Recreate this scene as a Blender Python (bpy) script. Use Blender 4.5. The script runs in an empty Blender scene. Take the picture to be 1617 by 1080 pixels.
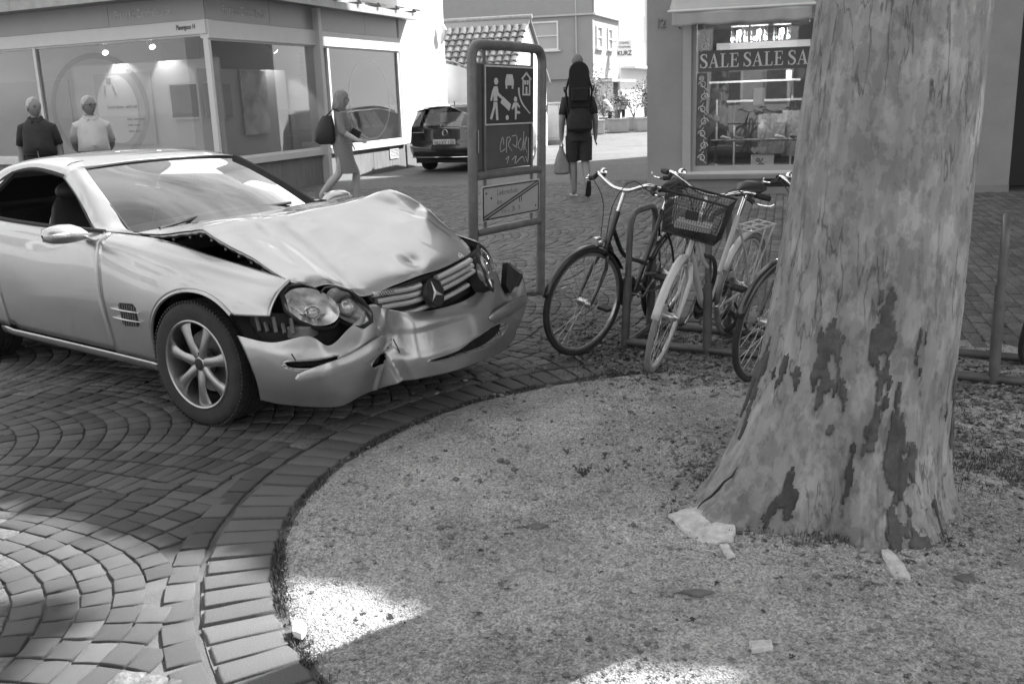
import bpy, bmesh, math, random
from mathutils import Vector, Matrix, noise
random.seed(7)
SC = bpy.context.scene
COL = SC.collection
R_ = math.radians

# ------------------------------------------------------------------ camera, sky, sun, exposure
CAM_H = 1.58
_p, _r = R_(14.0), R_(2.0)
_f = Vector((0, math.cos(_p), -math.sin(_p)))
_x = Vector((1, 0, 0)); _u = _x.cross(_f)
_R = _x * math.cos(_r) - _u * math.sin(_r)
_U = _u * math.cos(_r) + _x * math.sin(_r)
cam = bpy.data.cameras.new('camera'); camo = bpy.data.objects.new('camera', cam); COL.objects.link(camo)
cam.sensor_width = 36.0; cam.lens = 1550.0 / 1617.0 * 36.0; cam.clip_start = 0.05; cam.clip_end = 2000
m = Matrix((( _R.x, _U.x, -_f.x, 0), (_R.y, _U.y, -_f.y, 0), (_R.z, _U.z, -_f.z, CAM_H), (0, 0, 0, 1)))
camo.matrix_world = m
cam.dof.use_dof = True; cam.dof.focus_distance = 4.9; cam.dof.aperture_fstop = 9.0
SC.camera = camo

SUN_AZ, SUN_EL = 33.0, 41.0          # azimuth measured from +X towards +Y
sdir = Vector((math.cos(R_(SUN_AZ)) * math.cos(R_(SUN_EL)), math.sin(R_(SUN_AZ)) * math.cos(R_(SUN_EL)), math.sin(R_(SUN_EL))))
W = bpy.data.worlds.new('World'); SC.world = W; W.use_nodes = True
nt = W.node_tree; nt.nodes.clear()
out = nt.nodes.new('ShaderNodeOutputWorld'); bg = nt.nodes.new('ShaderNodeBackground')
sky = nt.nodes.new('ShaderNodeTexSky'); sky.sky_type = 'NISHITA'; sky.sun_disc = False
sky.sun_elevation = R_(SUN_EL); sky.sun_rotation = R_(90 - SUN_AZ); sky.air_density = 1.2; sky.dust_density = 2.0
bw = nt.nodes.new('ShaderNodeRGBToBW')
tc = nt.nodes.new('ShaderNodeTexCoord'); mp = nt.nodes.new('ShaderNodeMapping'); mp.inputs['Scale'].default_value = (1.0, 1.0, 2.0)
nz = nt.nodes.new('ShaderNodeTexNoise'); nz.inputs['Scale'].default_value = 2.6; nz.inputs['Detail'].default_value = 8; nz.inputs['Roughness'].default_value = .58
mr = nt.nodes.new('ShaderNodeMapRange'); mr.inputs[1].default_value = .30; mr.inputs[2].default_value = .62; mr.inputs[3].default_value = 0; mr.inputs[4].default_value = 1
mxs = nt.nodes.new('ShaderNodeMix'); mxs.data_type = 'FLOAT'; mxs.inputs[3].default_value = 12.5
nt.links.new(sky.outputs[0], bw.inputs[0]); nt.links.new(tc.outputs['Generated'], mp.inputs[0]); nt.links.new(mp.outputs[0], nz.inputs[0])
nt.links.new(nz.outputs[0], mr.inputs[0]); nt.links.new(mr.outputs[0], mxs.inputs[0]); nt.links.new(bw.outputs[0], mxs.inputs[2])
nt.links.new(mxs.outputs[0], bg.inputs[0]); bg.inputs[1].default_value = 0.050
nt.links.new(bg.outputs[0], out.inputs[0])
sl = bpy.data.lights.new('sun', 'SUN'); sl.energy = 5.0; sl.angle = R_(0.55); sl.color = (1, 1, 1)
so = bpy.data.objects.new('sun', sl); COL.objects.link(so); so.rotation_euler = (-sdir).to_track_quat('-Z', 'Y').to_euler(); so.location = (20, 0, 30)
SC.view_settings.view_transform = 'Standard'; SC.view_settings.look = 'None'; SC.view_settings.exposure = 1.65; SC.view_settings.gamma = 1.0
SC.view_settings.use_curve_mapping = False
SC.render.engine = 'CYCLES'
SC.cycles.use_denoising = True
SC.cycles.max_bounces = 6; SC.cycles.diffuse_bounces = 3; SC.cycles.glossy_bounces = 3; SC.cycles.transmission_bounces = 4; SC.cycles.transparent_max_bounces = 10
SC.cycles.sample_clamp_indirect = 4.0; SC.cycles.caustics_reflective = False; SC.cycles.caustics_refractive = False

# ------------------------------------------------------------------ helpers
class NT:
    def __init__(s, mat): s.t = mat.node_tree
    def n(s, typ, **kw):
        nd = s.t.nodes.new('ShaderNode' + typ)
        for k, v in kw.items():
            if k[0] == 'i' and k[1:].isdigit(): nd.inputs[int(k[1:])].default_value = v
            elif hasattr(nd, k): setattr(nd, k, v)
            else: nd.inputs[k.replace('_', ' ')].default_value = v
        return nd
    def l(s, a, b): s.t.links.new(a, b)

MATS = {}
def mat(name, v=.5, rough=.6, metal=0., var=0., vscale=6., detail=4, bump=0., bscale=60., coat=0., tone=0., spec=.5, stretch=None, emit=0., rvar=0.):
    """grey procedural material: value v with noise variation, optional bump, per-object or per-stone tone"""
    if name in MATS: return MATS[name]
    M = bpy.data.materials.new(name); M.use_nodes = True; t = NT(M); b = t.t.nodes['Principled BSDF']
    b.inputs['Roughness'].default_value = rough; b.inputs['Metallic'].default_value = metal
    b.inputs['Specular IOR Level'].default_value = spec
    b.inputs['Base Color'].default_value = (v, v, v, 1)
    if coat: b.inputs['Coat Weight'].default_value = coat; b.inputs['Coat Roughness'].default_value = .04
    if emit: b.inputs['Emission Color'].default_value = (1, 1, 1, 1); b.inputs['Emission Strength'].default_value = emit
    co = t.n('TexCoord').outputs['Object']
    if stretch:
        mpn = t.n('Mapping'); mpn.inputs['Scale'].default_value = stretch; t.l(co, mpn.inputs[0]); co = mpn.outputs[0]
    val = None
    if var:
        n1 = t.n('TexNoise', Scale=vscale, Detail=detail, Roughness=.62); t.l(co, n1.inputs[0])
        r1 = t.n('MapRange', i1=.25, i2=.75, i3=v * (1 - var), i4=v * (1 + var)); t.l(n1.outputs[0], r1.inputs[0]); val = r1.outputs[0]
        if rvar:
            r2 = t.n('MapRange', i1=.3, i2=.7, i3=max(.02, rough - rvar), i4=rough + rvar); t.l(n1.outputs[0], r2.inputs[0]); t.l(r2.outputs[0], b.inputs['Roughness'])
    if tone:
        at = t.n('Attribute', attribute_name='tone'); oi = t.n('ObjectInfo')
        ad = t.n('Math', operation='ADD'); t.l(at.outputs['Fac'], ad.inputs[0]); t.l(oi.outputs['Random'], ad.inputs[1])
        fr = t.n('Math', operation='FRACT'); t.l(ad.outputs[0], fr.inputs[0])
        r3 = t.n('MapRange', i1=0, i2=1, i3=1 - tone, i4=1 + tone); t.l(fr.outputs[0], r3.inputs[0])
        mu = t.n('Math', operation='MULTIPLY', i0=v, i1=v)
        if val is not None: t.l(val, mu.inputs[0])
        t.l(r3.outputs[0], mu.inputs[1]); val = mu.outputs[0]
    if val is not None: t.l(val, b.inputs['Base Color'])
    if bump:
        n2 = t.n('TexNoise', Scale=bscale, Detail=6, Roughness=.65); t.l(co, n2.inputs[0])
        bp = t.n('Bump', Strength=bump, Distance=.01); t.l(n2.outputs[0], bp.inputs['Height']); t.l(bp.outputs[0], b.inputs['Normal'])
    MATS[name] = M
    return M

def glass(name, tint=.55, ior=1.5, boost=1.0, rough=0.0, base=.02):
    """thin pane: transparent with a Fresnel mirror"""
    if name in MATS: return MATS[name]
    M = bpy.data.materials.new(name); M.use_nodes = True; t = NT(M); t.t.nodes.clear()
    o = t.n('OutputMaterial'); tr = t.n('BsdfTransparent'); tr.inputs[0].default_value = (tint, tint, tint, 1)
    gl = t.n('BsdfGlossy', Roughness=rough); gl.inputs[0].default_value = (1, 1, 1, 1)
    fr = t.n('LayerWeight', Blend=.5); pw = t.n('Math', operation='POWER', i1=5.0); t.l(fr.outputs['Facing'], pw.inputs[0])
    mu = t.n('Math', operation='MULTIPLY_ADD', i1=boost, i2=base + .04 * boost, use_clamp=True); t.l(pw.outputs[0], mu.inputs[0])
    mx = t.n('MixShader'); t.l(mu.outputs[0], mx.inputs[0]); t.l(tr.outputs[0], mx.inputs[1]); t.l(gl.outputs[0], mx.inputs[2]); t.l(mx.outputs[0], o.inputs[0])
    MATS[name] = M
    return M

def cr(p0, p1, p2, p3, t):
    return tuple(.5 * (2 * b + (c - a) * t + (2 * a - 5 * b + 4 * c - d) * t * t + (3 * b - a - 3 * c + d) * t ** 3) for a, b, c, d in zip(p0, p1, p2, p3))
def spline(pts, n, closed=False):
    """n points along a Catmull-Rom curve through pts"""
    k = len(pts); res = []
    seg = k if closed else k - 1
    for i in range(n):
        s = i / (n if closed else n - 1) * seg
        j = min(int(s), seg - 1); t = s - j
        if closed: g = [pts[(j + q) % k] for q in (-1, 0, 1, 2)]
        else:
            a = pts[j - 1] if j > 0 else tuple(2 * u - w for u, w in zip(pts[0], pts[1]))
            d = pts[j + 2] if j + 2 < k else tuple(2 * u - w for u, w in zip(pts[-1], pts[-2]))
            g = [a, pts[j], pts[j + 1], d]
        res.append(cr(*g, t))
    return res
def surf(ctrl, nu, nv):
    """bicubic sheet through a grid of control points (rows of points)"""
    rows = [spline(r, nv) for r in ctrl]
    cols = [spline([r[j] for r in rows], nu) for j in range(nv)]
    return [[cols[j][i] for j in range(nv)] for i in range(nu)]
def lerp(a, b, t): return a + (b - a) * t
def interp(tab, x):
    if x <= tab[0][0]: return tab[0][1]
    for (a, va), (b, vb) in zip(tab, tab[1:]):
        if x <= b: return va + (vb - va) * (x - a) / (b - a)
    return tab[-1][1]

class MB:
    """collects shapes, builds ONE mesh object"""
    def __init__(s): s.v = []; s.f = []; s.tone = None
    def add(s, vs, fs):
        b = len(s.v); s.v += [tuple(q) for q in vs]; s.f += [tuple(i + b for i in f) for f in fs]; return s
    def box(s, c, size, rot=None, rz=0.):
        hx, hy, hz = size[0] / 2, size[1] / 2, size[2] / 2
        vs = [Vector((x, y, z)) for x in (-hx, hx) for y in (-hy, hy) for z in (-hz, hz)]
        M_ = rot if rot is not None else Matrix.Rotation(rz, 3, 'Z')
        vs = [M_ @ q + Vector(c) for q in vs]
        return s.add(vs, [(0, 1, 3, 2), (4, 6, 7, 5), (0, 4, 5, 1), (2, 3, 7, 6), (0, 2, 6, 4), (1, 5, 7, 3)])
    def grid(s, g, flip=False, closed=False):
        nu, nv = len(g), len(g[0]); vs = [q for r in g for q in r]; fs = []
        for i in range(nu - 1):
            for j in range(nv if closed else nv - 1):
                j2 = (j + 1) % nv
                q = (i * nv + j, i * nv + j2, (i + 1) * nv + j2, (i + 1) * nv + j)
                fs.append(q[::-1] if flip else q)
        return s.add(vs, fs)
    def tube(s, pts, r, n=8, cap=True, flat=1.0):
        pts = [Vector(q) for q in pts]; rs = r if isinstance(r, (list, tuple)) else [r] * len(pts)
        rings = []; up = None
        for i, q in enumerate(pts):
            d = (pts[min(i + 1, len(pts) - 1)] - pts[max(i - 1, 0)]);
            if d.length < 1e-9: d = Vector((0, 0, 1))
            d.normalize()
            if up is None:
                up = d.orthogonal().normalized() if abs(d.z) > .95 else d.cross(Vector((0, 0, 1))).normalized()
            a = (up - d * up.dot(d))
            if a.length < 1e-6: a = d.orthogonal()
            a.normalize(); b_ = d.cross(a); up = a
            rings.append([q + (a * math.cos(2 * math.pi * k / n) + b_ * math.sin(2 * math.pi * k / n) * flat) * rs[i] for k in range(n)])
        b0 = len(s.v); s.grid(rings, closed=True)
        if cap:
            s.f.append(tuple(b0 + k for k in range(n))[::-1]); e = b0 + (len(rings) - 1) * n; s.f.append(tuple(e + k for k in range(n)))
        return s
    def prism(s, poly, dirv):
        """extrude a planar polygon (3D points) along dirv"""
        n = len(poly); d = Vector(dirv); a = [Vector(q) for q in poly]
        vs = a + [q + d for q in a]
        fs = [tuple(range(n))[::-1], tuple(range(n, 2 * n))] + [(i, (i + 1) % n, n + (i + 1) % n, n + i) for i in range(n)]
        return s.add(vs, fs)
    def lathe(s, prof, c, ax, n=32, sx=1.):
        """prof: list of (radius, height along axis)"""
        ax = Vector(ax).normalized(); a = ax.orthogonal().normalized(); b = ax.cross(a); c = Vector(c)
        g = [[c + ax * h + (a * math.cos(2 * math.pi * k / n) + b * math.sin(2 * math.pi * k / n)) * r for k in range(n)] for r, h in prof]
        return s.grid(g, closed=True)
    def ellipsoid(s, c, r, n=12, m_=8, rot=None):
        g = []
        for i in range(m_ + 1):
            th = math.pi * i / m_
            row = []
            for k in range(n):
                ph = 2 * math.pi * k / n
                q = Vector((r[0] * math.sin(th) * math.cos(ph), r[1] * math.sin(th) * math.sin(ph), r[2] * math.cos(th)))
                if rot is not None: q = rot @ q
                row.append(Vector(c) + q)
            g.append(row)
        return s.grid(g, closed=True)
    def build(s, name, m_, parent=None, smooth=True, angle=40, solid=0., soff=-1., sub=0, bevel=0., merge=False):
        me = bpy.data.meshes.new(name); me.from_pydata(s.v, [], s.f); me.update()
        bm = bmesh.new(); bm.from_mesh(me)
        if merge: bmesh.ops.remove_doubles(bm, verts=bm.verts, dist=1e-5)
        bmesh.ops.recalc_face_normals(bm, faces=bm.faces) if not solid else None
        bm.to_mesh(me); bm.free()
        if s.tone is not None and len(s.tone) == len(me.vertices):
            at = me.attributes.new('tone', 'FLOAT', 'POINT'); at.data.foreach_set('value', s.tone)
        return link(name, me, m_, parent, smooth, angle, solid, soff, sub, bevel)
def link(name, me, m_, parent=None, smooth=True, angle=40, solid=0., soff=-1., sub=0, bevel=0.):
    o = bpy.data.objects.new(name, me); COL.objects.link(o)
    if m_ is not None and not me.materials: me.materials.append(m_)
    if smooth:
        me.polygons.foreach_set('use_smooth', [True] * len(me.polygons))
        if angle < 180:
            try: me.set_sharp_from_angle(angle=R_(angle))
            except Exception: pass
    if parent is not None: o.parent = parent
    if solid:
        md = o.modifiers.new('thickness', 'SOLIDIFY'); md.thickness = solid; md.offset = soff
    if bevel:
        md = o.modifiers.new('bevel', 'BEVEL'); md.width = bevel; md.segments = 2; md.limit_method = 'ANGLE'
    if sub:
        md = o.modifiers.new('subdivision', 'SUBSURF'); md.levels = sub; md.render_levels = sub
    return o
def thing(name, label, cat, loc=(0, 0, 0), rz=0., group=None):
    o = bpy.data.objects.new(name, None); COL.objects.link(o); o.empty_display_size = .2
    o.location = loc; o.rotation_euler = (0, 0, rz); tag(o, label, cat, group); return o
def tag(o, label, cat, group=None):
    o['label'] = label; o['category'] = cat
    if group: o['group'] = group
    return o
def struct(o): o['kind'] = 'structure'; return o
def stuff(o): o['kind'] = 'stuff'; return o
def text(name, s, size, m_, parent, mtx, depth=.004, align='LEFT', bold=0., sx=1.):
    c = bpy.data.curves.new(name, 'FONT'); c.body = s; c.size = size; c.extrude = depth; c.align_x = align; c.offset = bold
    c.resolution_u = 3
    t = bpy.data.objects.new(name, c); COL.objects.link(t)
    me = bpy.data.meshes.new_from_object(t.evaluated_get(bpy.context.evaluated_depsgraph_get()))
    bpy.data.objects.remove(t); bpy.data.curves.remove(c)
    me.transform(mtx @ Matrix.Diagonal((sx, 1, 1, 1)))
    me.name = name
    return link(name, me, m_, parent, smooth=False)
def frame(orig, u, w):
    """matrix with local x = u, local y = w, z = u x w"""
    u = Vector(u).normalized(); w = Vector(w).normalized(); z = u.cross(w)
    return Matrix(((u.x, w.x, z.x, orig[0]), (u.y, w.y, z.y, orig[1]), (u.z, w.z, z.z, orig[2]), (0, 0, 0, 1)))
# ------------------------------------------------------------------ ground, paving, planting bed
BC = (1.08, 3.556); BR_IN, BR_OUT = 1.99, 2.222          # round planting bed
def to_px(x, y, z=0.):
    v = Vector((x, y, z - CAM_H)); w = v.dot(_f)
    if w < .3: return None
    return 808.5 + 1550 * v.dot(_R) / w, 540 - 1550 * v.dot(_U) / w
def seen(x, y, mx=260, my=170):
    p = to_px(x, y)
    return p is not None and -mx < p[0] < 1617 + mx and p[1] < 1080 + my

def paving_far():
    M = bpy.data.materials.new('far_cobbles'); M.use_nodes = True; t = NT(M); b = t.t.nodes['Principled BSDF']
    co = t.n('TexCoord').outputs['Object']
    mpn = t.n('Mapping'); mpn.inputs['Rotation'].default_value = (0, 0, R_(20)); t.l(co, mpn.inputs[0])
    br = t.n('TexBrick', Scale=1.0, Mortar_Size=.008, Brick_Width=.16, Row_Height=.11); t.l(mpn.outputs[0], br.inputs[0])
    br.inputs['Color1'].default_value = (.135, .135, .135, 1); br.inputs['Color2'].default_value = (.10, .10, .10, 1); br.inputs['Mortar'].default_value = (.06, .06, .06, 1)
    n1 = t.n('TexNoise', Scale=.7, Detail=5); t.l(co, n1.inputs[0])
    r1 = t.n('MapRange', i1=.3, i2=.7, i3=.8, i4=1.2); t.l(n1.outputs[0], r1.inputs[0])
    mu = t.n('VectorMath', operation='SCALE'); t.l(br.outputs[0], mu.inputs[0]); t.l(r1.outputs[0], mu.inputs['Scale'])
    t.l(mu.outputs[0], b.inputs['Base Color']); b.inputs['Roughness'].default_value = .75
    bp = t.n('Bump', Strength=.4, Distance=.01); t.l(br.outputs['Fac'], bp.inputs['Height']); bp.invert = True; t.l(bp.outputs[0], b.inputs['Normal'])
    return M
MFAR = paving_far()
g = MB(); g.add([(-300, -200, -.05), (300, -200, -.05), (300, 600, -.05), (-300, 600, -.05)], [(0, 1, 2, 3)])
struct(g.build('ground', mat('ground_earth', .22, .9, var=.2, vscale=.6), smooth=False))
g = MB(); g.add([(-60, 18.6, -.007), (60, 18.6, -.007), (60, 160, -.007), (-60, 160, -.007)], [(0, 1, 2, 3)])
struct(g.build('street', MFAR, smooth=False))
M_BED = mat('joint_sand', .10, .95, var=.75, vscale=1.6, bump=.5, bscale=90)
g = MB(); g.add([(-30, -6, -.010), (30, -6, -.010), (30, 18.62, -.010), (-30, 18.62, -.010)], [(0, 1, 2, 3)])
pave = struct(g.build('pavement', M_BED, smooth=False))

M_STONE = mat('cobble', .115, .75, var=.62, vscale=48, detail=9, bump=.8, bscale=110, tone=.34)
M_BRICK = mat('edging_brick', .14, .75, var=.52, vscale=52, detail=9, bump=.7, bscale=120, tone=.16)
def stone_mesh(name, seed, l=1., w=1., h=.05, bev=.055, m_=M_STONE):
    """unit paving stone, top at z = 0, slightly uneven outline and domed top"""
    rnd = random.Random(seed); vs = []; fs = []
    base = []
    for (sx, sy) in ((-1, -1), (0, -1), (1, -1), (1, 0), (1, 1), (0, 1), (-1, 1), (-1, 0)):
        base.append((sx * l / 2 * (1 + rnd.uniform(-.09, .04)), sy * w / 2 * (1 + rnd.uniform(-.09, .04))))
    for k, z in ((1.0, -h), (1.0, -.007), (1 - bev * .55, -.002), (1 - bev * 1.9, 0.0)):
        vs += [(x * k, y * k, z + (rnd.uniform(-.0012, .0012) if z > -.005 else 0)) for x, y in base]
    for r in range(3):
        for j in range(8): fs.append((r * 8 + j, r * 8 + (j + 1) % 8, r * 8 + 8 + (j + 1) % 8, r * 8 + 8 + j))
    vs.append((0, 0, .0015)); c = len(vs) - 1
    for j in range(8): fs.append((24 + j, 24 + (j + 1) % 8, c))
    me = bpy.data.meshes.new(name); me.from_pydata(vs, [], fs); me.update(); me.materials.append(m_)
    me.polygons.foreach_set('use_smooth', [True] * len(me.polygons))
    at = me.attributes.new('tone', 'FLOAT', 'POINT'); at.data.foreach_set('value', [rnd.random()] * len(vs))
    return me, vs, fs
STV = [stone_mesh('paving_stone', 100 + i) for i in range(14)]

stones = []     # x, y, angle, length, width
AX = R_(22); ca, sa = math.cos(AX), math.sin(AX)
WID, RISE, STEP = 1.90, .62, .106
O = (-2.05, 4.83)   # a point on an apex line
def zone(x, y):
    r = math.hypot(x - BC[0], y - BC[1])
    if r < 2.23: return 'bed'
    if r < 2.36 and x < BC[0] + .3: return 'ring'
    # straight rows towards the shop on the right
    if x > .95 + (y - 6.6) * .135 and y > 4.0: return 'row'
    if x > 2.2: return 'row'
    return 'fan'
for st in range(-9, 14):
    for k in range(-60, 190):
        npc = 18
        for i in range(npc):
            t = (i + .5 + (.5 if k % 2 else 0) - (.25)) / npc - .5
            if t > .5: continue
            q = 2 * t
            a = k * STEP + RISE * (1 - q * q); b = (st + t) * WID
            x = O[0] + (a - RISE) * ca - b * sa; y = O[1] + (a - RISE) * sa + b * ca
            if not (-14 < x < 14 and .8 < y < 18.7) or not seen(x, y): continue
            if zone(x, y) != 'fan': continue
            slope = -RISE * 2 * q * 2 / WID     # da/db
            ang = AX + math.atan2(1, slope)
            ln = WID / npc * math.sqrt(1 + slope * slope)
            stones.append((x, y, ang + random.uniform(-.04, .04), ln * .95, STEP / math.sqrt(1 + slope * slope) * .925 + .004))
for j, r in enumerate((2.295,)):
    w = .108 if j == 0 else .101
    n = int(2 * math.pi * r / (.135 if j == 0 else .112))
    for i in range(n):
        th = 2 * math.pi * (i + .5 * (j % 2) + random.uniform(-.06, .06)) / n
        x, y = BC[0] + r * math.cos(th), BC[1] + r * math.sin(th)
        if x > BC[0] - .05 or not seen(x, y): continue
        stones.append((x, y, th + math.pi / 2, 2 * math.pi * r / n * .955, w * .945))
ua = math.atan2(.962, .272)      # rows run towards the right-hand shop
cu, su = math.cos(ua), math.sin(ua)
for i in range(-60, 90):
    for j in range(-90, 90):
        a, b = (i + .5 * (j % 2)) * .205, j * .105
        x, y = 2.2 + a * cu - b * su, 10 + a * su + b * cu
        if not (.8 < y < 16.5 and x < 9.5) or not seen(x, y) or zone(x, y) != 'row': continue
        if (x - 2.24) * .272 + (y - 15.76) * .962 > -.02 and x > 2.1: continue
        stones.append((x, y, ua + random.uniform(-.015, .015), .196, .098))
# large old slabs close to the camera's left edge
SLAB = [(-1.42, 2.66, R_(118), .30, .20), (-1.62, 2.80, R_(118), .30, .18), (-1.30, 2.42, R_(118), .30, .2), (-1.82, 2.98, R_(118), .34, .19), (-1.52, 2.42, R_(118), .32, .2), (-1.74, 2.60, R_(118), .33, .2)]
keep = []
for s in stones:
    if any(abs((s[0] - q[0]) * math.cos(q[2]) + (s[1] - q[1]) * math.sin(q[2])) < q[3] / 2 + .03 and abs(-(s[0] - q[0]) * math.sin(q[2]) + (s[1] - q[1]) * math.cos(q[2])) < q[4] / 2 + .03 for q in SLAB): continue
    keep.append(s)
stones = stones
CARO = (-1.052, 5.498); CYAW = R_(-38.3)
def under_car(x, y):
    dx, dy = x - CARO[0], y - CARO[1]
    fx_ = dx * math.cos(CYAW) + dy * math.sin(CYAW); lt = dx * math.sin(CYAW) - dy * math.cos(CYAW)
    return -4.2 < fx_ < .78 and -1.1 < lt < .8
def rank(s):
    p = to_px(s[0], s[1])
    if p is None or not (5 < p[0] < 1612 and 180 < p[1] < 1075) or under_car(s[0], s[1]): return 1e9
    return math.hypot(s[0], s[1])
stones.sort(key=rank)
def srot(s): return random.uniform(-.0028, .0028)
for i, s in enumerate(stones[:300]):
    me = STV[i % len(STV)][0]
    o = bpy.data.objects.new('paving_stone', me); COL.objects.link(o); o.parent = pave
    o.location = (s[0], s[1], srot(s) - (.004 if s[3] > .28 else .0005)); o.rotation_euler = (random.uniform(-.018, .018), random.uniform(-.018, .018), s[2] + (math.pi if random.random() < .5 else 0)); o.scale = (s[3], s[4], 1)
g = MB(); g.tone = []
for s in stones[300:]:
    _, vs, fs = STV[random.randrange(14)]
    far = math.hypot(s[0], s[1]) > 9
    c_, s_ = math.cos(s[2]), math.sin(s[2]); dz = srot(s); tx, ty = random.uniform(-.02, .02), random.uniform(-.02, .02)
    sel = vs[8:] if far else vs; off = 8 if far else 0
    g.add([(s[0] + x * s[3] * c_ - y * s[4] * s_, s[1] + x * s[3] * s_ + y * s[4] * c_, z + dz + tx * x * s[3] + ty * y * s[4]) for x, y, z in sel],
          [tuple(q - off for q in f) for f in fs if min(f) >= off])
    g.tone += [random.random()] * len(sel)
me = bpy.data.meshes.new('paving_stones'); me.from_pydata(g.v, [], g.f); me.update()
at = me.attributes.new('tone', 'FLOAT', 'POINT'); at.data.foreach_set('value', g.tone)
stuff(link('paving_stones', me, M_STONE, pave, angle=180))

# brick edging of the bed
kerb = MB()
kr = [[(BC[0] + r * math.cos(R_(a)), BC[1] + r * math.sin(R_(a)), -.0065) for r in (BR_IN - .004, BR_OUT + .001)] for a in range(90, 281, 2)]
kerb.grid(kr); kerb = struct(kerb.build('kerb_edging', mat('kerb_mortar', .13, .95, var=.25, vscale=14, bump=.6, bscale=90), smooth=False))
BRV = [stone_mesh('edging_brick', 300 + i, bev=.05, m_=M_BRICK)[0] for i in range(8)]
nb = int(R_(186) * 2.1 / .113)
for i in range(nb):
    th = R_(92) + R_(186) * (i + .5) / nb
    o = bpy.data.objects.new('edging_brick', BRV[i % 8]); COL.objects.link(o); o.parent = kerb
    o.location = (BC[0] + 2.106 * math.cos(th), BC[1] + 2.106 * math.sin(th), .004 + random.uniform(-.003, .003))
    o.rotation_euler = (random.uniform(-.012, .012), random.uniform(-.012, .012), th + random.uniform(-.012, .012)); o.scale = (.228, .101, 1)

# gravel bed
def bed_r(th):
    d = math.degrees(th) % 360
    k = 1.0 if (d < 88 or d > 300) else 0.
    if 88 <= d < 100: k = (100 - d) / 12
    if 285 < d <= 300: k = (d - 285) / 15
    return lerp(BR_IN, 3.1, k * k * (3 - 2 * k))
def bed_z(x, y):
    d = math.hypot(x - 1.32, y - 3.6)
    return .006 + .014 * noise.noise((x * 1.6, y * 1.6, 0)) + .008 * noise.noise((x * 6, y * 6, 3)) + .003 * noise.noise((x * 23, y * 23, 8)) + .05 * math.exp(-(d / .55) ** 2)
def gravel_mat():
    M = bpy.data.materials.new('gravel'); M.use_nodes = True; t = NT(M); b = t.t.nodes['Principled BSDF']; b.inputs['Roughness'].default_value = .95
    b.inputs['Specular IOR Level'].default_value = .2
    co = t.n('TexCoord').outputs['Object']
    n1 = t.n('TexNoise', Scale=1.7, Detail=8, Roughness=.66); t.l(co, n1.inputs[0])
    v = t.n('TexVoronoi', Scale=150.0); t.l(co, v.inputs[0])
    n2 = t.n('TexNoise', Scale=45, Detail=5, Roughness=.75); t.l(co, n2.inputs[0])
    r1 = t.n('MapRange', i1=.3, i2=.72, i3=.25, i4=.52); t.l(n1.outputs[0], r1.inputs[0])
    bwn = t.n('RGBToBW'); t.l(v.outputs['Color'], bwn.inputs[0])
    r2 = t.n('MapRange', i1=.1, i2=.9, i3=.55, i4=1.42); t.l(bwn.outputs[0], r2.inputs[0])
    r4 = t.n('MapRange', i1=.3, i2=.7, i3=.72, i4=1.2); t.l(n2.outputs[0], r4.inputs[0])
    m1 = t.n('Math', operation='MULTIPLY'); t.l(r1.outputs[0], m1.inputs[0]); t.l(r2.outputs[0], m1.inputs[1])
    m2 = t.n('Math', operation='MULTIPLY'); t.l(m1.outputs[0], m2.inputs[0]); t.l(r4.outputs[0], m2.inputs[1]); t.l(m2.outputs[0], b.inputs['Base Color'])
    ad = t.n('Math', operation='ADD'); t.l(n2.outputs[0], ad.inputs[0]); t.l(v.outputs['Distance'], ad.inputs[1])
    bp = t.n('Bump', Strength=.9, Distance=.006); t.l(ad.outputs[0], bp.inputs['Height']); t.l(bp.outputs[0], b.inputs['Normal'])
    return M
rows = []
for i in range(0, 91):
    k = (i / 90) ** .8
    rows.append([])
    for j in range(240):
        th = 2 * math.pi * j / 240; r = bed_r(th) * k
        x, y = BC[0] + r * math.cos(th), BC[1] + r * math.sin(th)
        e = max(0, (k - .96) / .04)
        rows[-1].append((x, y, bed_z(x, y) * (1 - e) + e * -.02))
g = MB().grid(rows, closed=True)
struct(g.build('gravel_bed', gravel_mat(), angle=180))

# crumbs, small stones and litter on the gravel: nobody could count them
def in_bed(x, y, m_=.03):
    r = math.hypot(x - BC[0], y - BC[1]); return r < bed_r(math.atan2(y - BC[1], x - BC[0])) - m_
M_CRUMB = mat('crumb', .17, .9, tone=.9)
g = MB(); g.tone = []
OCT = [(1, 0, 0), (0, 1, 0), (-1, 0, 0), (0, -1, 0), (0, 0, 1), (0, 0, -1)]
OF = [(0, 1, 4), (1, 2, 4), (2, 3, 4), (3, 0, 4), (1, 0, 5), (2, 1, 5), (3, 2, 5), (0, 3, 5)]
n = 0
while n < 11500:
    x, y = random.uniform(-1, 3.2), 2.2 + random.random() ** 1.7 * 4.4
    if not in_bed(x, y) or not seen(x, y, 60, 60) or math.hypot(x - 1.32, y - 3.6) < .38: continue
    if noise.noise((x * 2.2, y * 2.2, 5)) < random.uniform(-.55, .35): continue
    n += 1; s = random.uniform(.0024, .0062) * (2.2 if random.random() < .05 else 1); c = Vector((x, y, bed_z(x, y) + .0025 + s * .35))
    rt_ = Matrix.Rotation(random.uniform(0, 6.28), 3, 'Z'); ex = (random.uniform(.7, 1.9), random.uniform(.6, 1.1), random.uniform(.4, .8))
    g.add([c + rt_ @ Vector((a * s * ex[0], b * s * ex[1], d * s * ex[2])) for a, b, d in OCT], OF)
    g.tone += [random.choice((.02, .05, .08, .12, .2, .7, .98))] * 6
stuff(g.build('gravel_crumbs', M_CRUMB, None, smooth=False)); bpy.data.objects['gravel_crumbs']['label'] = 'dark and pale crumbs scattered over the gravel bed'
bpy.data.objects['gravel_crumbs']['category'] = 'gravel'

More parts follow.
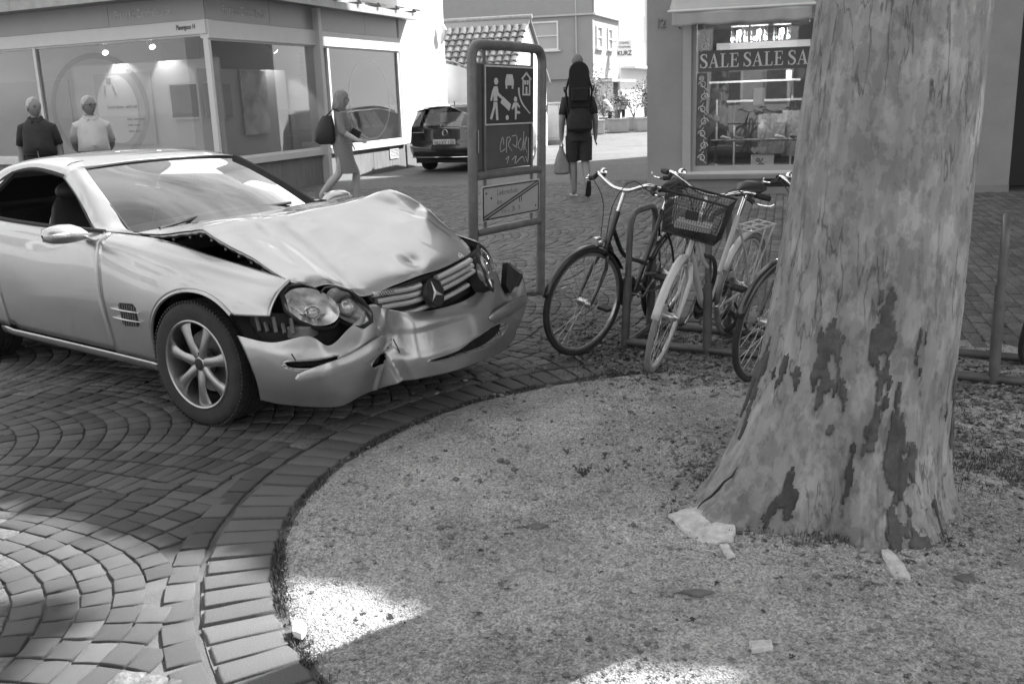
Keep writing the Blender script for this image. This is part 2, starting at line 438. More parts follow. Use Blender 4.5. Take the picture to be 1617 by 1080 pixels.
def leaf_shape(s, curl):
    pts = [(0, -1), (.35, -.55), (.95, -.5), (.55, -.05), (.7, .5), (.25, .35), (0, 1), (-.25, .35), (-.7, .5), (-.55, -.05), (-.95, -.5), (-.35, -.55)]
    return [(x * s, y * s, curl * s * (x * x * .6 + .4 * y * y * (1 if y > 0 else -.6)) + random.uniform(-.12, .12) * s) for x, y in pts]
M_LEAF = mat('dry_leaf', .14, .8, tone=.8, var=.2, vscale=30)
g = MB(); g.tone = []
def litter_density(x, y):
    # along the rack and the right side of the bed
    d = abs((x - .74) * .512 + (y - 6.1) * .859 + .05)      # distance to the rack's line
    a = 1.0 * math.exp(-((d - .10) / .42) ** 2) * (1 if x > .55 else max(0, (x - .1) / .45))
    b_ = max(.75 * math.exp(-((x - 1.25) / .55) ** 2 - ((y - 3.3) / .33) ** 2), .7 * math.exp(-((x - .85) / .25) ** 2 - ((y - 3.9) / .5) ** 2), .8 * math.exp(-((x - 2.3) / .7) ** 2 - ((y - 4.2) / .7) ** 2))
    c_ = .028 if in_bed(x, y) else .006
    return max(a, b_, c_)
n = 0; tries = 0
while n < 7500 and tries < 200000:
    tries += 1
    x, y = random.uniform(-.9, 4), random.uniform(2.3, 7.2)
    if random.random() > litter_density(x, y) or not seen(x, y, 60, 60) or math.hypot(x - 1.32, y - 3.6) < .42: continue
    n += 1; s = random.uniform(.005, .021) * (1.5 if random.random() < .12 and y > 4.6 else 1) * (1 if y > 4.6 or x > 1.9 else .75)
    rt_ = Matrix.Rotation(random.uniform(0, 6.28), 3, 'Z') @ Matrix.Rotation(random.uniform(-.5, .5), 3, 'X') @ Matrix.Rotation(random.uniform(-.4, .4), 3, 'Y')
    z = (bed_z(x, y) if in_bed(x, y, 0) else 0) + s * .25
    L_ = [Vector((x, y, z)) + rt_ @ Vector(q) for q in leaf_shape(s, random.uniform(-.9, .9))]
    ctr = sum(L_, Vector()) / 12
    g.add(L_ + [ctr], [(k, (k + 1) % 12, 12) for k in range(12)]); g.tone += [random.random()] * 13
me = bpy.data.meshes.new('leaf_litter'); me.from_pydata(g.v, [], g.f); me.update(); at = me.attributes.new('tone', 'FLOAT', 'POINT'); at.data.foreach_set('value', g.tone)
o = stuff(link('leaf_litter', me, M_LEAF, smooth=False)); o['label'] = 'dry fallen leaves lying around the bicycle rack and trunk'; o['category'] = 'fallen leaves'

# grass along the inner edge of the bricks and weeds round the trunk
M_GRASS = mat('grass', .085, .7, tone=.5)
def blades(spots, name, label, hmin, hmax, lean=.6):
    g = MB(); g.tone = []
    for (x, y, z, k) in spots:
        h = random.uniform(hmin, hmax) * k; a = random.uniform(0, 6.28); w = random.uniform(.0012, .0028)
        dx, dy = math.cos(a), math.sin(a); l = random.uniform(.1, lean) * h
        px_, py_ = -dy * w, dx * w
        b = len(g.v)
        g.v += [(x - px_, y - py_, z), (x + px_, y + py_, z), (x + dx * l * .4 + px_ * .7, y + dy * l * .4 + py_ * .7, z + h * .6), (x + dx * l * .4 - px_ * .7, y + dy * l * .4 - py_ * .7, z + h * .6), (x + dx * l, y + dy * l, z + h)]
        g.f += [(b, b + 1, b + 2, b + 3), (b + 3, b + 2, b + 4)]; g.tone += [random.random()] * 5
    me = bpy.data.meshes.new(name); me.from_pydata(g.v, [], g.f); me.update(); at = me.attributes.new('tone', 'FLOAT', 'POINT'); at.data.foreach_set('value', g.tone)
    o = stuff(link(name, me, M_GRASS, smooth=False)); o['label'] = label; o['category'] = 'grass'; return o
sp = []
for i in range(15000):
    th = R_(random.uniform(84, 215)); r = BR_IN + .005 - abs(random.gauss(0, .028)); x, y = BC[0] + r * math.cos(th), BC[1] + r * math.sin(th)
    if noise.noise((th * 7, 1.3, 0)) + .45 * noise.noise((th * 31, 4, 0)) < random.uniform(-.25, .55): continue
    sp.append((x, y, -.006, 1 - .4 * random.random()))
blades(sp, 'edge_grass', 'short grass and weeds along the inside of the brick edging', .008, .028)
sp = []
for i in range(26000):
    c = random.choice(((1.95, 3.75, .25, .22), (2.15, 3.95, .3, .2), (2.3, 3.6, .25, .2), (.83, 3.55, .14, .10), (.98, 3.32, .16, .06), (1.3, 3.17, .2, .03), (.95, 3.85, .12, .12), (1.5, 6.0, .5, .2), (.9, 6.1, .3, .2), (.6, 5.55, .35, .12), (.25, 7.95, .10, .06), (2.0, 4.6, .4, .2)))
    x, y = random.gauss(c[0], c[2] * .7), random.gauss(c[1], c[3] * .7)
    if noise.noise((x * 8, y * 8, 2)) < random.uniform(-.3, .4): continue
    sp.append((x, y, bed_z(x, y) - .004 if in_bed(x, y, 0) else -.008, 1))
blades(sp, 'weed_patch', 'low dark weeds growing round the trunk and under the bicycle rack', .008, .034, 1.2)
# ------------------------------------------------------------------ buildings
def fac(orig, deg):
    """facade frame: x along the wall, y into the building, z up"""
    return Matrix.Translation(Vector(orig)) @ Matrix.Rotation(R_(deg), 4, 'Z')
class FB(MB):
    """MB whose boxes are given in a facade frame, stored relative to the thing's base"""
    def __init__(s, F, base): super().__init__(); s.F = Matrix.Translation(-Vector(base)) @ F
    def bx(s, x0, x1, y0, y1, z0, z1):
        vs = [s.F @ Vector((x, y, z)) for x in (x0, x1) for y in (y0, y1) for z in (z0, z1)]
        return s.add(vs, [(0, 1, 3, 2), (4, 6, 7, 5), (0, 4, 5, 1), (2, 3, 7, 6), (0, 2, 6, 4), (1, 5, 7, 3)])
    def poly(s, pts, d=(0, .01, 0)):
        n = len(pts); a = [s.F @ Vector(q) for q in pts]; b = [s.F @ (Vector(q) + Vector(d)) for q in pts]
        return s.add(a + b, [tuple(range(n)), tuple(range(n, 2 * n))[::-1]] + [(i, n + i, n + (i + 1) % n, (i + 1) % n) for i in range(n)])
    def rod(s, pts, r, n=8): return s.tube([s.F @ Vector(q) for q in pts], r, n)
def ftext(name, str_, size, m_, parent, F, base, x, y, z, depth=.003, align='LEFT', bold=0., sx=1.):
    Mx = Matrix.Translation(-Vector(base)) @ F @ Matrix.Translation((x, y, z)) @ Matrix.Rotation(R_(90), 4, 'X')
    return text(name, str_, size, m_, parent, Mx, depth, align, bold, sx)

M_WHITEWALL = mat('white_render', .80, .9, var=.05, vscale=3, bump=.12, bscale=60)
M_GREYWALL = mat('grey_render', .42, .9, var=.07, vscale=2, bump=.15, bscale=60)
M_KURZ = mat('beige_render', .28, .9, var=.05, vscale=2, bump=.12, bscale=50)
M_PLINTH = mat('plinth_stone', .20, .6, var=.25, vscale=5, stretch=(3, 3, .5), bump=.15, bscale=40)
M_LIGHTMET = mat('light_metal', .62, .45, var=.05, vscale=4)
M_GREYPANEL = mat('grey_panel', .34, .4, var=.05, vscale=2)
M_DARKMET = mat('dark_metal', .09, .5)
M_ZINC = mat('zinc', .27, .5, metal=.3, var=.2, vscale=5, bump=.1, bscale=20)
M_INT = mat('shop_inside_white', .62, .8)
M_INTG = mat('shop_inside_grey', .34, .8, var=.05, vscale=1)
M_BLACK = mat('black_plastic', .02, .4)
M_LET = mat('pale_lettering', .62, .6)
M_LETD = mat('dark_lettering', .06, .6)
M_PANE = glass('shop_glass', .80, 1.5, 1.15, base=.03)
M_PANE_D = glass('dark_glass', .35, 1.5, 1.0)
M_PRINT = mat('poster_print', .62, .7, var=.5, vscale=2.2, detail=2)

# --- dental practice on the corner (left)
K = Vector((-4.9, 17.16, 0))
FR = fac(K, 70.3)                                     # right-hand face, x runs away from the corner
FL = fac(K, -27.5) @ Matrix.Translation((-12, 0, 0))  # left-hand face, x = 12 at the corner
shop = thing('corner_shop', 'glass fronted corner practice with pale metal fascia and dark stone plinth', 'building', K)
def sp_(F): return FB(F, K)
xc = 12.0
# lower pale fascia, upper grey sign band
sp_(FR).bx(-.03, 7.3, -.06, .12, 2.70, 2.99).build('fascia', M_LIGHTMET, shop, smooth=False, bevel=.006)
sp_(FL).bx(0, xc + .03, -.06, .12, 2.77, 3.0).build('fascia', M_LIGHTMET, shop, smooth=False, bevel=.006)
for i, (a, b) in enumerate(((0, 1.9), (1.905, 5.66), (5.665, 7.25))): sp_(FR).bx(a, b, -.02, .12, 2.995, 3.46).build('sign_panel', M_GREYPANEL, shop, smooth=False, bevel=.004)
for i, (a, b) in enumerate(((0, 3.2), (3.205, 6.4), (6.405, 9.76), (9.765, 12.0))): sp_(FL).bx(a, b, -.02, .12, 3.005, 3.42).build('sign_panel', M_GREYPANEL, shop, smooth=False, bevel=.004)
ftext('lettering', 'Praxis für Zahnheilkunde', .20, M_LET, shop, FL, K, 12 - 2.07, -.024, 3.12, sx=.66)
ftext('lettering', 'Pfauengasse 14', .115, M_LETD, shop, FL, K, 12 - .62, -.063, 2.86, sx=.62)
ftext('lettering', 'Praxis für Zahnheilkunde', .20, M_LET, shop, FR, K, .45, -.024, 3.12, sx=.66)
# canopy with gutter pieces
for i in range(4):
    a, b = -.5 + i * 2.1, -.5 + i * 2.1 + 2.095
    sp_(FR).poly([(a, -.42, 3.40), (a, -.40, 3.54), (a, .5, 3.74), (a, .5, 3.46), (a, -.02, 3.43)], (b - a, 0, 0)).build('canopy_panel', M_ZINC, shop, smooth=False)
for i in range(6):
    a = -.6 + i * 2.15
    sp_(FL).poly([(a, -.62, 3.36), (a, -.60, 3.52), (a, .5, 3.74), (a, .5, 3.42), (a, -.02, 3.39)], (2.145, 0, 0)).build('canopy_panel', M_ZINC, shop, smooth=False)
for i in range(9):
    x = .2 + i * .9
    sp_(FR).bx(x, x + .04, -.47, -.1, 3.55, 3.60).bx(x, x + .35, -.44, -.38, 3.60, 3.64).build('snow_guard', M_DARKMET, shop, smooth=False)
# roof slab and rear mass
sp_(FR).bx(-.0, 8.0, .5, 7, 3.46, 3.8).build('roof', M_ZINC, shop, smooth=False)
# plinth panels
for i in range(8):
    a = .012 + i * .95; sp_(FR).bx(a, min(a + .942, 7.4), 0, .2, -.02, .56).build('plinth_panel', M_PLINTH, shop, smooth=False, bevel=.004)
for i in range(12): sp_(FL).bx(i * 1.0, i * 1.0 + .99, 0, .2, -.02, .62).build('plinth_panel', M_PLINTH, shop, smooth=False, bevel=.004)
sp_(FR).bx(-.05, 7.35, -.07, .16, .565, .69).build('sill', M_LIGHTMET, shop, smooth=False, bevel=.006)
sp_(FL).bx(0, 12.0, -.07, .16, .625, .75).build('sill', M_LIGHTMET, shop, smooth=False, bevel=.006)
v = sp_(FR); v.bx(6.52, 6.97, -.02, .02, .27, .29).bx(6.52, 6.97, -.02, .02, .47, .49).bx(6.52, 6.54, -.018, .02, .29, .47).bx(6.95, 6.97, -.018, .02, .29, .47)
vent = v.build('vent_grille', M_LIGHTMET, shop, smooth=False)
for k in range(5): sp_(FR).bx(6.54, 6.95, -.012, .01, .305 + k * .033, .322 + k * .033).build('slat', M_LIGHTMET, vent, smooth=False)
# windows: mullions and panes
def window14(F, x0, x1, z0, z1):
    f = sp_(F); f.bx(x0 - .035, x0 + .035, -.03, .07, z0, z1).bx(x0 + .035, x1 - .035, -.02, .05, z0, z0 + .035).bx(x0 + .035, x1 - .035, -.02, .05, z1 - .03, z1)
    w = f.build('window', M_LIGHTMET, shop, smooth=False)
    sp_(F).bx(x0 + .035, x1 - .035, .012, .018, z0 + .035, z1 - .03).build('pane', M_PANE, w, smooth=False)
for a, b in ((.0, 3.95), (3.95, 7.22)): window14(FR, a, b, .69, 2.70)
sp_(FR).bx(7.19, 7.25, -.03, .12, .69, 2.70).build('mullion', M_LIGHTMET, shop, smooth=False)
for a, b in ((.4, 3.9), (3.9, 7.72), (7.72, 11.97)): window14(FL, a, b, .75, 2.77)
# inside
sp_(FL).bx(.3, 11.7, 3.4, 3.5, 0, 3.4).build('back_wall', M_INT, shop, smooth=False)
sp_(FR).bx(2.6, 7.3, 3.0, 3.1, 0, 3.4).build('back_wall', M_INT, shop, smooth=False)
sp_(FR).bx(7.25, 7.35, .1, 3.0, 0, 3.4).build('side_wall', M_INT, shop, smooth=False)
sp_(FL).bx(.3, 11.2, .2, 3.4, .3, .4).build('shop_floor', M_INTG, shop, smooth=False)
sp_(FR).bx(.5, 7.2, .25, 3.0, .3, .41).build('shop_floor', M_INTG, shop, smooth=False)
sp_(FL).bx(.3, 11.2, .2, 3.4, 3.0, 3.1).build('ceiling', M_INTG, shop, smooth=False)
sp_(FR).bx(.5, 7.2, .25, 3.0, 2.9, 3.02).build('ceiling', M_INT, shop, smooth=False)
# partition screens behind the glass
sp_(FL).bx(7.9, 11.6, .62, .66, .42, 2.42).build('display_wall', M_INT, shop, smooth=False)
sp_(FL).bx(4.2, 7.5, .8, .84, .42, 2.2).build('display_wall', M_INTG, shop, smooth=False)
sp_(FR).bx(.45, 3.3, .62, .66, .42, 2.25).build('display_wall', M_INT, shop, smooth=False)
sp_(FR).bx(4.5, 6.2, 1.2, 1.24, .42, 2.1).build('display_wall', M_INTG, shop, smooth=False)
for i in range(12): sp_(FR).bx(3.35, 3.9, .3, .32, 2.0 + i * .05, 2.02 + i * .05).build('blind_slat', M_INT, shop, smooth=False)
def ring(F, cx, cz, rx, rz, w, y, m_):
    b = sp_(F); n = 60; vs = []
    for k in range(n):
        a = 2 * math.pi * k / n
        for q in (1, 1 - w): vs.append(b.F @ Vector((cx + rx * q * math.cos(a), y, cz + rz * q * math.sin(a))))
    b.add(vs, [(2 * k, 2 * k + 1, (2 * k + 3) % (2 * n), (2 * k + 2) % (2 * n)) for k in range(n)])
    return b.build('window_decal', m_, shop, smooth=False)
ring(FL, 12 - 2.8, 1.62, 1.27, .98, .10, .008, glass('frosted_film', .86, 1.5, .2, rough=.5, base=.02))
ring(FR, 5.75, 1.62, 1.0, .88, .06, .008, glass('pale_film', .78, 1.5, .3, rough=.5, base=.05))
# things inside the practice
def inside(name, label, cat, F, x0, x1, z0, z1, y, m_, frame_m=None):
    base = F @ Vector(((x0 + x1) / 2, y, z0)); t = thing(name, label, cat, base)
    b = FB(F, base); b.bx(x0, x1, y, y + .02, z0, z1); b.build('panel', m_, t, smooth=False)
    if frame_m:
        b = FB(F, base); w = .035; b.bx(x0 - w, x1 + w, y + .002, y + .035, z1, z1 + w).bx(x0 - w, x1 + w, y + .002, y + .035, z0 - w, z0).bx(x0 - w, x0, y + .002, y + .035, z0, z1).bx(x1, x1 + w, y + .002, y + .035, z0, z1)
        b.build('frame', frame_m, t, smooth=False)
    return t, base
inside('wall_screen', 'black screen in a pale frame behind the practice window beside the corner post', 'screen', FL, 12 - 1.55, 12 - .58, 1.42, 1.99, .55, M_BLACK, M_LIGHTMET)
inside('wall_screen', 'pale grey blank panel behind the side window next to the corner post', 'panel', FR, .5, 1.3, 1.40, 1.98, .55, M_GREYPANEL)
pt, pb = inside('implant_poster', 'tall poster with a white ellipse and dental advert text behind glass', 'poster', FL, 12 - 3.5, 12 - 2.05, .95, 2.25, .57, mat('poster_grey', .48, .7))
b = FB(FL, pb); n = 40; b.poly([(12 - 2.95 + .53 * math.cos(2 * math.pi * k / n), .563, 1.6 + .62 * math.sin(2 * math.pi * k / n)) for k in range(n)], (0, .004, 0)); b.build('white_ellipse', mat('paper_white', .82, .7), pt, smooth=False)
ftext('lettering', 'Keramik-Implantate - natürlich weiß', .085, M_LETD, pt, FL, pb, 12 - 3.2, .558, 1.62, .001, sx=.62)
for k, s in enumerate(('biologisch - bestens verträglich', 'metallfrei - stark und', 'ästhetisch - weiß und')): ftext('lettering', s, .06, M_LETD, pt, FL, pb, 12 - 2.72, .558, 1.40 - k * .11, .001, sx=.6)
b = FB(FL, pb); b.rod([(12 - 3.2, .555, 2.05), (12 - 3.22, .555, 1.88)], .018).rod([(12 - 3.0, .555, 2.05), (12 - 2.93, .555, 1.88)], .018).bx(12 - 3.15, 12 - 3.03, .553, .562, 2.08, 2.18); b.build('emblem', M_GREYPANEL, pt, smooth=False)
inside('portrait_poster', 'poster with blurred grey portraits hanging behind the side window', 'poster', FR, 1.65, 2.5, 1.05, 2.22, .55, M_PRINT)
for k, (F, x, z) in enumerate(((FL, 12 - 2.95, 2.62), (FL, 12 - 1.75, 2.66), (FR, 2.62, 2.60))):
    base = F @ Vector((x, .45, z + .14)); t = thing('ceiling_spotlight', ('tubular grey spotlight shining down above the implant poster', 'tubular grey spotlight shining above the black screen', 'bright round spotlight above the portrait poster')[k], 'spotlight', base)
    Fq = FB(F, base); ax = [(x - .10, .45, z + .14), (x + .05, .40, z)]; Fq.rod(ax, .055, 14); Fq.build('housing', M_GREYPANEL, t)
    Fq = FB(F, base); Fq.rod([(x + .05, .40, z), (x + .057, .398, z - .006)], .05, 14); Fq.build('lamp', mat('lamp_glow', .9, .5, emit=9.), t)
    ld = bpy.data.lights.new('shop_spot', 'SPOT'); ld.energy = 9; ld.spot_size = R_(95); ld.shadow_soft_size = .05
    lo = bpy.data.objects.new('shop_spot', ld); COL.objects.link(lo); lo.parent = t
    lo.location = (F @ Vector((x + .07, .39, z - .03))) - base; lo.rotation_euler = (F.to_3x3() @ Vector((.2, .35, -1))).to_track_quat('-Z', 'Y').to_euler()

# --- tall white house behind the practice
Bw = FR @ Vector((7.3, 0, 0))
wb = thing('white_house', 'tall plain white rendered house wall in full sun behind the practice', 'building', Bw)
FB(FR, Bw).bx(7.42, 10.12, .0, 6, .58, 12).bx(2.5, 7.42, 1.4, 6, 3.6, 12).build('wall', M_WHITEWALL, wb, smooth=False)
FB(FR, Bw).bx(7.42, 10.14, -.03, .3, -.02, .577).build('plinth', M_PLINTH, wb, smooth=False)
b = FB(FR, Bw); b.bx(9.3, 9.85, -.012, .05, 1.55, 1.57).bx(9.3, 9.32, -.012, .05, 1.57, 2.75).bx(9.3, 9.85, -.012, .05, 2.75, 2.77); b.build('panel_joint', M_GREYWALL, wb, smooth=False)
FB(FR, Bw).rod([(9.75, -.06, 2.95), (9.75, -.12, 3.1), (9.75, -.16, 3.3), (9.75, -.10, 3.5)], [.03, .07, .09, .02]).build('wall_lamp', M_WHITEWALL, wb)

# --- shop number 12 (right)
C12 = Vector((2.24, 15.76, 0)); F12 = fac(C12, -15.8)
b12 = thing('gift_shop', 'grey rendered house number 12 with an awning over its shop window', 'building', C12)
def f12(): return FB(F12, C12)
M12 = mat('house12_render', .30, .9, var=.10, vscale=2.2, bump=.2, bscale=45)
M12b = mat('house12_base', .24, .85, var=.12, vscale=4, bump=.2, bscale=45)
w = f12(); w.bx(0, .55, 0, 11.1, .0, 12.6).bx(.55, 2.62, 0, .35, 2.62, 12.6).bx(.55, 1.80, 0, .35, 0, .22).bx(2.36, 2.62, 0, .35, 0, .22).bx(1.8, 2.36, .25, .35, 0, .22).bx(2.62, 5.25, 0, .35, 0, 12.6).bx(5.25, 6.6, 1.0, 1.2, 0, 2.6).bx(5.25, 6.6, 0, .4, 2.6, 12.6).bx(6.6, 26, 0, .4, 0, 12.6).bx(.55, 26, 10.9, 11.1, 0, 12.6)
w.build('wall', M12, b12, smooth=False)
f12().bx(0, 26, 0, 11.1, 12.6, 12.8).build('roof', M_ZINC, b12, smooth=False)
f12().bx(.55, .68, -.03, .2, .32, 2.62).bx(2.52, 2.66, -.03, .2, .32, 2.62).bx(.68, 2.52, -.025, .15, 2.56, 2.62).build('window_surround', mat('surround_paint', .38, .7, var=.06), b12, smooth=False, bevel=.006)
f12().bx(.52, 2.7, -.12, .30, .232, .30).build('sill', M12b, b12, smooth=False, bevel=.008)
f12().bx(.55, 2.66, -.05, .28, .305, .345).build('sill_board', M_LIGHTMET, b12, smooth=False)
f12().bx(1.80, 2.36, .03, .05, .0, .20).build('cellar_opening', mat('dark_cellar', .05, .9), b12, smooth=False)
win = f12().bx(.682, .75, .04, .10, .345, 2.56).bx(2.45, 2.518, .04, .10, .345, 2.56).bx(.75, 2.45, .04, .10, .345, .43).build('window', M_GREYPANEL, b12, smooth=False)
f12().bx(.75, 2.45, .062, .068, .43, 2.56).build('pane', glass('shop12_glass', .80, 1.5, 1.1, base=.02), win, smooth=False)
f12().bx(5.3, 6.55, .9, .95, 0, 2.55).build('door', mat('dark_door', .04, .5), b12, smooth=False)
FB(F12, C12).bx(-.0, 5.25, -.035, -.002, -.02, .10).build('base_course', M12b, b12, smooth=False)
ftext('house_number', '12', .19, mat('number_metal', .24, .5), b12, F12, C12, .13, -.012, 2.53, .012, sx=.8, bold=.002)
# awning
M_AWN = mat('awning_cloth', .38, .85, var=.12, vscale=3, bump=.15, bscale=25)
aw = thing('shop_awning', 'pale cloth awning with a hanging valance above the shop window', 'awning', F12 @ Vector((.4, -.3, 2.7)))
ab = F12 @ Vector((.4, -.3, 2.7))
def awb(): return FB(F12, ab)
def awn_sheet(p, nx, ny, fn):
    b = awb(); return b.grid([[b.F @ Vector(fn(i / nx, j / ny)) for j in range(ny + 1)] for i in range(nx + 1)])
awn_sheet(0, 20, 6, lambda s, t: (.40 + 2.05 * s, -.05 - .52 * t, 2.99 - .27 * t - .012 * math.sin(s * 9) * t)).build('cloth', M_AWN, aw, solid=.006)
awn_sheet(0, 40, 5, lambda s, t: (.44 + 1.97 * s, -.575 + .012 * math.sin(s * 40) * t + .01 * math.sin(s * 13), 2.69 - (.19 + .012 * math.sin(s * 23)) * t)).build('valance', M_AWN, aw, solid=.004)
awb().rod([(.38, -.57, 2.71), (2.47, -.57, 2.71)], .022).build('front_bar', M_LIGHTMET, aw)
for x in (.5, 2.4): awb().rod([(x, -.02, 2.5), (x, -.3, 2.62), (x, -.56, 2.70)], .012).build('arm', M_DARKMET, aw)
# sale band in the window
def serif(ch, h, wv=.30):
    """serif capital as polygons in a unit box, height 1"""
    T, t = .16, .055; P = []
    if ch == 'L': P = [[(.12, 0), (.12 + T, 0), (.12 + T, 1), (.12, 1)], [(0, .955), (.42, .955), (.42, 1), (0, 1)], [(0, 0), (.62, 0), (.66, .28), (.61, .28), (.54, .06), (0, .045)]]; w_ = .70
    elif ch == 'E': P = [[(.12, 0), (.12 + T, 0), (.12 + T, 1), (.12, 1)], [(0, .945), (.60, .94), (.60, .74), (.64, .74), (.65, 1), (0, 1)], [(0, 0), (.66, 0), (.70, .28), (.65, .28), (.58, .06), (0, .05)], [(.26, .49), (.46, .49), (.48, .38), (.52, .38), (.52, .66), (.48, .66), (.46, .55), (.26, .55)]]; w_ = .74
    elif ch == 'A': P = [[(.06, 0), (.12, 0), (.43, .92), (.40, 1.02)], [(.56, 0), (.76, 0), (.45, 1.02), (.40, 1.02), (.36, .90)], [(.19, .31), (.60, .31), (.60, .37), (.21, .37)], [(-.03, 0), (.24, 0), (.24, .04), (-.03, .04)], [(.46, 0), (.86, 0), (.86, .04), (.46, .04)]]; w_ = .84
    elif ch == 'S':
        ctr = spline([(.52, .78), (.46, .92), (.30, .975), (.14, .90), (.11, .74), (.22, .60), (.40, .47), (.52, .33), (.50, .14), (.34, .025), (.15, .06), (.05, .24)], 44); L_, R2 = [], []
        for i, q in enumerate(ctr):
            a, b_ = ctr[max(i - 1, 0)], ctr[min(i + 1, 43)]; dx, dy = b_[0] - a[0], b_[1] - a[1]; l = math.hypot(dx, dy) or 1
            wd = .028 + .062 * max(0, math.cos((i / 43 - .5) * math.pi * 1.25)) ** 1.2
            L_.append((q[0] - dy / l * wd, q[1] + dx / l * wd)); R2.append((q[0] + dy / l * wd, q[1] - dx / l * wd))
        P = [[L_[i], L_[i + 1], R2[i + 1], R2[i]] for i in range(43)] + [[(.50, .72), (.55, .72), (.54, 1.0), (.50, 1.0)], [(.02, 0), (.06, 0), (.08, .30), (.03, .30)]]; w_ = .64
    return P, w_
band = f12().bx(.78, 2.44, .052, .060, 1.85, 2.16).build('sale_band', mat('sale_red', .10, .6), b12, smooth=False)
x = .80
for wd in ('SALE', 'SALE', 'SALE'):
    for ch in wd:
        P, w_ = serif(ch, 1)
        if x + w_ * .2 > 2.44: break
        b = f12()
        for pg in P: b.poly([(x + a * .192, .046, 1.905 + c * .205) for a, c in pg], (0, .004, 0))
        b.build('letter', mat('letter_white', .66, .7), band, smooth=False); x += (w_ + .05) * .192
    x += .05
# scroll ornament down the left side of the glass
f12().bx(.76, .93, .075, .08, .44, 2.56).build('side_strip', mat('side_film', .36, .8), b12, smooth=False)
for k in range(11):
    z = .55 + k * .185
    if 1.82 < z < 2.2: continue
    b = f12(); s = 1 if k % 2 else -1; pts = []
    for i in range(26):
        a = i / 25 * 8.2; r = .062 * (1 - i / 32); pts.append((.86 + s * .015 + r * math.cos(a) * s, .056, z + r * math.sin(a)))
    pts += [(.84 + s * .03, .056, z + .09), (.85, .056, z + .16)][::1] if False else []
    b.rod(pts, .007, 5); b.rod([(.86 - s * .05, .056, z - .08), (.85 + s * .04, .056, z + .02), (.87, .056, z + .10)], .006, 5); b.build('scroll', mat('scroll_white', .62, .7), b12)
# interior
f12().bx(.7, 5, 3.2, 3.3, 0, 3).build('back_wall', mat('shop12_back', .14, .9, var=.3, vscale=2), b12, smooth=False)
f12().bx(.6, 5, .36, 3.2, .0, .33).build('shop_floor', mat('shop12_floor', .16, .7), b12, smooth=False)
f12().bx(.55, .65, .36, 3.2, .33, 2.9).build('side_wall', mat('shop12_side', .14, .9), b12, smooth=False)
f12().bx(3.4, 3.5, .36, 3.2, .33, 2.9).build('side_wall', MATS['shop12_side'], b12, smooth=False)
f12().bx(.6, 3.5, .36, 3.2, 2.85, 2.95).build('ceiling', mat('shop12_ceiling', .25, .9), b12, smooth=False)
f12().bx(.9, 2.45, 2.2, 2.22, 2.15, 2.35).build('wall_frieze', M_INT, b12, smooth=False)
SHM = mat('shelf_white', .55, .6); PAPER = mat('card_paper', .62, .8); GOODS = [mat('goods_%d' % k, .08 + .1 * k, .6, var=.3, vscale=20) for k in range(6)]
SHELF = [('long white shelf high behind the sale window', .86, 2.3, 1.2, 1.45, 1.71), ('white shelf behind the sale window at chest height', 1.15, 2.4, 1.2, 1.45, 1.40), ('low dark display table with small goods in the shop window', .95, 2.42, .35, .75, .80)]
for lb, x0, x1, y0, y1, z in SHELF:
    base = F12 @ Vector(((x0 + x1) / 2, y0, z)); t = thing('display_shelf', lb, 'shelf', base)
    FB(F12, base).bx(x0, x1, y0, y1, z - .03, z).build('board', SHM if z > 1 else GOODS[1], t, smooth=False)
    if z > 1: FB(F12, base).bx(x0 + .1, x0 + .13, y1 - .02, y1, .33, z - .03).build('upright', SHM, t, smooth=False); FB(F12, base).bx(x1 - .13, x1 - .1, y1 - .02, y1, .33, z - .03).build('upright', SHM, t, smooth=False)
    else:
        for xx in (x0 + .05, x1 - .1): FB(F12, base).bx(xx, xx + .05, y0 + .15, y0 + .2, .33, z - .03).build('leg', GOODS[1], t, smooth=False)
def good(name, label, cat, x, y, z, kind, s, m_):
    base = F12 @ Vector((x, y, z)); b = FB(F12, base)
    if kind == 'box': b.bx(x - s * .6, x + s * .6, y, y + s, z, z + s * .8)
    elif kind == 'card': b.poly([(x - s * .5, y, z), (x + s * .5, y, z), (x + s * .5, y + .02, z + s * 1.5), (x - s * .5, y + .02, z + s * 1.5)], (0, .006, 0))
    elif kind == 'bottle': b.lathe([(0, 0), (s * .3, 0), (s * .33, s * .8), (s * .12, s * 1.1), (s * .1, s * 1.4), (0, s * 1.4)], b.F @ Vector((x, y + s * .4, z)), (0, 0, 1), 12)
    elif kind == 'bag':
        b.poly([(x - s * .5, y, z), (x + s * .5, y, z), (x + s * .38, y, z + s), (x - s * .38, y, z + s)], (0, s * .3, 0)); b.rod([(x - s * .2, y + s * .1, z + s), (x - s * .15, y + s * .1, z + s * 1.5), (x + s * .15, y + s * .1, z + s * 1.5), (x + s * .2, y + s * .1, z + s)], s * .03, 6)
    elif kind == 'shoe':
        pts = [(x - s, y + .05, z + s * .45), (x - s * .6, y + .05, z + s * .4), (x, y + .05, z + s * .28), (x + s * .8, y + .05, z + s * .18), (x + s, y + .05, z + s * .15)]
        b.rod(pts, [s * .2, s * .42, s * .3, s * .22, s * .05], 10)
    elif kind == 'heart':
        pl = []
        for k in range(24):
            a = 2 * math.pi * k / 24; pl.append((x + s * .5 * math.sin(a) ** 3, y, z + s * .6 + s * .035 * (13 * math.cos(a) - 5 * math.cos(2 * a) - 2 * math.cos(3 * a) - math.cos(4 * a))))
        b.poly(pl, (0, .02, 0))
    o = b.build(name, m_, None, smooth=kind in ('shoe', 'bottle')); o.location = base; tag(o, label, cat); return o
good('price_card', 'white price card hanging in front of the upper shelf', 'card', 1.68, .5, 1.33, 'card', .17, PAPER)
good('price_card', 'small white card standing on the highest shelf', 'card', 2.12, 1.2, 1.712, 'card', .09, PAPER)
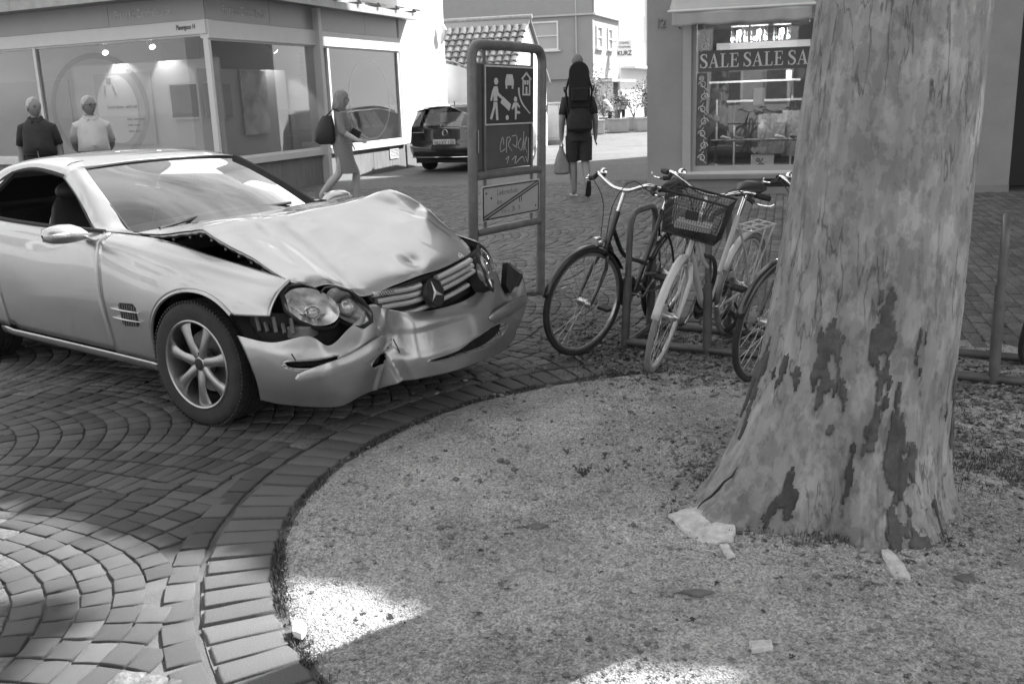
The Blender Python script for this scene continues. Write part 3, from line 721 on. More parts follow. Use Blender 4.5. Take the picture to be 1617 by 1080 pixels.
good('handbag', 'dark handbag with handles standing between the shelves', 'bag', 1.42, .5, 1.02, 'bag', .24, GOODS[0])
good('handbag', 'black bag standing below the highest shelf at the left', 'bag', 1.0, .9, 1.42, 'bag', .17, GOODS[0])
good('hanging_heart', 'pale heart ornament in the window beside the scroll strip', 'ornament', .99, .25, 1.0, 'heart', .20, GOODS[4])
good('hanging_heart', 'larger grey heart ornament hanging lower beside the scroll strip', 'ornament', .92, .3, .84, 'heart', .22, GOODS[3])
good('picture_panel', 'grey display board standing behind the low display table', 'board', 1.88, .85, .55, 'card', .42, GOODS[3])
good('picture_panel', 'pale display board at the right behind the shoes', 'board', 2.28, .9, .5, 'card', .48, GOODS[4])
good('figurine', 'tall pale vase ornament standing on the low table', 'ornament', 1.74, .5, .802, 'bottle', .22, GOODS[5])
for x, lb, mm in ((1.18, 'pale shoe at the left end of the low table', 5), (1.38, 'spotted shoe beside the pale shoe on the low table', 4), (2.02, 'light shoe on the low table in front of the pale board', 5), (2.25, 'dark shoe on the low table at the right', 1), (2.38, 'grey shoe at the right end of the low table', 3)):
    good('shoe', lb, 'shoe', x, .5, .802, 'shoe', .085, GOODS[mm])
pbx = good('sale_box', 'white box with a percent sign on the window floor', 'box', 1.76, .32, .332, 'box', .29, PAPER)
ftext('percent_sign', '%', .2, M_LETD, pbx, F12, pbx.location, 1.66, .315, .38, .002)
for k, x in enumerate((1.64, 1.76, 1.90)): good('cloth_bundle', ('white cloth bundle at the left on the percent box', 'white cloth bundle in the middle of the percent box', 'grey star shaped ornament on the right of the percent box')[k], 'ornament', x, .36, .566, 'heart', .12, (PAPER, SHM, GOODS[4])[k])
for k, x in enumerate((2.1, 2.25, 2.4)): good('small_box', ('dark small box on the window floor right of the percent box', 'black box on the window floor in the middle of the dark boxes', 'dark box on the window floor at the window frame')[k], 'box', x, .34, .332, 'box', .10, GOODS[(1, 0, 2)[k]])
good('basket', 'round pale basket on the window floor below the hearts', 'basket', 1.08, .3, .332, 'shoe', .16, GOODS[4])
for k, (x, n) in enumerate(((1.36, 10), (1.66, 10), (2.0, 10))):
    base = F12 @ Vector((x, .6, 2.36)); t = thing('chandelier', ('lit glass drop chandelier at the left of the window', 'lit glass drop chandelier between two others', 'lit glass drop chandelier over the shoes at the right')[k], 'chandelier', base)
    Fq = FB(F12, base)
    for i in range(16):
        a = 2 * math.pi * i / 16; Fq.rod([(x + .12 * math.cos(a), .6 + .12 * math.sin(a), 2.52), (x + .12 * math.cos(a), .6 + .12 * math.sin(a), 2.29)], .008, 5)
    Fq.build('glass_drops', glass('crystal', .75, 1.6, 2.0, base=.1), t)
    FB(F12, base).rod([(x, .6, 2.85), (x, .6, 2.52)], .008).bx(x - .13, x + .13, .47, .73, 2.52, 2.535).build('hanger', M_ZINC, t, smooth=False)
    Fq = FB(F12, base); Fq.rod([(x, .6, 2.46), (x, .6, 2.41), (x, .6, 2.37)], [.02, .032, .01], 10); Fq.build('bulb', mat('bulb_glow', .9, .5, emit=14.), t)
    ld = bpy.data.lights.new('chandelier_light', 'POINT'); ld.energy = 16; ld.shadow_soft_size = .04; lo = bpy.data.objects.new('chandelier_light', ld); COL.objects.link(lo); lo.parent = t; lo.location = (0, 0, -.02)

# --- house with the tiled roof
ap = Vector((.80, 31.0, 0)); FH = fac(ap, 163.8)        # x runs left along the ridge, y towards the camera side
hs = thing('tiled_roof_house', 'low white house with bright glazed pantiles and a sunlit gable', 'building', ap)
th_ = MB(); Hd, Hr, He = 1.75, 3.78, 2.05
gd = Vector((.337, .942, 0)); rd = Vector((-.96, .28, 0))
def hp(r, g_, z): return rd * r + gd * g_ + Vector((0, 0, z))
gb = MB(); gb.prism([hp(0, -Hd, 0), hp(0, Hd, 0), hp(0, Hd, He), hp(0, 0, Hr), hp(0, -Hd, He)], rd * 9); gb.build('wall', M_WHITEWALL, hs, smooth=False)
rf = MB(); nrm = Vector((0, 0, .03))
rf.prism([hp(-.1, -Hd - .15, He - .12) + nrm, hp(-.1, 0, Hr + .02) + nrm, hp(-.1, 0, Hr + .07) + nrm, hp(-.1, -Hd - .15, He - .06) + nrm], rd * 9.2).prism([hp(-.1, Hd + .15, He - .12) + nrm, hp(-.1, Hd + .15, He - .06) + nrm, hp(-.1, 0, Hr + .07) + nrm, hp(-.1, 0, Hr + .02) + nrm], rd * 9.2)
M_TILE = mat('glazed_tile', .17, .25, var=.25, vscale=9, tone=.22)
rf = rf.build('roof', mat('roof_deck', .22, .8), hs, smooth=False)
tm = MB(); tg = []
for i in range(9):
    s = i / 8 * 2 - 1; tg.append([(s * .115, t * .30, .035 * math.cos(s * 2.2) + .022 * (1 - t) + (.006 if t < .05 else 0)) for t in (0, .1, .5, 1.)])
tm.grid(tg); tme = tm.build('roof_tile', M_TILE, rf, solid=.012); slope = math.atan2(Hr - He + .14, Hd + .15); tmesh = tme.data
first = True
for i in range(18):
    for j in range(9):
        o = tme if first else bpy.data.objects.new('roof_tile', tmesh)
        if not first: COL.objects.link(o); o.parent = rf; md = o.modifiers.new('thickness', 'SOLIDIFY'); md.thickness = .012
        first = False
        p = hp(.02 + i * .235 - .08, 0, 0); base_ = hp(-.1, -Hd - .15, He - .02) + nrm; upv = (hp(0, 0, Hr + .1) - hp(0, -Hd - .15, He - .02)).normalized()
        q = base_ + rd * (i * .235 + .11) + upv * (j * .25 - .02)
        zx = -rd.normalized(); yx = upv; nx = zx.cross(yx)
        o.matrix_local = Matrix(((zx.x, yx.x, nx.x, q.x), (zx.y, yx.y, nx.y, q.y), (zx.z, yx.z, nx.z, q.z), (0, 0, 0, 1)))
rt = MB(); rt.tube([hp(-.15, 0, Hr + .12), hp(9, 0, Hr + .12)], .07, 8); rt.build('ridge_cap', MATS['glazed_tile'], rf)
# --- house with the shop KURZ
SK = 1.5135; Q = Vector((4.99, 56.0, 0)); _ks = Matrix.Translation((0, 0, -.811)) @ Matrix.Diagonal((SK, SK, SK, 1)); FKR = fac(Q, 70.3) @ _ks; FKL = fac(Q, -16.2) @ _ks
kz = thing('stamp_shop_house', 'beige rendered corner house with a hanging shop sign', 'building', Q)
def kb(F): return FB(F, Q)
w = kb(FKL); w.bx(-9, 0, 0, .3, 0, 2.14).bx(-9, .0, -.12, .3, 2.14, 2.20).bx(-9, -2.27, 0, .3, 2.2, 4.37).bx(-1.27, 0, 0, .3, 2.2, 4.37).bx(-2.27, -1.27, 0, .3, 2.2, 3.18).bx(-2.27, -1.27, 0, .3, 4.2, 4.37).bx(-9, 0, -.05, .3, 4.37, 9); w.build('wall', M_KURZ, kz, smooth=False)
w = kb(FKR); w.bx(0.3, 4.1, 0.02, .3, 2.14, 3.2).bx(.3, .5, .02, .3, 3.2, 4.0).bx(1.35, 2.25, .02, .3, 3.2, 4.0).bx(2.95, 4.1, .02, .3, 3.2, 4.0).bx(.3, 4.1, .02, .3, 4.0, 4.37).bx(.0, 4.1, -.06, .3, 4.37, 9).bx(3.9, 4.1, .0, .3, 0, 2.14).bx(.3, .5, .0, .3, 0, 2.14); w.build('wall', M_KURZ, kz, smooth=False)
kb(FKL).bx(-9, .06, -.10, .05, 4.34, 4.40).build('cornice', M_GREYWALL, kz, smooth=False); kb(FKR).bx(0, 4.2, -.11, .05, 4.34, 4.41).build('cornice', M_GREYWALL, kz, smooth=False)
kb(FKL).rod([(-.6, -.06, 0), (-.6, -.06, 9)], .04).build('drain_pipe', M_GREYWALL, kz)
def kwin(F, x0, x1, z0, z1):
    f = kb(F); e = .06; f.bx(x0, x1, -.03, .1, z1 - e, z1).bx(x0, x1, -.03, .1, z0, z0 + e).bx(x0, x0 + e, -.03, .1, z0 + e, z1 - e).bx(x1 - e, x1, -.03, .1, z0 + e, z1 - e).bx(x0 + e, x1 - e, -.02, .08, (z0 + z1) / 2 - .02, (z0 + z1) / 2 + .02)
    o = f.build('window', M_LIGHTMET, kz, smooth=False); kb(F).bx(x0 + e, x1 - e, .03, .04, z0 + e, z1 - e).build('pane', mat('window_pane', .35, .08, spec=.8), o, smooth=False)
    kb(F).bx(x0 - .08, x1 + .08, -.10, .05, z0 - .05, z0 - .002).build('sill', M_LIGHTMET, o, smooth=False)
kwin(FKL, -2.27, -1.27, 3.18, 4.2); kwin(FKR, .5, 1.35, 3.2, 4.0); kwin(FKR, 2.25, 2.95, 3.2, 4.0); kwin(FKR, 2.3, 3.1, 5.2, 6.4)
kb(FKR).bx(.0, 4.0, -.7, .1, 2.0, 2.08).build('canopy', M_LIGHTMET, kz, smooth=False); kb(FKR).bx(.5, 3.9, .1, .2, 0, 2.0).build('shop_window', mat('shop_window_dark', .16, .1), kz, smooth=False)
kb(FKL).bx(-.25, .1, -.02, .3, 1.9, 2.13).build('corner_box', M_LIGHTMET, kz, smooth=False)
kb(FKL).bx(-.95, -.3, -.05, .01, .4, 1.6).build('notice_case', M_GREYPANEL, kz, smooth=False)
sb = FKR @ Vector((2.9, -.5, 2.9)); ks = thing('hanging_sign', 'white hanging shop sign lettered KURZ in bold capitals', 'sign', sb)
Fs = Matrix.Translation(sb) @ Matrix.Rotation(R_(-8), 4, 'Z') @ Matrix.Diagonal((SK, SK, SK, 1))
FB(Fs, sb).bx(-.30, .30, -.05, .05, 0, .66).build('board', M_WHITEWALL, ks, smooth=False, bevel=.02)
ftext('lettering', 'KURZ', .24, M_LETD, ks, Fs, sb, 0, -.056, .09, .003, 'CENTER', .006, .88)
ftext('lettering', 'STEMPEL', .125, M_LETD, ks, Fs, sb, 0, -.056, .50, .003, 'CENTER', 0, .85); ftext('lettering', 'FEHLMANN', .115, M_LETD, ks, Fs, sb, 0, -.056, .36, .003, 'CENTER', 0, .75)
FB(Fs, sb).rod([(-.3, 0, .6), (-.7, .1, .6)], .02).build('bracket', M_DARKMET, ks)
# farther street houses
def far_house(x0, x1, off, h, m_, label, rows, ww, wh):
    b0 = FKR @ Vector((x0, off, 0)); t = thing('street_house', label, 'building', b0, group='far houses down the street')
    FB(FKR, b0).bx(x0, x1, off, off + 6, 0, h).build('wall', m_, t, smooth=False)
    for z in rows:
        x = x0 + .5
        while x + ww < x1 - .2:
            wdw = FB(FKR, b0).bx(x, x + ww, off - .02, off + .03, z, z + wh).build('window', M_LIGHTMET, t, smooth=False); FB(FKR, b0).bx(x + .08, x + ww - .08, off - .026, off - .018, z + .08, z + wh - .08).build('pane', mat('far_pane', .28, .15), wdw, smooth=False); x += ww * 2.1
    FB(FKR, b0).bx(x0 - .05, x1 + .05, off - .4, off, h, h + .25).build('cornice', M_GREYWALL, t, smooth=False)
    FB(FKR, b0).bx(x0 + .1, x1 - .1, off - .6, off, 2.55, 2.65).build('canopy', M_LIGHTMET, t, smooth=False)
    return t
far_house(4.3, 9.5, .0, 7.6, M_WHITEWALL, 'white four window house next to the stamp shop house', (3.6, 5.6), .45, 1.3)
far_house(9.6, 20, -.5, 7.2, mat('far_render', .70, .9), 'long pale house with stucco band farther down the street', (3.5, 5.4), .7, 1.4)
far_house(20.1, 34, -1.0, 9.5, M_WHITEWALL, 'last pale house at the far end of the street', (3.5, 5.8, 7.6), .8, 1.5)
# market tent between the houses
tb = Vector((-1.6, 27.6, 0)); tt = thing('market_tent', 'pale cloth market tent standing behind the parked black car', 'tent', tb)
M_TENT = mat('tent_cloth', .60, .8, var=.06, vscale=2)
b = MB(); b.grid([[(-1.2, -.2, 2.75), (-1.2, 1.4, 2.75)], [(.3, -.3, 2.55), (.3, 1.5, 2.55)], [(1.4, -.4, 2.05), (1.4, 1.6, 2.05)]]); b.build('roof', M_TENT, tt, solid=.01)
b = MB(); b.grid([[(-1.2, -.22 + .02 * math.sin(k), 0.3 + 0) for k in range(2)], [(-1.2, -.22, .3), (-1.2, -.22, 2.7)]]) if False else b.grid([[(-1.2 + 2.6 * s / 16, -.25 + .02 * math.sin(s * 1.9) - .12 * s / 16, z * (2.72 - .65 * (s / 16) ** 1.6) + (1 - z) * .25) for z in (0, .5, 1)] for s in range(17)]); b.build('side_wall', M_TENT, tt, solid=.008)
for x, y in ((-1.2, -.2), (1.38, -.38), (-1.2, 1.4), (1.38, 1.55)): MB().tube([(x, y, 0), (x, y, 2.1)], .025).build('leg', M_LIGHTMET, tt)
# utility cabinets with graffiti beside the street
ub = Vector((1.25, 33.4, 0)); uc = thing('utility_cabinet', 'pale street cabinet with a round graffiti tag beside the corner house', 'cabinet', ub, R_(-14))
MB().box((0, 0, .72), (1.3, .5, 1.16)).build('body', mat('cabinet_grey', .48, .7, var=.08, vscale=4), uc, smooth=False, bevel=.02); MB().box((0, 0, .07), (1.34, .54, .14)).build('base', M_PLINTH, uc, smooth=False); MB().box((0, 0, 1.33), (1.4, .58, .05)).build('lid', M_GREYWALL, uc, smooth=False)
for s in (-1, 1): MB().box((s * .32, -.258, .74), (.60, .02, 1.04)).build('door', MATS['cabinet_grey'], uc, smooth=False, bevel=.01)
b = MB(); b.tube([(-.45 + .13 * math.cos(a / 3), -.275, .75 + .16 * math.sin(a / 3)) for a in range(20)], .015, 5).tube([(-.5, -.275, .7), (-.42, -.275, .85), (-.38, -.275, .65)], .015, 5); b.build('graffiti', M_LETD, uc)
# ------------------------------------------------------------------ crashed silver roadster
def paint(name, v):
    M = bpy.data.materials.new(name); M.use_nodes = True; t = NT(M); b = t.t.nodes['Principled BSDF']
    co = t.n('TexCoord').outputs['Object']
    n1 = t.n('TexNoise', Scale=3., Detail=6, Roughness=.6); t.l(co, n1.inputs[0])
    r1 = t.n('MapRange', i1=.3, i2=.7, i3=v * .93, i4=v * 1.05); t.l(n1.outputs[0], r1.inputs[0]); t.l(r1.outputs[0], b.inputs['Base Color'])
    n2 = t.n('TexNoise', Scale=9., Detail=2, Roughness=.5); t.l(co, n2.inputs[0])
    r2 = t.n('MapRange', i1=.3, i2=.7, i3=.33, i4=.39); t.l(n2.outputs[0], r2.inputs[0]); t.l(r2.outputs[0], b.inputs['Roughness'])
    b.inputs['Metallic'].default_value = .78; b.inputs['Coat Weight'].default_value = 1.0; b.inputs['Coat Roughness'].default_value = .02
    return M
M_PAINT = paint('silver_paint', .44)
M_RUB = mat('black_rubber', .022, .75, var=.3, vscale=12); M_TYRE = mat('tyre_rubber', .03, .8, var=.3, vscale=20, bump=.2, bscale=120)
M_ALLOY = mat('alloy', .36, .34, metal=.9, var=.15, vscale=20); M_CHROME = mat('chrome', .75, .10, metal=1.); M_SLAT = mat('grille_silver', .62, .38, metal=.45)
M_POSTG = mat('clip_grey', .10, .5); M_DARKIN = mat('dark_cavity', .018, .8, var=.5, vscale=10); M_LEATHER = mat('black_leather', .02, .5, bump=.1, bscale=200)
M_WS = glass('windscreen_glass', .55, 1.52, 2.2, base=.05); M_LENS = glass('lens_glass', .88, 1.45, 1.0, base=.02)
car = thing('crashed_roadster', 'silver roadster with a crumpled bonnet and torn front bumper', 'car', (CARO[0], CARO[1], 0), CYAW)
def c3(p): return (p[0], -p[1], p[2])
def cgrid(ctrl, nu, nv, mir=False): return [[(q[0], (q[1] if mir else -q[1]), q[2]) for q in r] for r in surf(ctrl, nu, nv)]
ST = [(-3.45, [(.62, .32), (.68, .36), (.70, .42), (.72, .5), (.73, .6), (.72, .72), (.70, .84), (.65, .92), (.55, .95)]),
      (-3.0, [(.78, .25), (.84, .30), (.86, .36), (.875, .46), (.88, .58), (.875, .72), (.85, .85), (.79, .94), (.68, .985)]),
      (-2.56, [(.80, .20), (.86, .25), (.88, .31), (.90, .43), (.912, .57), (.91, .71), (.89, .84), (.86, .93), (.79, .985)]),
      (-2.0, [(.78, .185), (.85, .23), (.868, .29), (.888, .42), (.902, .56), (.904, .69), (.896, .81), (.877, .90), (.842, .962)]),
      (-1.4, [(.78, .185), (.845, .23), (.865, .29), (.884, .42), (.902, .56), (.905, .68), (.895, .80), (.874, .89), (.838, .944)]),
      (-.8, [(.78, .185), (.845, .23), (.865, .29), (.884, .42), (.904, .56), (.907, .68), (.897, .80), (.870, .89), (.805, .937)]),
      (-.4, [(.78, .185), (.85, .23), (.87, .29), (.893, .42), (.912, .56), (.911, .68), (.888, .79), (.835, .872), (.735, .912)]),
      (0., [(.78, .185), (.85, .23), (.87, .29), (.90, .42), (.917, .55), (.915, .655), (.888, .752), (.825, .828), (.735, .86)]),
      (.3, [(.78, .185), (.85, .23), (.87, .29), (.885, .42), (.900, .55), (.897, .63), (.866, .71), (.803, .78), (.715, .815)]),
      (.5, [(.76, .185), (.82, .23), (.84, .29), (.86, .42), (.868, .54), (.862, .60), (.838, .67), (.78, .74), (.70, .783)]),
      (.66, [(.72, .185), (.78, .23), (.79, .29), (.80, .42), (.81, .53), (.805, .58), (.785, .64), (.74, .705), (.685, .755)])]
def side(x, v):
    x = max(-3.45, min(.66, x)); i = 0
    while i < len(ST) - 2 and ST[i + 1][0] < x: i += 1
    x0, a = ST[i]; x1, b = ST[i + 1]; t = (x - x0) / (x1 - x0)
    def tan(j):
        if j == 0: k0, k1 = 0, 1
        elif j == len(ST) - 1: k0, k1 = j - 1, j
        else: k0, k1 = j - 1, j + 1
        d = ST[k1][0] - ST[k0][0]
        return [tuple((q[c] - p[c]) / d for c in (0, 1)) for p, q in zip(ST[k0][1], ST[k1][1])]
    ta, tb = tan(i), tan(i + 1); h = x1 - x0
    h00, h10, h01, h11 = 2 * t ** 3 - 3 * t * t + 1, t ** 3 - 2 * t * t + t, -2 * t ** 3 + 3 * t * t, t ** 3 - t * t
    P_ = [tuple(h00 * a[k][c] + h10 * h * ta[k][c] + h01 * b[k][c] + h11 * h * tb[k][c] for c in (0, 1)) for k in range(9)]
    s = v * 8; j = min(int(s), 7); u = s - j
    p0 = P_[j - 1] if j > 0 else tuple(2 * m_ - n_ for m_, n_ in zip(P_[0], P_[1])); p3 = P_[j + 2] if j < 7 else tuple(2 * m_ - n_ for m_, n_ in zip(P_[8], P_[7]))
    return cr(p0, P_[j], P_[j + 1], p3, u)
def v_at(x, z):
    lo, hi = 0., 1.
    for _ in range(18):
        md = (lo + hi) / 2
        if side(x, md)[1] < z: lo = md
        else: hi = md
    return (lo + hi) / 2
def panel(name, xs, zlo, zhi, mir, m_=M_PAINT, nv=18, lip=True, label=None, solid=.010):
    g_ = []
    for x in xs:
        v0, v1 = v_at(x, zlo(x)), (1.0 if zhi is None else v_at(x, zhi(x))); row = []
        for k in range(nv + 1):
            l_, z = side(x, lerp(v0, v1, k / nv)); row.append((x, (l_ if mir else -l_), z))
        g_.append(row)
    b = MB().grid(g_, flip=not mir); o = b.build(name, m_, car, solid=solid, angle=60)
    return o
def arch(x, cx, a, b_, zc=.33):
    t = (x - cx) / a
    return zc + b_ * math.sqrt(max(0, 1 - t * t)) if abs(t) < 1 else 0
def frange(a, b_, n): return [a + (b_ - a) * i / n for i in range(n + 1)]
fx_ = frange(-.782, -.385, 12) + [-.38 + .44 * (1 - math.cos(math.pi / 2 * i / 22)) for i in range(23)] + frange(.07, .33, 14) + frange(.345, .56, 12)
def fen_lo(x):
    if x < -.381: return .278
    if x < .355: return max(.278, arch(x, .06, .44, .386))
    return lerp(.616, .622, (x - .355) / .2)
rear_arch = lambda x: max(.29 if x > -2.56 else .33, arch(x, -2.53, .40, .39))
for mir in (False, True):
    fen = panel('fender', fx_, fen_lo, None, mir, nv=22)
    dr = panel('door', frange(-1.995, -.790, 30), lambda x: .286 + (.02 if x < -1.9 else 0), None, mir)
    panel('sill', frange(-2.12, -.385, 24), lambda x: .187, lambda x: .270 if x > -2.0 else .28, mir, nv=8)
    panel('rear_quarter', frange(-3.45, -2.94, 8) + [-2.93 + .4 * (1 - math.cos(math.pi / 2 * i / 14)) for i in range(15)] + frange(-2.5, -2.003, 16), rear_arch, None, mir)
    s = 1 if mir else -1
    # wheel-arch lip and dark liner
    pts = []
    for i in range(31):
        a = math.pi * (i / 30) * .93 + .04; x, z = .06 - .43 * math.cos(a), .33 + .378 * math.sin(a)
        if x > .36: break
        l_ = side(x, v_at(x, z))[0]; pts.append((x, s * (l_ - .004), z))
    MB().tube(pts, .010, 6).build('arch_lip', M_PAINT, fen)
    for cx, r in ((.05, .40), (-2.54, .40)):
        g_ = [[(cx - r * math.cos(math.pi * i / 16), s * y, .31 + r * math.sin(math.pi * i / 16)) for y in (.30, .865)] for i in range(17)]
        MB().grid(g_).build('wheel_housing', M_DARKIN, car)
# side vent with two fins on the near fender
vq = []
for (x, z) in ((-.605, .585), (-.475, .592), (-.45, .575), (-.447, .485), (-.465, .468), (-.60, .455), (-.618, .47), (-.62, .57)):
    vq.append((x, -(side(x, v_at(x, z))[0] + .002), z))
ven = MB().prism(vq, (0, .02, 0)).build('side_vent', M_DARKIN, car, smooth=False)
for z in (.548, .497):
    pts = [(x, -(side(x, v_at(x, z))[0] + .006 + .006 * math.sin(math.pi * i / 8)), z + .012 * (x + .65)) for i, x in enumerate(frange(-.70, -.41, 8))]
    MB().tube(pts, [.003, .008, .010, .011, .011, .011, .010, .008, .003], 8, flat=.6).build('fin', M_PAINT, ven)
for k in range(7):
    x = -.60 + k * .023; MB().tube([(x, -(side(x, .5)[0] + .0035), .465), (x, -(side(x, .5)[0] + .0035), .58)], .0018, 4).build('mesh_bar', M_ALLOY, ven)
# A pillars, windscreen, roof
AP = [[(-.64, .705, .912), (-.70, .742, .925), (-.81, .802, .935)], [(-.80, .678, .921), (-.87, .742, .942), (-.95, .790, .937)], [(-.98, .645, 1.02), (-1.06, .702, 1.036), (-1.13, .726, 1.012)], [(-1.2, .60, 1.135), (-1.27, .652, 1.147), (-1.33, .667, 1.107)], [(-1.44, .54, 1.245), (-1.51, .585, 1.250), (-1.555, .607, 1.198)]]
for mir in (False, True): MB().grid(cgrid(AP, 26, 12, mir)).build('a_pillar', M_PAINT, car, solid=.012)
WSC = [[(-.80, .676, .922), (-.62, .36, .948), (-.57, 0, .955), (-.62, -.36, .948), (-.80, -.676, .922)], [(-1.03, .635, 1.048), (-.90, .34, 1.078), (-.86, 0, 1.086), (-.90, -.34, 1.078), (-1.03, -.635, 1.048)], [(-1.25, .588, 1.158), (-1.165, .32, 1.185), (-1.14, 0, 1.192), (-1.165, -.32, 1.185), (-1.25, -.588, 1.158)], [(-1.44, .54, 1.243), (-1.41, .29, 1.262), (-1.40, 0, 1.268), (-1.41, -.29, 1.262), (-1.44, -.54, 1.243)]]
MB().grid(cgrid(WSC, 24, 30)).build('windscreen', M_WS, car)
for mir in (False, True):
    s = 1 if mir else -1
    MB().tube([(-.795, s * .68, .924), (-1.03, s * .638, 1.05), (-1.25, s * .591, 1.160), (-1.445, s * .542, 1.246)], .010 if not mir else .022, 6).build('screen_seal', M_RUB, car)
MB().tube([c3(q) for q in spline([(-1.45, .54, 1.247), (-1.415, .29, 1.267), (-1.405, 0, 1.273), (-1.415, -.29, 1.267), (-1.45, -.54, 1.247)], 20)], .009, 6).build('header_seal', M_RUB, car)
RF = [[(-1.555, .607, 1.198), (-1.51, .585, 1.250), (-1.44, .40, 1.268), (-1.415, 0, 1.282), (-1.44, -.40, 1.268), (-1.51, -.585, 1.250), (-1.555, -.607, 1.198)],
      [(-1.70, .595, 1.228), (-1.68, .565, 1.272), (-1.66, .40, 1.300), (-1.65, 0, 1.312), (-1.66, -.40, 1.300), (-1.68, -.565, 1.272), (-1.70, -.595, 1.228)],
      [(-2.0, .588, 1.244), (-2.0, .555, 1.285), (-2.0, .40, 1.310), (-2.0, 0, 1.322), (-2.0, -.40, 1.310), (-2.0, -.555, 1.285), (-2.0, -.588, 1.244)],
      [(-2.30, .600, 1.192), (-2.32, .565, 1.250), (-2.35, .40, 1.285), (-2.36, 0, 1.300), (-2.35, -.40, 1.285), (-2.32, -.565, 1.250), (-2.30, -.600, 1.192)],
      [(-2.48, .630, 1.115), (-2.56, .585, 1.175), (-2.62, .42, 1.215), (-2.64, 0, 1.232), (-2.62, -.42, 1.215), (-2.56, -.585, 1.175), (-2.48, -.630, 1.115)],
      [(-2.68, .70, 1.00), (-2.86, .62, 1.04), (-2.95, .44, 1.06), (-2.98, 0, 1.07), (-2.95, -.44, 1.06), (-2.86, -.62, 1.04), (-2.68, -.70, 1.00)]]
MB().grid(cgrid(RF, 40, 30)).build('roof', M_PAINT, car, solid=.012)
MB().tube([c3(q) for q in spline([(-1.545, .602, 1.202), (-1.60, .55, 1.274), (-1.60, .40, 1.2905), (-1.585, 0, 1.3065), (-1.60, -.40, 1.2905), (-1.60, -.55, 1.274)], 30)], .0022, 5).build('roof_seam', M_RUB, car)
DECK = [[(-2.68, .72, .99), (-2.86, .62, 1.02), (-2.97, 0, 1.03), (-2.86, -.62, 1.02), (-2.68, -.72, .99)], [(-3.1, .66, .99), (-3.15, .4, 1.01), (-3.2, 0, 1.015), (-3.15, -.4, 1.01), (-3.1, -.66, .99)], [(-3.45, .55, .955), (-3.52, .3, .965), (-3.55, 0, .97), (-3.52, -.3, .965), (-3.45, -.55, .955)]]
MB().grid(cgrid(DECK, 10, 16)).build('boot_lid', M_PAINT, car, solid=.012)
RB = [[(-3.45, .72, .9), (-3.52, .45, .93), (-3.55, 0, .95), (-3.52, -.45, .93), (-3.45, -.72, .9)], [(-3.46, .74, .6), (-3.60, .45, .6), (-3.65, 0, .6), (-3.60, -.45, .6), (-3.46, -.74, .6)], [(-3.42, .66, .32), (-3.52, .4, .3), (-3.55, 0, .3), (-3.52, -.4, .3), (-3.42, -.66, .32)]]
MB().grid(cgrid(RB, 12, 18)).build('rear_bumper', M_PAINT, car, solid=.012)
# window seals, quarter glass, b strip
SEAL = [(-2.42, .612, 1.135), (-2.31, .603, 1.185), (-2.15, .594, 1.226), (-1.92, .588, 1.242), (-1.64, .598, 1.214), (-1.55, .608, 1.196), (-1.327, .668, 1.104), (-1.141, .727, 1.008), (-.955, .793, .934)]
for mir in (False, True):
    MB().tube([(q[0], q[1] * (1 if mir else -1), q[2]) for q in spline(SEAL, 36)], .013, 7).build('window_seal', M_RUB, car)
    MB().tube([(x, (1 if mir else -1) * (side(x, 1.)[0] - .004), side(x, 1.)[1] + .004) for x in frange(-2.42, -.84, 20)], .011, 6).build('belt_seal', M_RUB, car)
    s = 1 if mir else -1
    MB().tube([(-2.33, s * .815, .97), (-2.27, s * .70, 1.10), (-2.20, s * .598, 1.215)], .020, 6).build('window_strip', M_RUB, car)
    MB().add([(-2.34, s * .818, .97), (-2.72, s * .765, .985), (-2.45, s * .63, 1.12), (-2.31, s * .603, 1.183), (-2.22, s * .60, 1.208)], [(0, 1, 2, 3, 4)]).build('quarter_glass', M_WS, car, smooth=False)
MB().add([(q[0], q[1] - .006, q[2]) for q in spline(SEAL, 18)] + [(-.95, .80, .935), (-1.5, .835, .945), (-2.0, .838, .96), (-2.42, .80, .98)], [tuple(range(22))]).build('side_window', glass('far_tint_glass', .10, 1.5, 1.2), car, smooth=False)
MB().add([(-2.6, -.6, 1.16), (-2.6, .6, 1.16), (-2.95, .66, .98), (-2.95, -.66, .98)], [(0, 1, 2, 3)]).build('rear_bulkhead', M_LEATHER, car, smooth=False)
# cabin
tub = MB(); tub.grid([[(-2.75, y, .93), (-2.6, y, .26), (-.75, y, .26), (-.62, y, .80)] for y in (-.80, .80)])
for s in (-1, 1): tub.add([(-2.75, s * .80, .93), (-2.6, s * .78, .26), (-.75, s * .78, .26), (-.62, s * .72, .86), (-1.4, s * .80, .90)], [(0, 1, 2, 3, 4)])
tub.build('cabin_tub', M_LEATHER, car, smooth=False)
DS = [[(-1.10, .72, .78), (-1.14, .3, .80), (-1.14, -.3, .80), (-1.10, -.72, .78)], [(-1.02, .71, .905), (-1.06, .3, .925), (-1.06, -.3, .945), (-1.02, -.71, .905)], [(-.80, .68, .905), (-.72, .3, .93), (-.72, -.3, .93), (-.80, -.68, .905)], [(-.62, .6, .85), (-.60, .3, .88), (-.60, -.3, .88), (-.62, -.6, .85)]]
MB().grid(cgrid(DS, 14, 20)).build('dashboard', M_LEATHER, car, solid=.01)
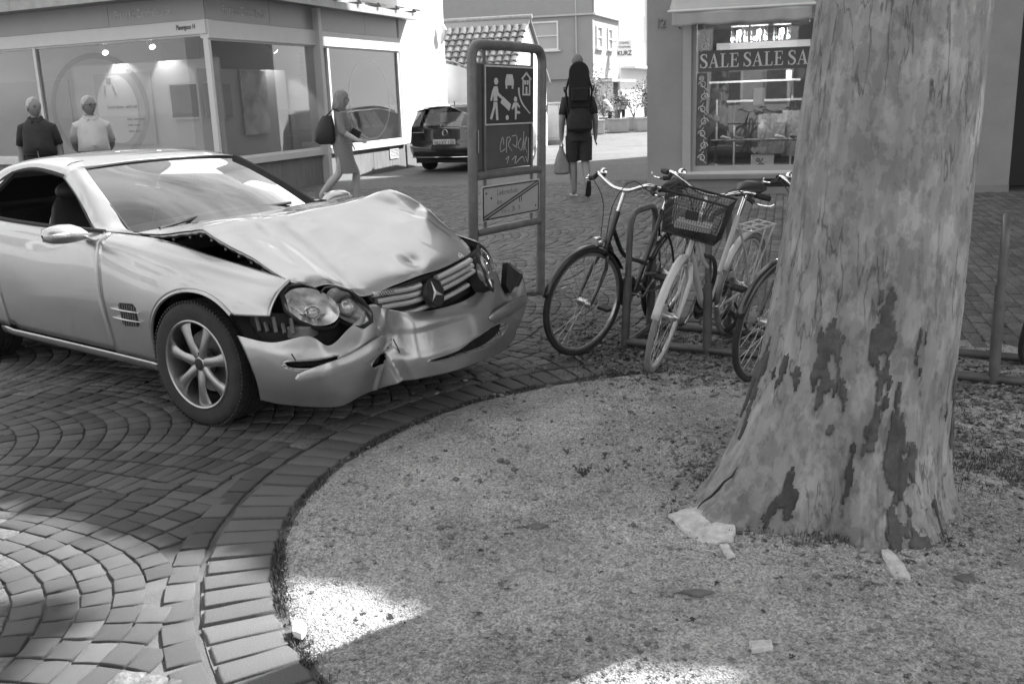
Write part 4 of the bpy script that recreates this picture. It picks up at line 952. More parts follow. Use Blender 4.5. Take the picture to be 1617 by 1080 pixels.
for yl in (.37, -.37):
    SB = [[(-1.62, yl + .25, .45), (-1.58, yl + .12, .45), (-1.58, yl - .12, .45), (-1.62, yl - .25, .45)], [(-1.74, yl + .26, .75), (-1.71, yl + .12, .75), (-1.71, yl - .12, .75), (-1.74, yl - .26, .75)], [(-1.82, yl + .22, .97), (-1.80, yl + .10, .985), (-1.80, yl - .10, .985), (-1.82, yl - .22, .97)], [(-1.90, yl + .14, 1.05), (-1.90, yl + .08, 1.07), (-1.90, yl - .08, 1.07), (-1.90, yl - .14, 1.05)]]
    seat = MB().grid(cgrid(SB, 16, 14)).build('seat', M_LEATHER, car, solid=.10)
    MB().ellipsoid((-1.90, -yl, 1.09), (.055, .135, .075), 14, 10).build('headrest', M_LEATHER, seat)
    MB().ellipsoid((-1.42, -yl, .47), (.28, .24, .09), 14, 8).build('cushion', M_LEATHER, seat)
    MB().tube([(-1.835, -yl - .23, .70), (-1.835, -yl - .26, .84), (-1.85, -yl - .20, .96)], .006, 5).build('seat_piping', M_GREYPANEL, seat)
MB().lathe([(.185 + .014 * math.cos(a * math.pi / 4), .014 * math.sin(a * math.pi / 4)) for a in range(9)], (-1.28, .37, .88), (.9, 0, -.42), 28).build('steering_wheel', M_LEATHER, car)
MB().ellipsoid((-1.30, 0, 1.165), (.03, .11, .03), 12, 8).build('rear_view_mirror', M_RUB, car)
# bonnet, buckled
HC = [
 [(-.66, .72, .925), (-.63, .60, .935), (-.61, .50, .94), (-.60, .40, .945), (-.57, .2, .95), (-.56, 0, .955), (-.57, -.2, .957), (-.60, -.36, .955), (-.62, -.5, .95), (-.66, -.67, .930)],
 [(-.44, .71, .929), (-.44, .61, .948), (-.44, .51, .962), (-.44, .40, .970), (-.42, .2, .972), (-.40, 0, .975), (-.42, -.2, .982), (-.44, -.36, .985), (-.46, -.5, .970), (-.48, -.67, .925)],
 [(-.20, .70, .960), (-.20, .61, .977), (-.20, .51, .987), (-.20, .40, .986), (-.20, .2, .981), (-.18, 0, .988), (-.16, -.2, 1.004), (-.16, -.36, 1.012), (-.20, -.5, .990), (-.24, -.66, .928)],
 [(-.05, .70, .950), (-.03, .61, .955), (-.02, .51, .966), (-.01, .40, .975), (.0, .2, .990), (.02, 0, 1.008), (.04, -.2, 1.026), (.06, -.36, 1.044), (.04, -.5, 1.005), (.0, -.65, .922)],
 [(.12, .69, .895), (.14, .60, .906), (.15, .50, .905), (.16, .40, .912), (.19, .2, .957), (.18, 0, .986), (.19, -.2, 1.022), (.21, -.36, 1.060), (.23, -.5, 1.012), (.24, -.63, .915)],
 [(.28, .69, .850), (.30, .60, .856), (.32, .50, .846), (.34, .40, .845), (.37, .2, .884), (.37, 0, .916), (.37, -.2, .952), (.37, -.36, .968), (.37, -.5, .935), (.37, -.62, .865)],
 [(.42, .695, .798), (.45, .605, .798), (.49, .51, .782), (.52, .40, .774), (.55, .2, .802), (.56, 0, .826), (.56, -.2, .856), (.55, -.35, .872), (.53, -.49, .840), (.49, -.60, .798)],
 [(.50, .70, .775), (.535, .603, .755), (.58, .51, .752), (.645, .40, .708), (.69, .205, .735), (.705, .015, .752), (.70, -.17, .768), (.68, -.33, .78), (.64, -.47, .778), (.57, -.58, .765)],
 [(.536, .70, .762), (.583, .60, .718), (.632, .51, .720), (.73, .40, .653), (.762, .21, .680), (.77, .03, .700), (.765, -.15, .710), (.74, -.32, .727), (.70, -.45, .739), (.60, -.57, .745)]]
hg = surf(HC, 110, 100)
H2 = []
for i, r in enumerate(hg):
    row = []
    for j, q in enumerate(r):
        x, l_, z = q; w_ = min(1, max(0, (x + .62) / .2)) * min(1, (len(hg) - 1 - i) / 6)
        cz = .005 * noise.noise((x * 2.4, l_ * 2.0, 1)) + .0035 * (1 - abs(noise.noise((x * 3 + l_ * 2, l_ * 3 - x * 1.4, 4))) * 2) * (1 if x > -.1 else .3)
        # folded facet at the far front corner, dent left by the lost badge
        f1 = abs((x - .44) * .8 - (l_ + .40) * .6); xr = lerp(-.10, .20, max(0, min(1, (.70 - l_) / 1.06))); cz += .016 * max(0, 1 - abs(x - xr - .02 * noise.noise((l_ * 6, 2, 0))) / .10)
        f3 = abs(x - .42 - .12 * l_); cz -= .012 * max(0, 1 - f3 / .06) * max(0, 1 - abs(l_ - .12) / .3)
        cz += .024 * max(0, 1 - f1 / .06) * max(0, 1 - abs(l_ + .42) / .22)
        f2 = abs((x - .30) * .5 + (l_ + .30) * .86); cz -= .012 * max(0, 1 - f2 / .05) * max(0, 1 - abs(x - .45) / .3)
        d = math.hypot(x - .68, l_ + .02); cz -= .020 * math.exp(-(d / .045) ** 2)
        # swage lines running back from between the lamps
        for l0, l1 in ((.53, .38), (.40, .24)):
            lc = lerp(l0, l1, max(0, min(1, (.65 - x) / .9))); cz += .007 * math.exp(-((l_ - lc) / .03) ** 2) * max(0, min(1, (x + .25) / .3))
        row.append((x, -l_, z + cz * w_))
    H2.append(row)
hood = MB().grid(H2).build('bonnet', M_PAINT, car, solid=.009, angle=50); hood['label'] = 'buckled bonnet lifted off the fender'
ed = [Vector(r[0]) for r in H2]
fl = MB()
fl.grid([[q + Vector((0, .002, -.004)), q + Vector((0, .014, -.026 - .004 * math.sin(i * 1.1)))] for i, q in enumerate(ed[6:-8])]); fl.build('bonnet_flange', M_ALLOY, hood, solid=.003)
for i in range(10, 98, 8): MB().box(ed[i] + Vector((0, .010, -.030)), (.018, .003, .012), rz=0).build('clip_tab', M_POSTG, hood, smooth=False)
MB().tube([c3(q) for q in ((-.60, .62, .948), (-.68, .3, .972), (-.66, -.1, .985), (-.66, -.35, .985))], .009, 6).build('wiper', M_RUB, car)
CW = [[(-.82, .67, .918), (-.64, .36, .943), (-.59, 0, .95), (-.64, -.36, .943), (-.82, -.67, .918)], [(-.64, .68, .905), (-.58, .36, .925), (-.53, 0, .93), (-.58, -.36, .925), (-.64, -.66, .905)]]
MB().grid(cgrid(CW, 5, 24)).build('cowl', M_RUB, car, solid=.006)
# engine bay, dark and cluttered
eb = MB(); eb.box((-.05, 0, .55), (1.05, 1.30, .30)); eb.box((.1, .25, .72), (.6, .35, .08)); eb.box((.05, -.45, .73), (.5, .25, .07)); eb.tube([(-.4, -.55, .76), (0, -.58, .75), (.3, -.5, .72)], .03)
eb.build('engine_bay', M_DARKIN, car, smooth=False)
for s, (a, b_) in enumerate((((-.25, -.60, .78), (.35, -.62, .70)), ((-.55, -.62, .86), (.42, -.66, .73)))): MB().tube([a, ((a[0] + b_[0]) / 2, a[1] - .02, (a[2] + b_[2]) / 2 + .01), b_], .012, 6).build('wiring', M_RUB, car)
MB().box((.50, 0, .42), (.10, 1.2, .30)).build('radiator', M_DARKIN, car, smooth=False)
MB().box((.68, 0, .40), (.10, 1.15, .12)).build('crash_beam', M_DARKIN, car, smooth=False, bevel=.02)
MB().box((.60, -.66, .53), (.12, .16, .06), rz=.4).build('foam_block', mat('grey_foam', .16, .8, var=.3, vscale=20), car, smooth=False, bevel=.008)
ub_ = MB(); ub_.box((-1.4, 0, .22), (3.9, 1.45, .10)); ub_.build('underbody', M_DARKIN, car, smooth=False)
# front bumper
BC_ = [
 [(.368, .885, .518), (.414, .89, .462), (.452, .885, .379), (.467, .87, .292), (.439, .84, .197)],
 [(.581, .85, .503), (.618, .86, .452), (.622, .855, .359), (.606, .84, .275), (.554, .80, .183)],
 [(.735, .76, .533), (.764, .775, .452), (.775, .775, .362), (.76, .76, .269), (.712, .72, .175)],
 [(.80, .695, .481), (.83, .70, .428), (.84, .685, .349), (.82, .656, .261), (.79, .638, .172)],
 [(.80, .565, .537), (.85, .564, .446), (.86, .554, .352), (.83, .521, .266), (.80, .499, .195)],
 [(.79, .390, .615), (.83, .425, .440), (.82, .405, .343), (.79, .365, .263), (.77, .335, .183)],
 [(.765, .290, .580), (.755, .250, .463), (.77, .245, .371), (.80, .255, .304), (.82, .23, .191)],
 [(.80, .133, .534), (.83, .146, .483), (.85, .151, .387), (.87, .143, .295), (.86, .107, .193)],
 [(.80, -.108, .511), (.84, -.084, .462), (.86, -.07, .375), (.88, -.06, .276), (.87, -.085, .179)],
 [(.76, -.406, .522), (.82, -.352, .453), (.85, -.333, .378), (.87, -.323, .269), (.85, -.369, .173)],
 [(.72, -.635, .625), (.77, -.605, .454), (.78, -.605, .344), (.79, -.605, .252), (.76, -.655, .152)],
 [(.68, -.788, .454), (.72, -.795, .407), (.73, -.797, .332), (.73, -.799, .262), (.71, -.814, .179)],
 [(.68, -.954, .557), (.70, -.960, .441), (.71, -.936, .349), (.71, -.894, .279), (.69, -.867, .224)]]
bg_ = surf(BC_, 190, 64); B2 = []
for i, r in enumerate(bg_):
    row = []
    for j, q in enumerate(r):
        x, l_, z = q
        crs = math.exp(-((l_ - .30) / .07) ** 2)
        n_ = .006 * noise.noise((l_ * 7, z * 7, 2)) * crs - .030 * max(0, 1 - abs(l_ - .285 - (z - .35) * .4) / .045) + .014 * max(0, 1 - abs(l_ - .36 + (z - .35) * .3) / .03)
        pl = .006 * max(0, 1 - max(0, abs(l_ + .02) - .24) / .05) * max(0, 1 - max(0, abs(z - .385) - .045) / .03)   # sunken number plate field
        n_ -= pl if abs(l_ + .02) < .30 else 0
        row.append((x + n_, -l_, z + .004 * noise.noise((l_ * 7, 3, z * 6)) * crs))
    B2.append(row)
HOLES = {'lower_intake': [(.10, .285), (-.10, .288), (-.25, .318), (-.42, .334), (-.58, .330), (-.68, .300), (-.60, .252), (-.42, .240), (-.25, .246), (-.06, .258), (.08, .268)],
         'open_slot': [(.845, .420), (.775, .428), (.68, .436), (.70, .400), (.785, .384), (.835, .388)],
         'broken_lamp_hole': [(.475, .350), (.42, .372), (.33, .378), (.29, .360), (.33, .325), (.42, .312), (.47, .325)]}
def in_poly(x, y, pg):
    c = False; j = len(pg) - 1
    for i in range(len(pg)):
        if (pg[i][1] > y) != (pg[j][1] > y) and x < (pg[j][0] - pg[i][0]) * (y - pg[i][1]) / (pg[j][1] - pg[i][1]) + pg[i][0]: c = not c
        j = i
    return c
HP = {k: [(q[0], q[1]) for q in spline(v, 60, closed=True)] for k, v in HOLES.items()}
bmb = MB().grid(B2, flip=True)
bmb.f = [f for f in bmb.f if not any(in_poly(-sum(bmb.v[i][1] for i in f) / 4, sum(bmb.v[i][2] for i in f) / 4, pg) for pg in HP.values())]
bump = bmb.build('front_bumper', M_PAINT, car, solid=.007, soff=0, angle=50); bump['label'] = 'torn and dented front bumper hanging forward on one side'
flatB = [q for r in B2 for q in r]
for k_, pg in HP.items():
    rim_ = []
    for l_, z in pg:
        q = min(flatB, key=lambda v_: (v_[1] + l_) ** 2 + (v_[2] - z) ** 2); rim_.append((q[0] + .001, -l_, z))
    rim_.append(rim_[0]); ro = MB().tube(rim_, .006, 6, cap=False).build(k_ + '_rim', M_PAINT, bump)
    c_ = sum((Vector(q) for q in rim_[:-1]), Vector()) / 60
    MB().prism([(q[0] - .045 - (.02 if k_ == 'open_slot' else 0), q[1] + (.03 if k_ == 'open_slot' else 0), q[2]) for q in rim_[:-1:2]], (-.004, 0, 0)).build(k_, M_DARKIN, bump, smooth=False)
for k in range(22):
    l_ = .04 - k * .030; x_ = .845 - max(0, -l_ - .3) * .22
    for dl in (.022, -.022): MB().tube([(x_, -l_ - dl, .255), (x_, -l_ + dl, .325)], .0018, 4).build('intake_mesh', M_DARKIN, bump)
def strip_(top, bot, name, m_):
    a, b_ = spline(top, 30), spline(bot, 30); g_ = []
    for i in range(30):
        p, q = Vector(c3(a[i])), Vector(c3(b_[i])); n_ = Vector((1, -.25 if p.y < 0 else .35, .1)).normalized(); h = (p - q).length
        g_.append([q, q + n_ * .010, (p + q) / 2 + n_ * (.010 + .16 * h), p + n_ * .010, p])
    return MB().grid(g_).build(name, m_, bump, solid=.003)
strip_([(.735, .862, .350), (.765, .848, .383), (.855, .79, .420), (.875, .68, .432), (.872, .59, .446), (.855, .42, .472), (.80, .292, .455)], [(.735, .862, .340), (.775, .845, .345), (.86, .79, .368), (.882, .68, .374), (.882, .58, .380), (.865, .44, .398), (.80, .304, .412)], 'rub_strip', M_PAINT)
strip_([(.815, -.45, .39), (.815, -.50, .408), (.80, -.62, .424), (.752, -.80, .425), (.715, -.935, .42)], [(.815, -.45, .380), (.815, -.50, .365), (.80, -.64, .358), (.752, -.80, .362), (.715, -.93, .372)], 'rub_strip', M_PAINT)
for l_, x, z in ((.70, .887, .405), (.47, .882, .43)): MB().lathe([(0, .004), (.012, .004), (.013, 0), (.013, -.01)], (x, -l_, z), (1, -.35, .05), 14).build('parking_sensor', M_RUB, bump)
MB().lathe([(0, .004), (.011, .004), (.013, 0), (.013, -.01)], (.826, .50, .388), (1, .3, .05), 14).build('parking_sensor', M_PAINT, bump)
MB().prism([c3(q) for q in ((.70, -.80, .640), (.69, -.855, .600), (.685, -.935, .553), (.69, -.952, .548), (.69, -.935, .475), (.70, -.86, .485), (.70, -.815, .455), (.70, -.775, .51))], (-.05, .01, -.01)).build('torn_liner', mat('dark_liner', .04, .5), bump, smooth=False)
MB().tube([c3(q) for q in ((.705, -.80, .645), (.695, -.86, .603), (.69, -.945, .556))], .004, 5).build('torn_edge', M_ALLOY, bump)
# cracks in the bumper skin and splinters on the ground
for cp in ([(.795, .43, .585), (.80, .445, .545), (.812, .42, .50)], [(.84, .40, .47), (.83, .375, .43), (.825, .345, .395)], [(.79, .27, .42), (.785, .235, .36), (.80, .225, .30), (.815, .21, .24)], [(.72, .86, .47), (.74, .855, .44)]): MB().tube([(q[0] + .006, -q[1], q[2]) for q in spline(cp, 8)], .0032, 5).build('crack', M_DARKIN, bump)
# grille with slats and star
gr = MB().prism([c3(q) for q in ((.73, .37, .655), (.745, .2, .668), (.75, .0, .685), (.735, -.25, .71), (.69, -.43, .725), (.68, -.49, .60), (.70, -.46, .53), (.74, -.2, .50), (.745, .05, .50), (.735, .28, .545))], (-.03, 0, 0)).build('grille', M_DARKIN, car, smooth=False)
for k in range(4):
    z0 = (.655, .620, .585, .548)[k]; pts = []
    brk = k in (2, 3)
    for i in range(15):
        l_ = lerp(.345 - .022 * k, -.42 - .015 * k, i / 14); xx = .775 - .18 * (max(0, abs(l_ + .02) - .12)) ** 1.5 * 1.6
        dz = .062 * max(0, -l_ + .05) / .5 - (.012 * math.exp(-((l_ - .1) / .12) ** 2)); xx -= .03 * math.exp(-((l_ - .12) / .12) ** 2)
        pts.append((xx, -l_, z0 + dz))
    if k < 3:
        MB().tube(pts[:7], .021, 8, flat=.75).build('slat', M_SLAT, gr); MB().tube(pts[8:], .020, 8, flat=.75).build('slat', M_SLAT, gr)
    else: MB().tube([(p[0] + .012, p[1], p[2] - .012) for p in pts[2:13]], .018, 8, flat=.75).build('slat', M_SLAT, gr)
cr_ = MB()
for k in range(6): cr_.tube([c3((.79, .345 - k * .018, .672)), c3((.79, .325 - k * .018, .650))], .0015, 4).tube([c3((.79, .325 - k * .018, .672)), c3((.79, .345 - k * .018, .650))], .0015, 4)
cr_.build('torn_mesh', M_RUB, gr)
sc_, sn = Vector(c3((.81, -.036, .606))), Vector((.93, .18, .30)).normalized()
st = MB().lathe([(0, .004), (.070, .004), (.074, -.004), (.074, -.03)], sc_, sn, 36).build('star_disc', M_BLACK, gr)
MB().lathe([(.071 + .0055 * math.cos(a * math.pi / 4), .004 + .005 * math.sin(a * math.pi / 4)) for a in range(9)], sc_, sn, 40).build('star_ring', M_RUB, st)
ux = Vector((0, 0, 1)); ux = (ux - sn * ux.dot(sn)).normalized(); uy = sn.cross(ux); sm = MB()
for k in range(3):
    a = 2 * math.pi * k / 3 + .12; d = ux * math.cos(a) + uy * math.sin(a); e = -ux * math.sin(a) + uy * math.cos(a); c0 = sc_ + sn * .006
    d1 = ux * math.cos(a + math.pi / 3) + uy * math.sin(a + math.pi / 3); d2 = ux * math.cos(a - math.pi / 3) + uy * math.sin(a - math.pi / 3)
    sm.add([c0 + sn * .008, c0 + d1 * .013, c0 + d * .066, c0 + d2 * .013], [(0, 1, 2), (0, 2, 3)])
sm.build('star', mat('star_silver', .75, .35, metal=.4), st, smooth=False)
# headlights: two overlapping ovals each
M_REFL = mat('lamp_reflector', .85, .28, metal=.7, var=.3, vscale=25)
SEALP = [(.55, .751, .721), (.555, .717, .752), (.594, .661, .755), (.645, .61, .727), (.661, .602, .708), (.667, .577, .729), (.696, .535, .731), (.747, .483, .705), (.798, .453, .651), (.835, .443, .60), (.85, .458, .555), (.834, .498, .533), (.805, .533, .54), (.773, .562, .561), (.754, .576, .577), (.75, .603, .551), (.727, .643, .541), (.689, .687, .555), (.636, .734, .589), (.586, .763, .641)]
def headlight(mir):
    s = 1 if mir else -1; f = lambda q: Vector((q[0], s * q[1], q[2])); n_ = f((.74, .52, .42)).normalized()
    h = thing_part = MB()
    ctr = sum((f(q) for q in SEALP), Vector()) / len(SEALP)
    ring_o = [f(q) + (f(q) - ctr) * .03 - n_ * .006 for q in SEALP]; ring_i = [ctr + (f(q) - ctr) * .93 + n_ * .004 for q in SEALP]; back = [ctr + (f(q) - ctr) * .80 - n_ * .10 for q in SEALP]; bk = [ctr + (f(q) - ctr) * (.9 if mir else 1) - n_ * (.02 if mir else .06) for q in SEALP]
    h.grid([bk, ring_o, ring_i, back], closed=True); h.add(back, [tuple(range(len(back)))])
    hl = h.build('headlight', M_RUB, car, angle=60)
    for c_, a1, a2, b1, b2 in (((.656, .659, .647), (.564, .741, .708), (.75, .57, .591), (.655, .60, .723), (.653, .719, .579)), ((.761, .519, .635), (.678, .582, .703), (.843, .449, .577), (.758, .473, .698), (.771, .56, .566))):
        c = f(c_); A = (f(a2) - f(a1)) / 2 * .97; B = (f(b1) - f(b2)) / 2 * .93
        def disc(rr, dep): return [[c + A * math.cos(2 * math.pi * k / 36) * r + B * math.sin(2 * math.pi * k / 36) * r + n_ * dep(r) for k in range(36)] for r in rr]
        MB().grid(disc((.999, .9, .7, .45, .2, .0), lambda r: -.004 - .07 * (1 - r * r)), closed=True).build('reflector', M_REFL, hl)
        big = c_[0] < .7
        pc = c + (A * .12 - B * .22 if big else A * -.05 + B * .05) - n_ * .035; rr = .036 if big else .05
        MB().lathe([(rr, -.02), (rr, .012), (rr * .86, .016), (rr * .8, .004)], pc, n_, 24).build('projector_ring', M_CHROME if big else M_RUB, hl)
        MB().lathe([(rr * .8, .002), (rr * .7, .014), (rr * .4, .024), (0, .028)], pc, n_, 20).build('bulb_lens', mat('clear_glass_solid', .5, .05, metal=.6), hl)
        if big:
            for q in range(5): MB().tube([c - A * .72 + B * (.1 - q * .10) + n_ * -.022, c - A * .22 + B * (.06 - q * .10) + n_ * -.045], .004, 5).build('reflector_bar', M_REFL, hl)
        MB().grid(disc((1, .97, .85, .6, .3, 0), lambda r: .006 + .026 * (1 - r * r)), closed=True).build('lens', M_LENS, hl)
headlight(False); headlight(True)
# inner arch and cavity behind the right lamp
MB().grid([[(.36, -.80, .62), (.36, -.80, .30)], [(.52, -.76, .62), (.52, -.76, .28)], [(.66, -.62, .60), (.66, -.62, .30)], [(.70, -.3, .6), (.70, -.3, .3)], [(.70, .3, .6), (.70, .3, .3)], [(.62, .62, .62), (.62, .62, .3)], [(.5, .8, .6), (.5, .8, .3)]]).build('inner_panel', M_DARKIN, car)
for k in range(5): MB().tube([(.40 + k * .05, -.79 + k * .012, .60 - (k % 2) * .03), (.43 + k * .05, -.80 + k * .01, .53)], .010, 6).build('bracket', mat('dull_metal', .12, .5, metal=.5), car)
# mirrors
for mir in (False, True):
    s = 1 if mir else -1
    prof = MB(); gq = []
    for i, (l_, dx, dz, zo) in enumerate(((.865, .035, .022, .925), (.90, .055, .040, .935), (.95, .072, .052, .942), (1.00, .074, .053, .944), (1.05, .066, .047, .944), (1.085, .046, .034, .943), (1.10, .01, .008, .943))):
        gq.append([(-.935 - .015 * i / 6 + dx * math.cos(2 * math.pi * k / 18), s * l_, zo + dz * math.sin(2 * math.pi * k / 18)) for k in range(18)])
    mo = prof.grid(gq, closed=True).build('door_mirror', M_PAINT, car)
    MB().grid([[(-.80, s * .80, .935), (-.86, s * .80, .945), (-.97, s * .80, .94)], [(-.82, s * .87, .90), (-.88, s * .87, .905), (-.95, s * .87, .91)], [(-.89, s * .885, .925), (-.92, s * .89, .93), (-.95, s * .885, .93)]]).build('mirror_foot', M_PAINT, mo, solid=.012)
    gq = [[(-.935 - .012 + (dx + .0035) * math.cos(a), s * l_, .9435 + (dz + .003) * math.sin(a)) for a in (-.25, -.1, .08, .25)] for l_, dx, dz in ((.965, .0735, .053), (1.0, .0745, .053), (1.04, .069, .049), (1.07, .058, .04), (1.088, .045, .03))]
    il = MB().grid(gq).build('indicator_lens', mat('indicator_plastic', .55, .2, var=.4, vscale=60, stretch=(1, 8, 1)), mo, solid=.004)
    MB().box((-1.005, s * 1.0, .944), (.004, .15, .075)).build('mirror_glass', M_CHROME, mo, smooth=False, bevel=.01)
MB().ellipsoid((-1.08, .97, .95), (.05, .07, .05), 12, 8).build('mirror_cap', M_PAINT, car) if False else None
# wheels
def wheel(x, lat_, r=.325, steer=0.):
    W_ = bpy.data.objects.new('wheel', None)
    s = -1 if lat_ > 0 else 1
    # carrier mesh = tyre
    prof = [(.226, -.115), (.245, -.118), (.285, -.125), (.308, -.118), (.320, -.104), (r, -.085)]
    for k, y in enumerate((-.05, -.016, .016, .05)):
        prof += [(r, y - .006), (r - .008, y - .005), (r - .008, y + .005), (r, y + .006)]
    prof += [(r, .085), (.320, .104), (.308, .118), (.285, .125), (.245, .118), (.226, .115)]
    ty = MB().lathe(prof, (0, 0, 0), (0, s, 0), 72); t = ty.build('wheel', M_TYRE, car, angle=35)
    t.location = (x, -lat_, r - .002); t.rotation_euler = (0, 0, steer)
    for k in range(72):
        if k % 1: continue
    tr = MB()
    for k in range(90):
        a = 2 * math.pi * k / 90
        for y in (.088, -.088): tr.box((math.cos(a) * (r - .001), y, math.sin(a) * (r - .001)), (.010, .05, .012), rot=Matrix.Rotation(-a, 3, 'Y'))
    stuff(tr.build('tread_blocks', M_TYRE, t, smooth=False))
    MB().lathe([(.226, .112), (.232, .118), (.226, .122), (.218, .118), (.212, .095), (.205, .02), (.200, -.10), (.226, -.114)], (0, 0, 0), (0, s, 0), 64).build('rim', M_ALLOY, t, angle=35)
    sp = MB()
    for k in range(7):
        a = 2 * math.pi * k / 7 + .22; d = Vector((math.cos(a), 0, math.sin(a))); e = Vector((-math.sin(a), 0, math.cos(a))); g_ = []
        for (rr, w_, y, hh) in ((.035, .030, .098, .03), (.07, .027, .104, .028), (.11, .025, .107, .026), (.15, .028, .106, .026), (.185, .036, .104, .03), (.216, .050, .102, .04)):
            c = d * rr; row = []
            for q in range(12):
                b_ = 2 * math.pi * q / 12; row.append(c + e * (w_ * math.cos(b_)) + Vector((0, s * (y - hh / 2 + hh / 2 * math.sin(b_)), 0)))
            g_.append(row)
        MB().grid(g_, closed=True).build('spoke', M_ALLOY, t)
    hb = MB().lathe([(0, .100), (.030, .100), (.034, .096), (.060, .092), (.068, .080), (.068, .05)], (0, 0, 0), (0, s, 0), 32).build('hub', M_ALLOY, t)
    MB().lathe([(0, .103), (.026, .103), (.030, .100)], (0, 0, 0), (0, s, 0), 24).build('hub_cap', M_RUB, t)
    for k in range(5):
        a = 2 * math.pi * k / 5 + .4; MB().lathe([(0, .096), (.009, .096), (.010, .09)], (math.cos(a) * .052, 0, math.sin(a) * .052), (0, s, 0), 10).build('bolt_hole', M_DARKIN, t)
    MB().lathe([(.0, .03), (.16, .03), (.165, .01)], (0, 0, 0), (0, s, 0), 40).build('brake_disc', mat('brake_metal', .18, .4, metal=.8), t)
    bpy.data.objects.remove(W_); return t
wheel(0, .775, steer=R_(5)); wheel(0, -.775, steer=R_(5)); wheel(-2.56, .775); wheel(-2.56, -.775)
# ------------------------------------------------------------------ plane tree with its crown, and two trees added outside the frame for shade
TR0 = [(-.3, .385), (0, .365), (.1, .355), (.3, .343), (.5, .335), (.71, .328), (1.0, .318), (1.43, .302), (1.85, .284), (2.4, .27), (4.4, .25)]
TY = 3.56
def t_cx(z): return 1.275 + .062 * z
def t_rad(th, z):
    k = max(z, 0)
    return interp(TR0, z) + .27 * math.exp(-k / .30) * max(0, math.cos(th - math.pi + .05)) ** 5 + .045 * math.exp(-k / .22) * math.cos(5 * th + 1.1) + .02 * math.exp(-k / .16) * math.cos(11 * th + .4) + .05 * math.exp(-k / .12) * max(0, math.cos(th + .9)) ** 3 + .085 * math.exp(-k / .13) * max(0, math.cos(th + 1.75))
def t_pt(th, z, off=0.):
    r = t_rad(th, z) + off + t_rel(th, z)[0]
    return Vector((t_cx(z) + r * math.cos(th), TY + r * math.sin(th), z))
def fbm(p, o=4):
    s, a = 0., 1.
    for _ in range(o): s += a * noise.noise(p); p = (p[0] * 2.1, p[1] * 2.1, p[2] * 2.1); a *= .5
    return s
def t_rel(th, z):
    c, s = math.cos(th), math.sin(th)
    big = .012 * noise.noise((c * 2, s * 2, z * 1.5)) + .010 * noise.noise((c * 5, s * 5, z * .8 + 3)) * math.exp(-max(z, 0) / .5)
    lowk = math.exp(-max(z - .05, 0) / .32)
    fis = abs(noise.noise((c * 9, s * 9, z * 2.2))); big -= .016 * max(0, .12 - fis) / .12 * lowk
    n_ = fbm((c * 4.6, s * 4.6, z * 4.2), 5); thr = .70 - .56 * math.exp(-((max(z, .0) - .46) / .36) ** 2) + (.25 if z > 1.0 else 0)
    patch = max(0., min(1., (n_ - thr) * 9))
    m2 = fbm((c * 6 + 9, s * 6, z * 5.5), 4); sc = max(0, min(1, (m2 - .12) * 12)) * .5 if z > .1 else 0
    big += .0045 * patch + .0025 * sc + .0026 * noise.noise((c * 30, s * 30, z * 5)) + .0016 * noise.noise((c * 60, s * 60, z * 22))
    return big, patch, sc
NTH, NZ = 330, 290
tg, tone1, tone2 = [], [], []
for i in range(NZ + 1):
    z = -.06 + 2.6 * (i / NZ); row = []
    for j in range(NTH):
        th = 2 * math.pi * j / NTH; d, p, s_ = t_rel(th, z); r = t_rad(th, z) + d
        row.append((t_cx(z) + r * math.cos(th), TY + r * math.sin(th), z)); tone1.append(p); tone2.append(s_)
    tg.append(row)
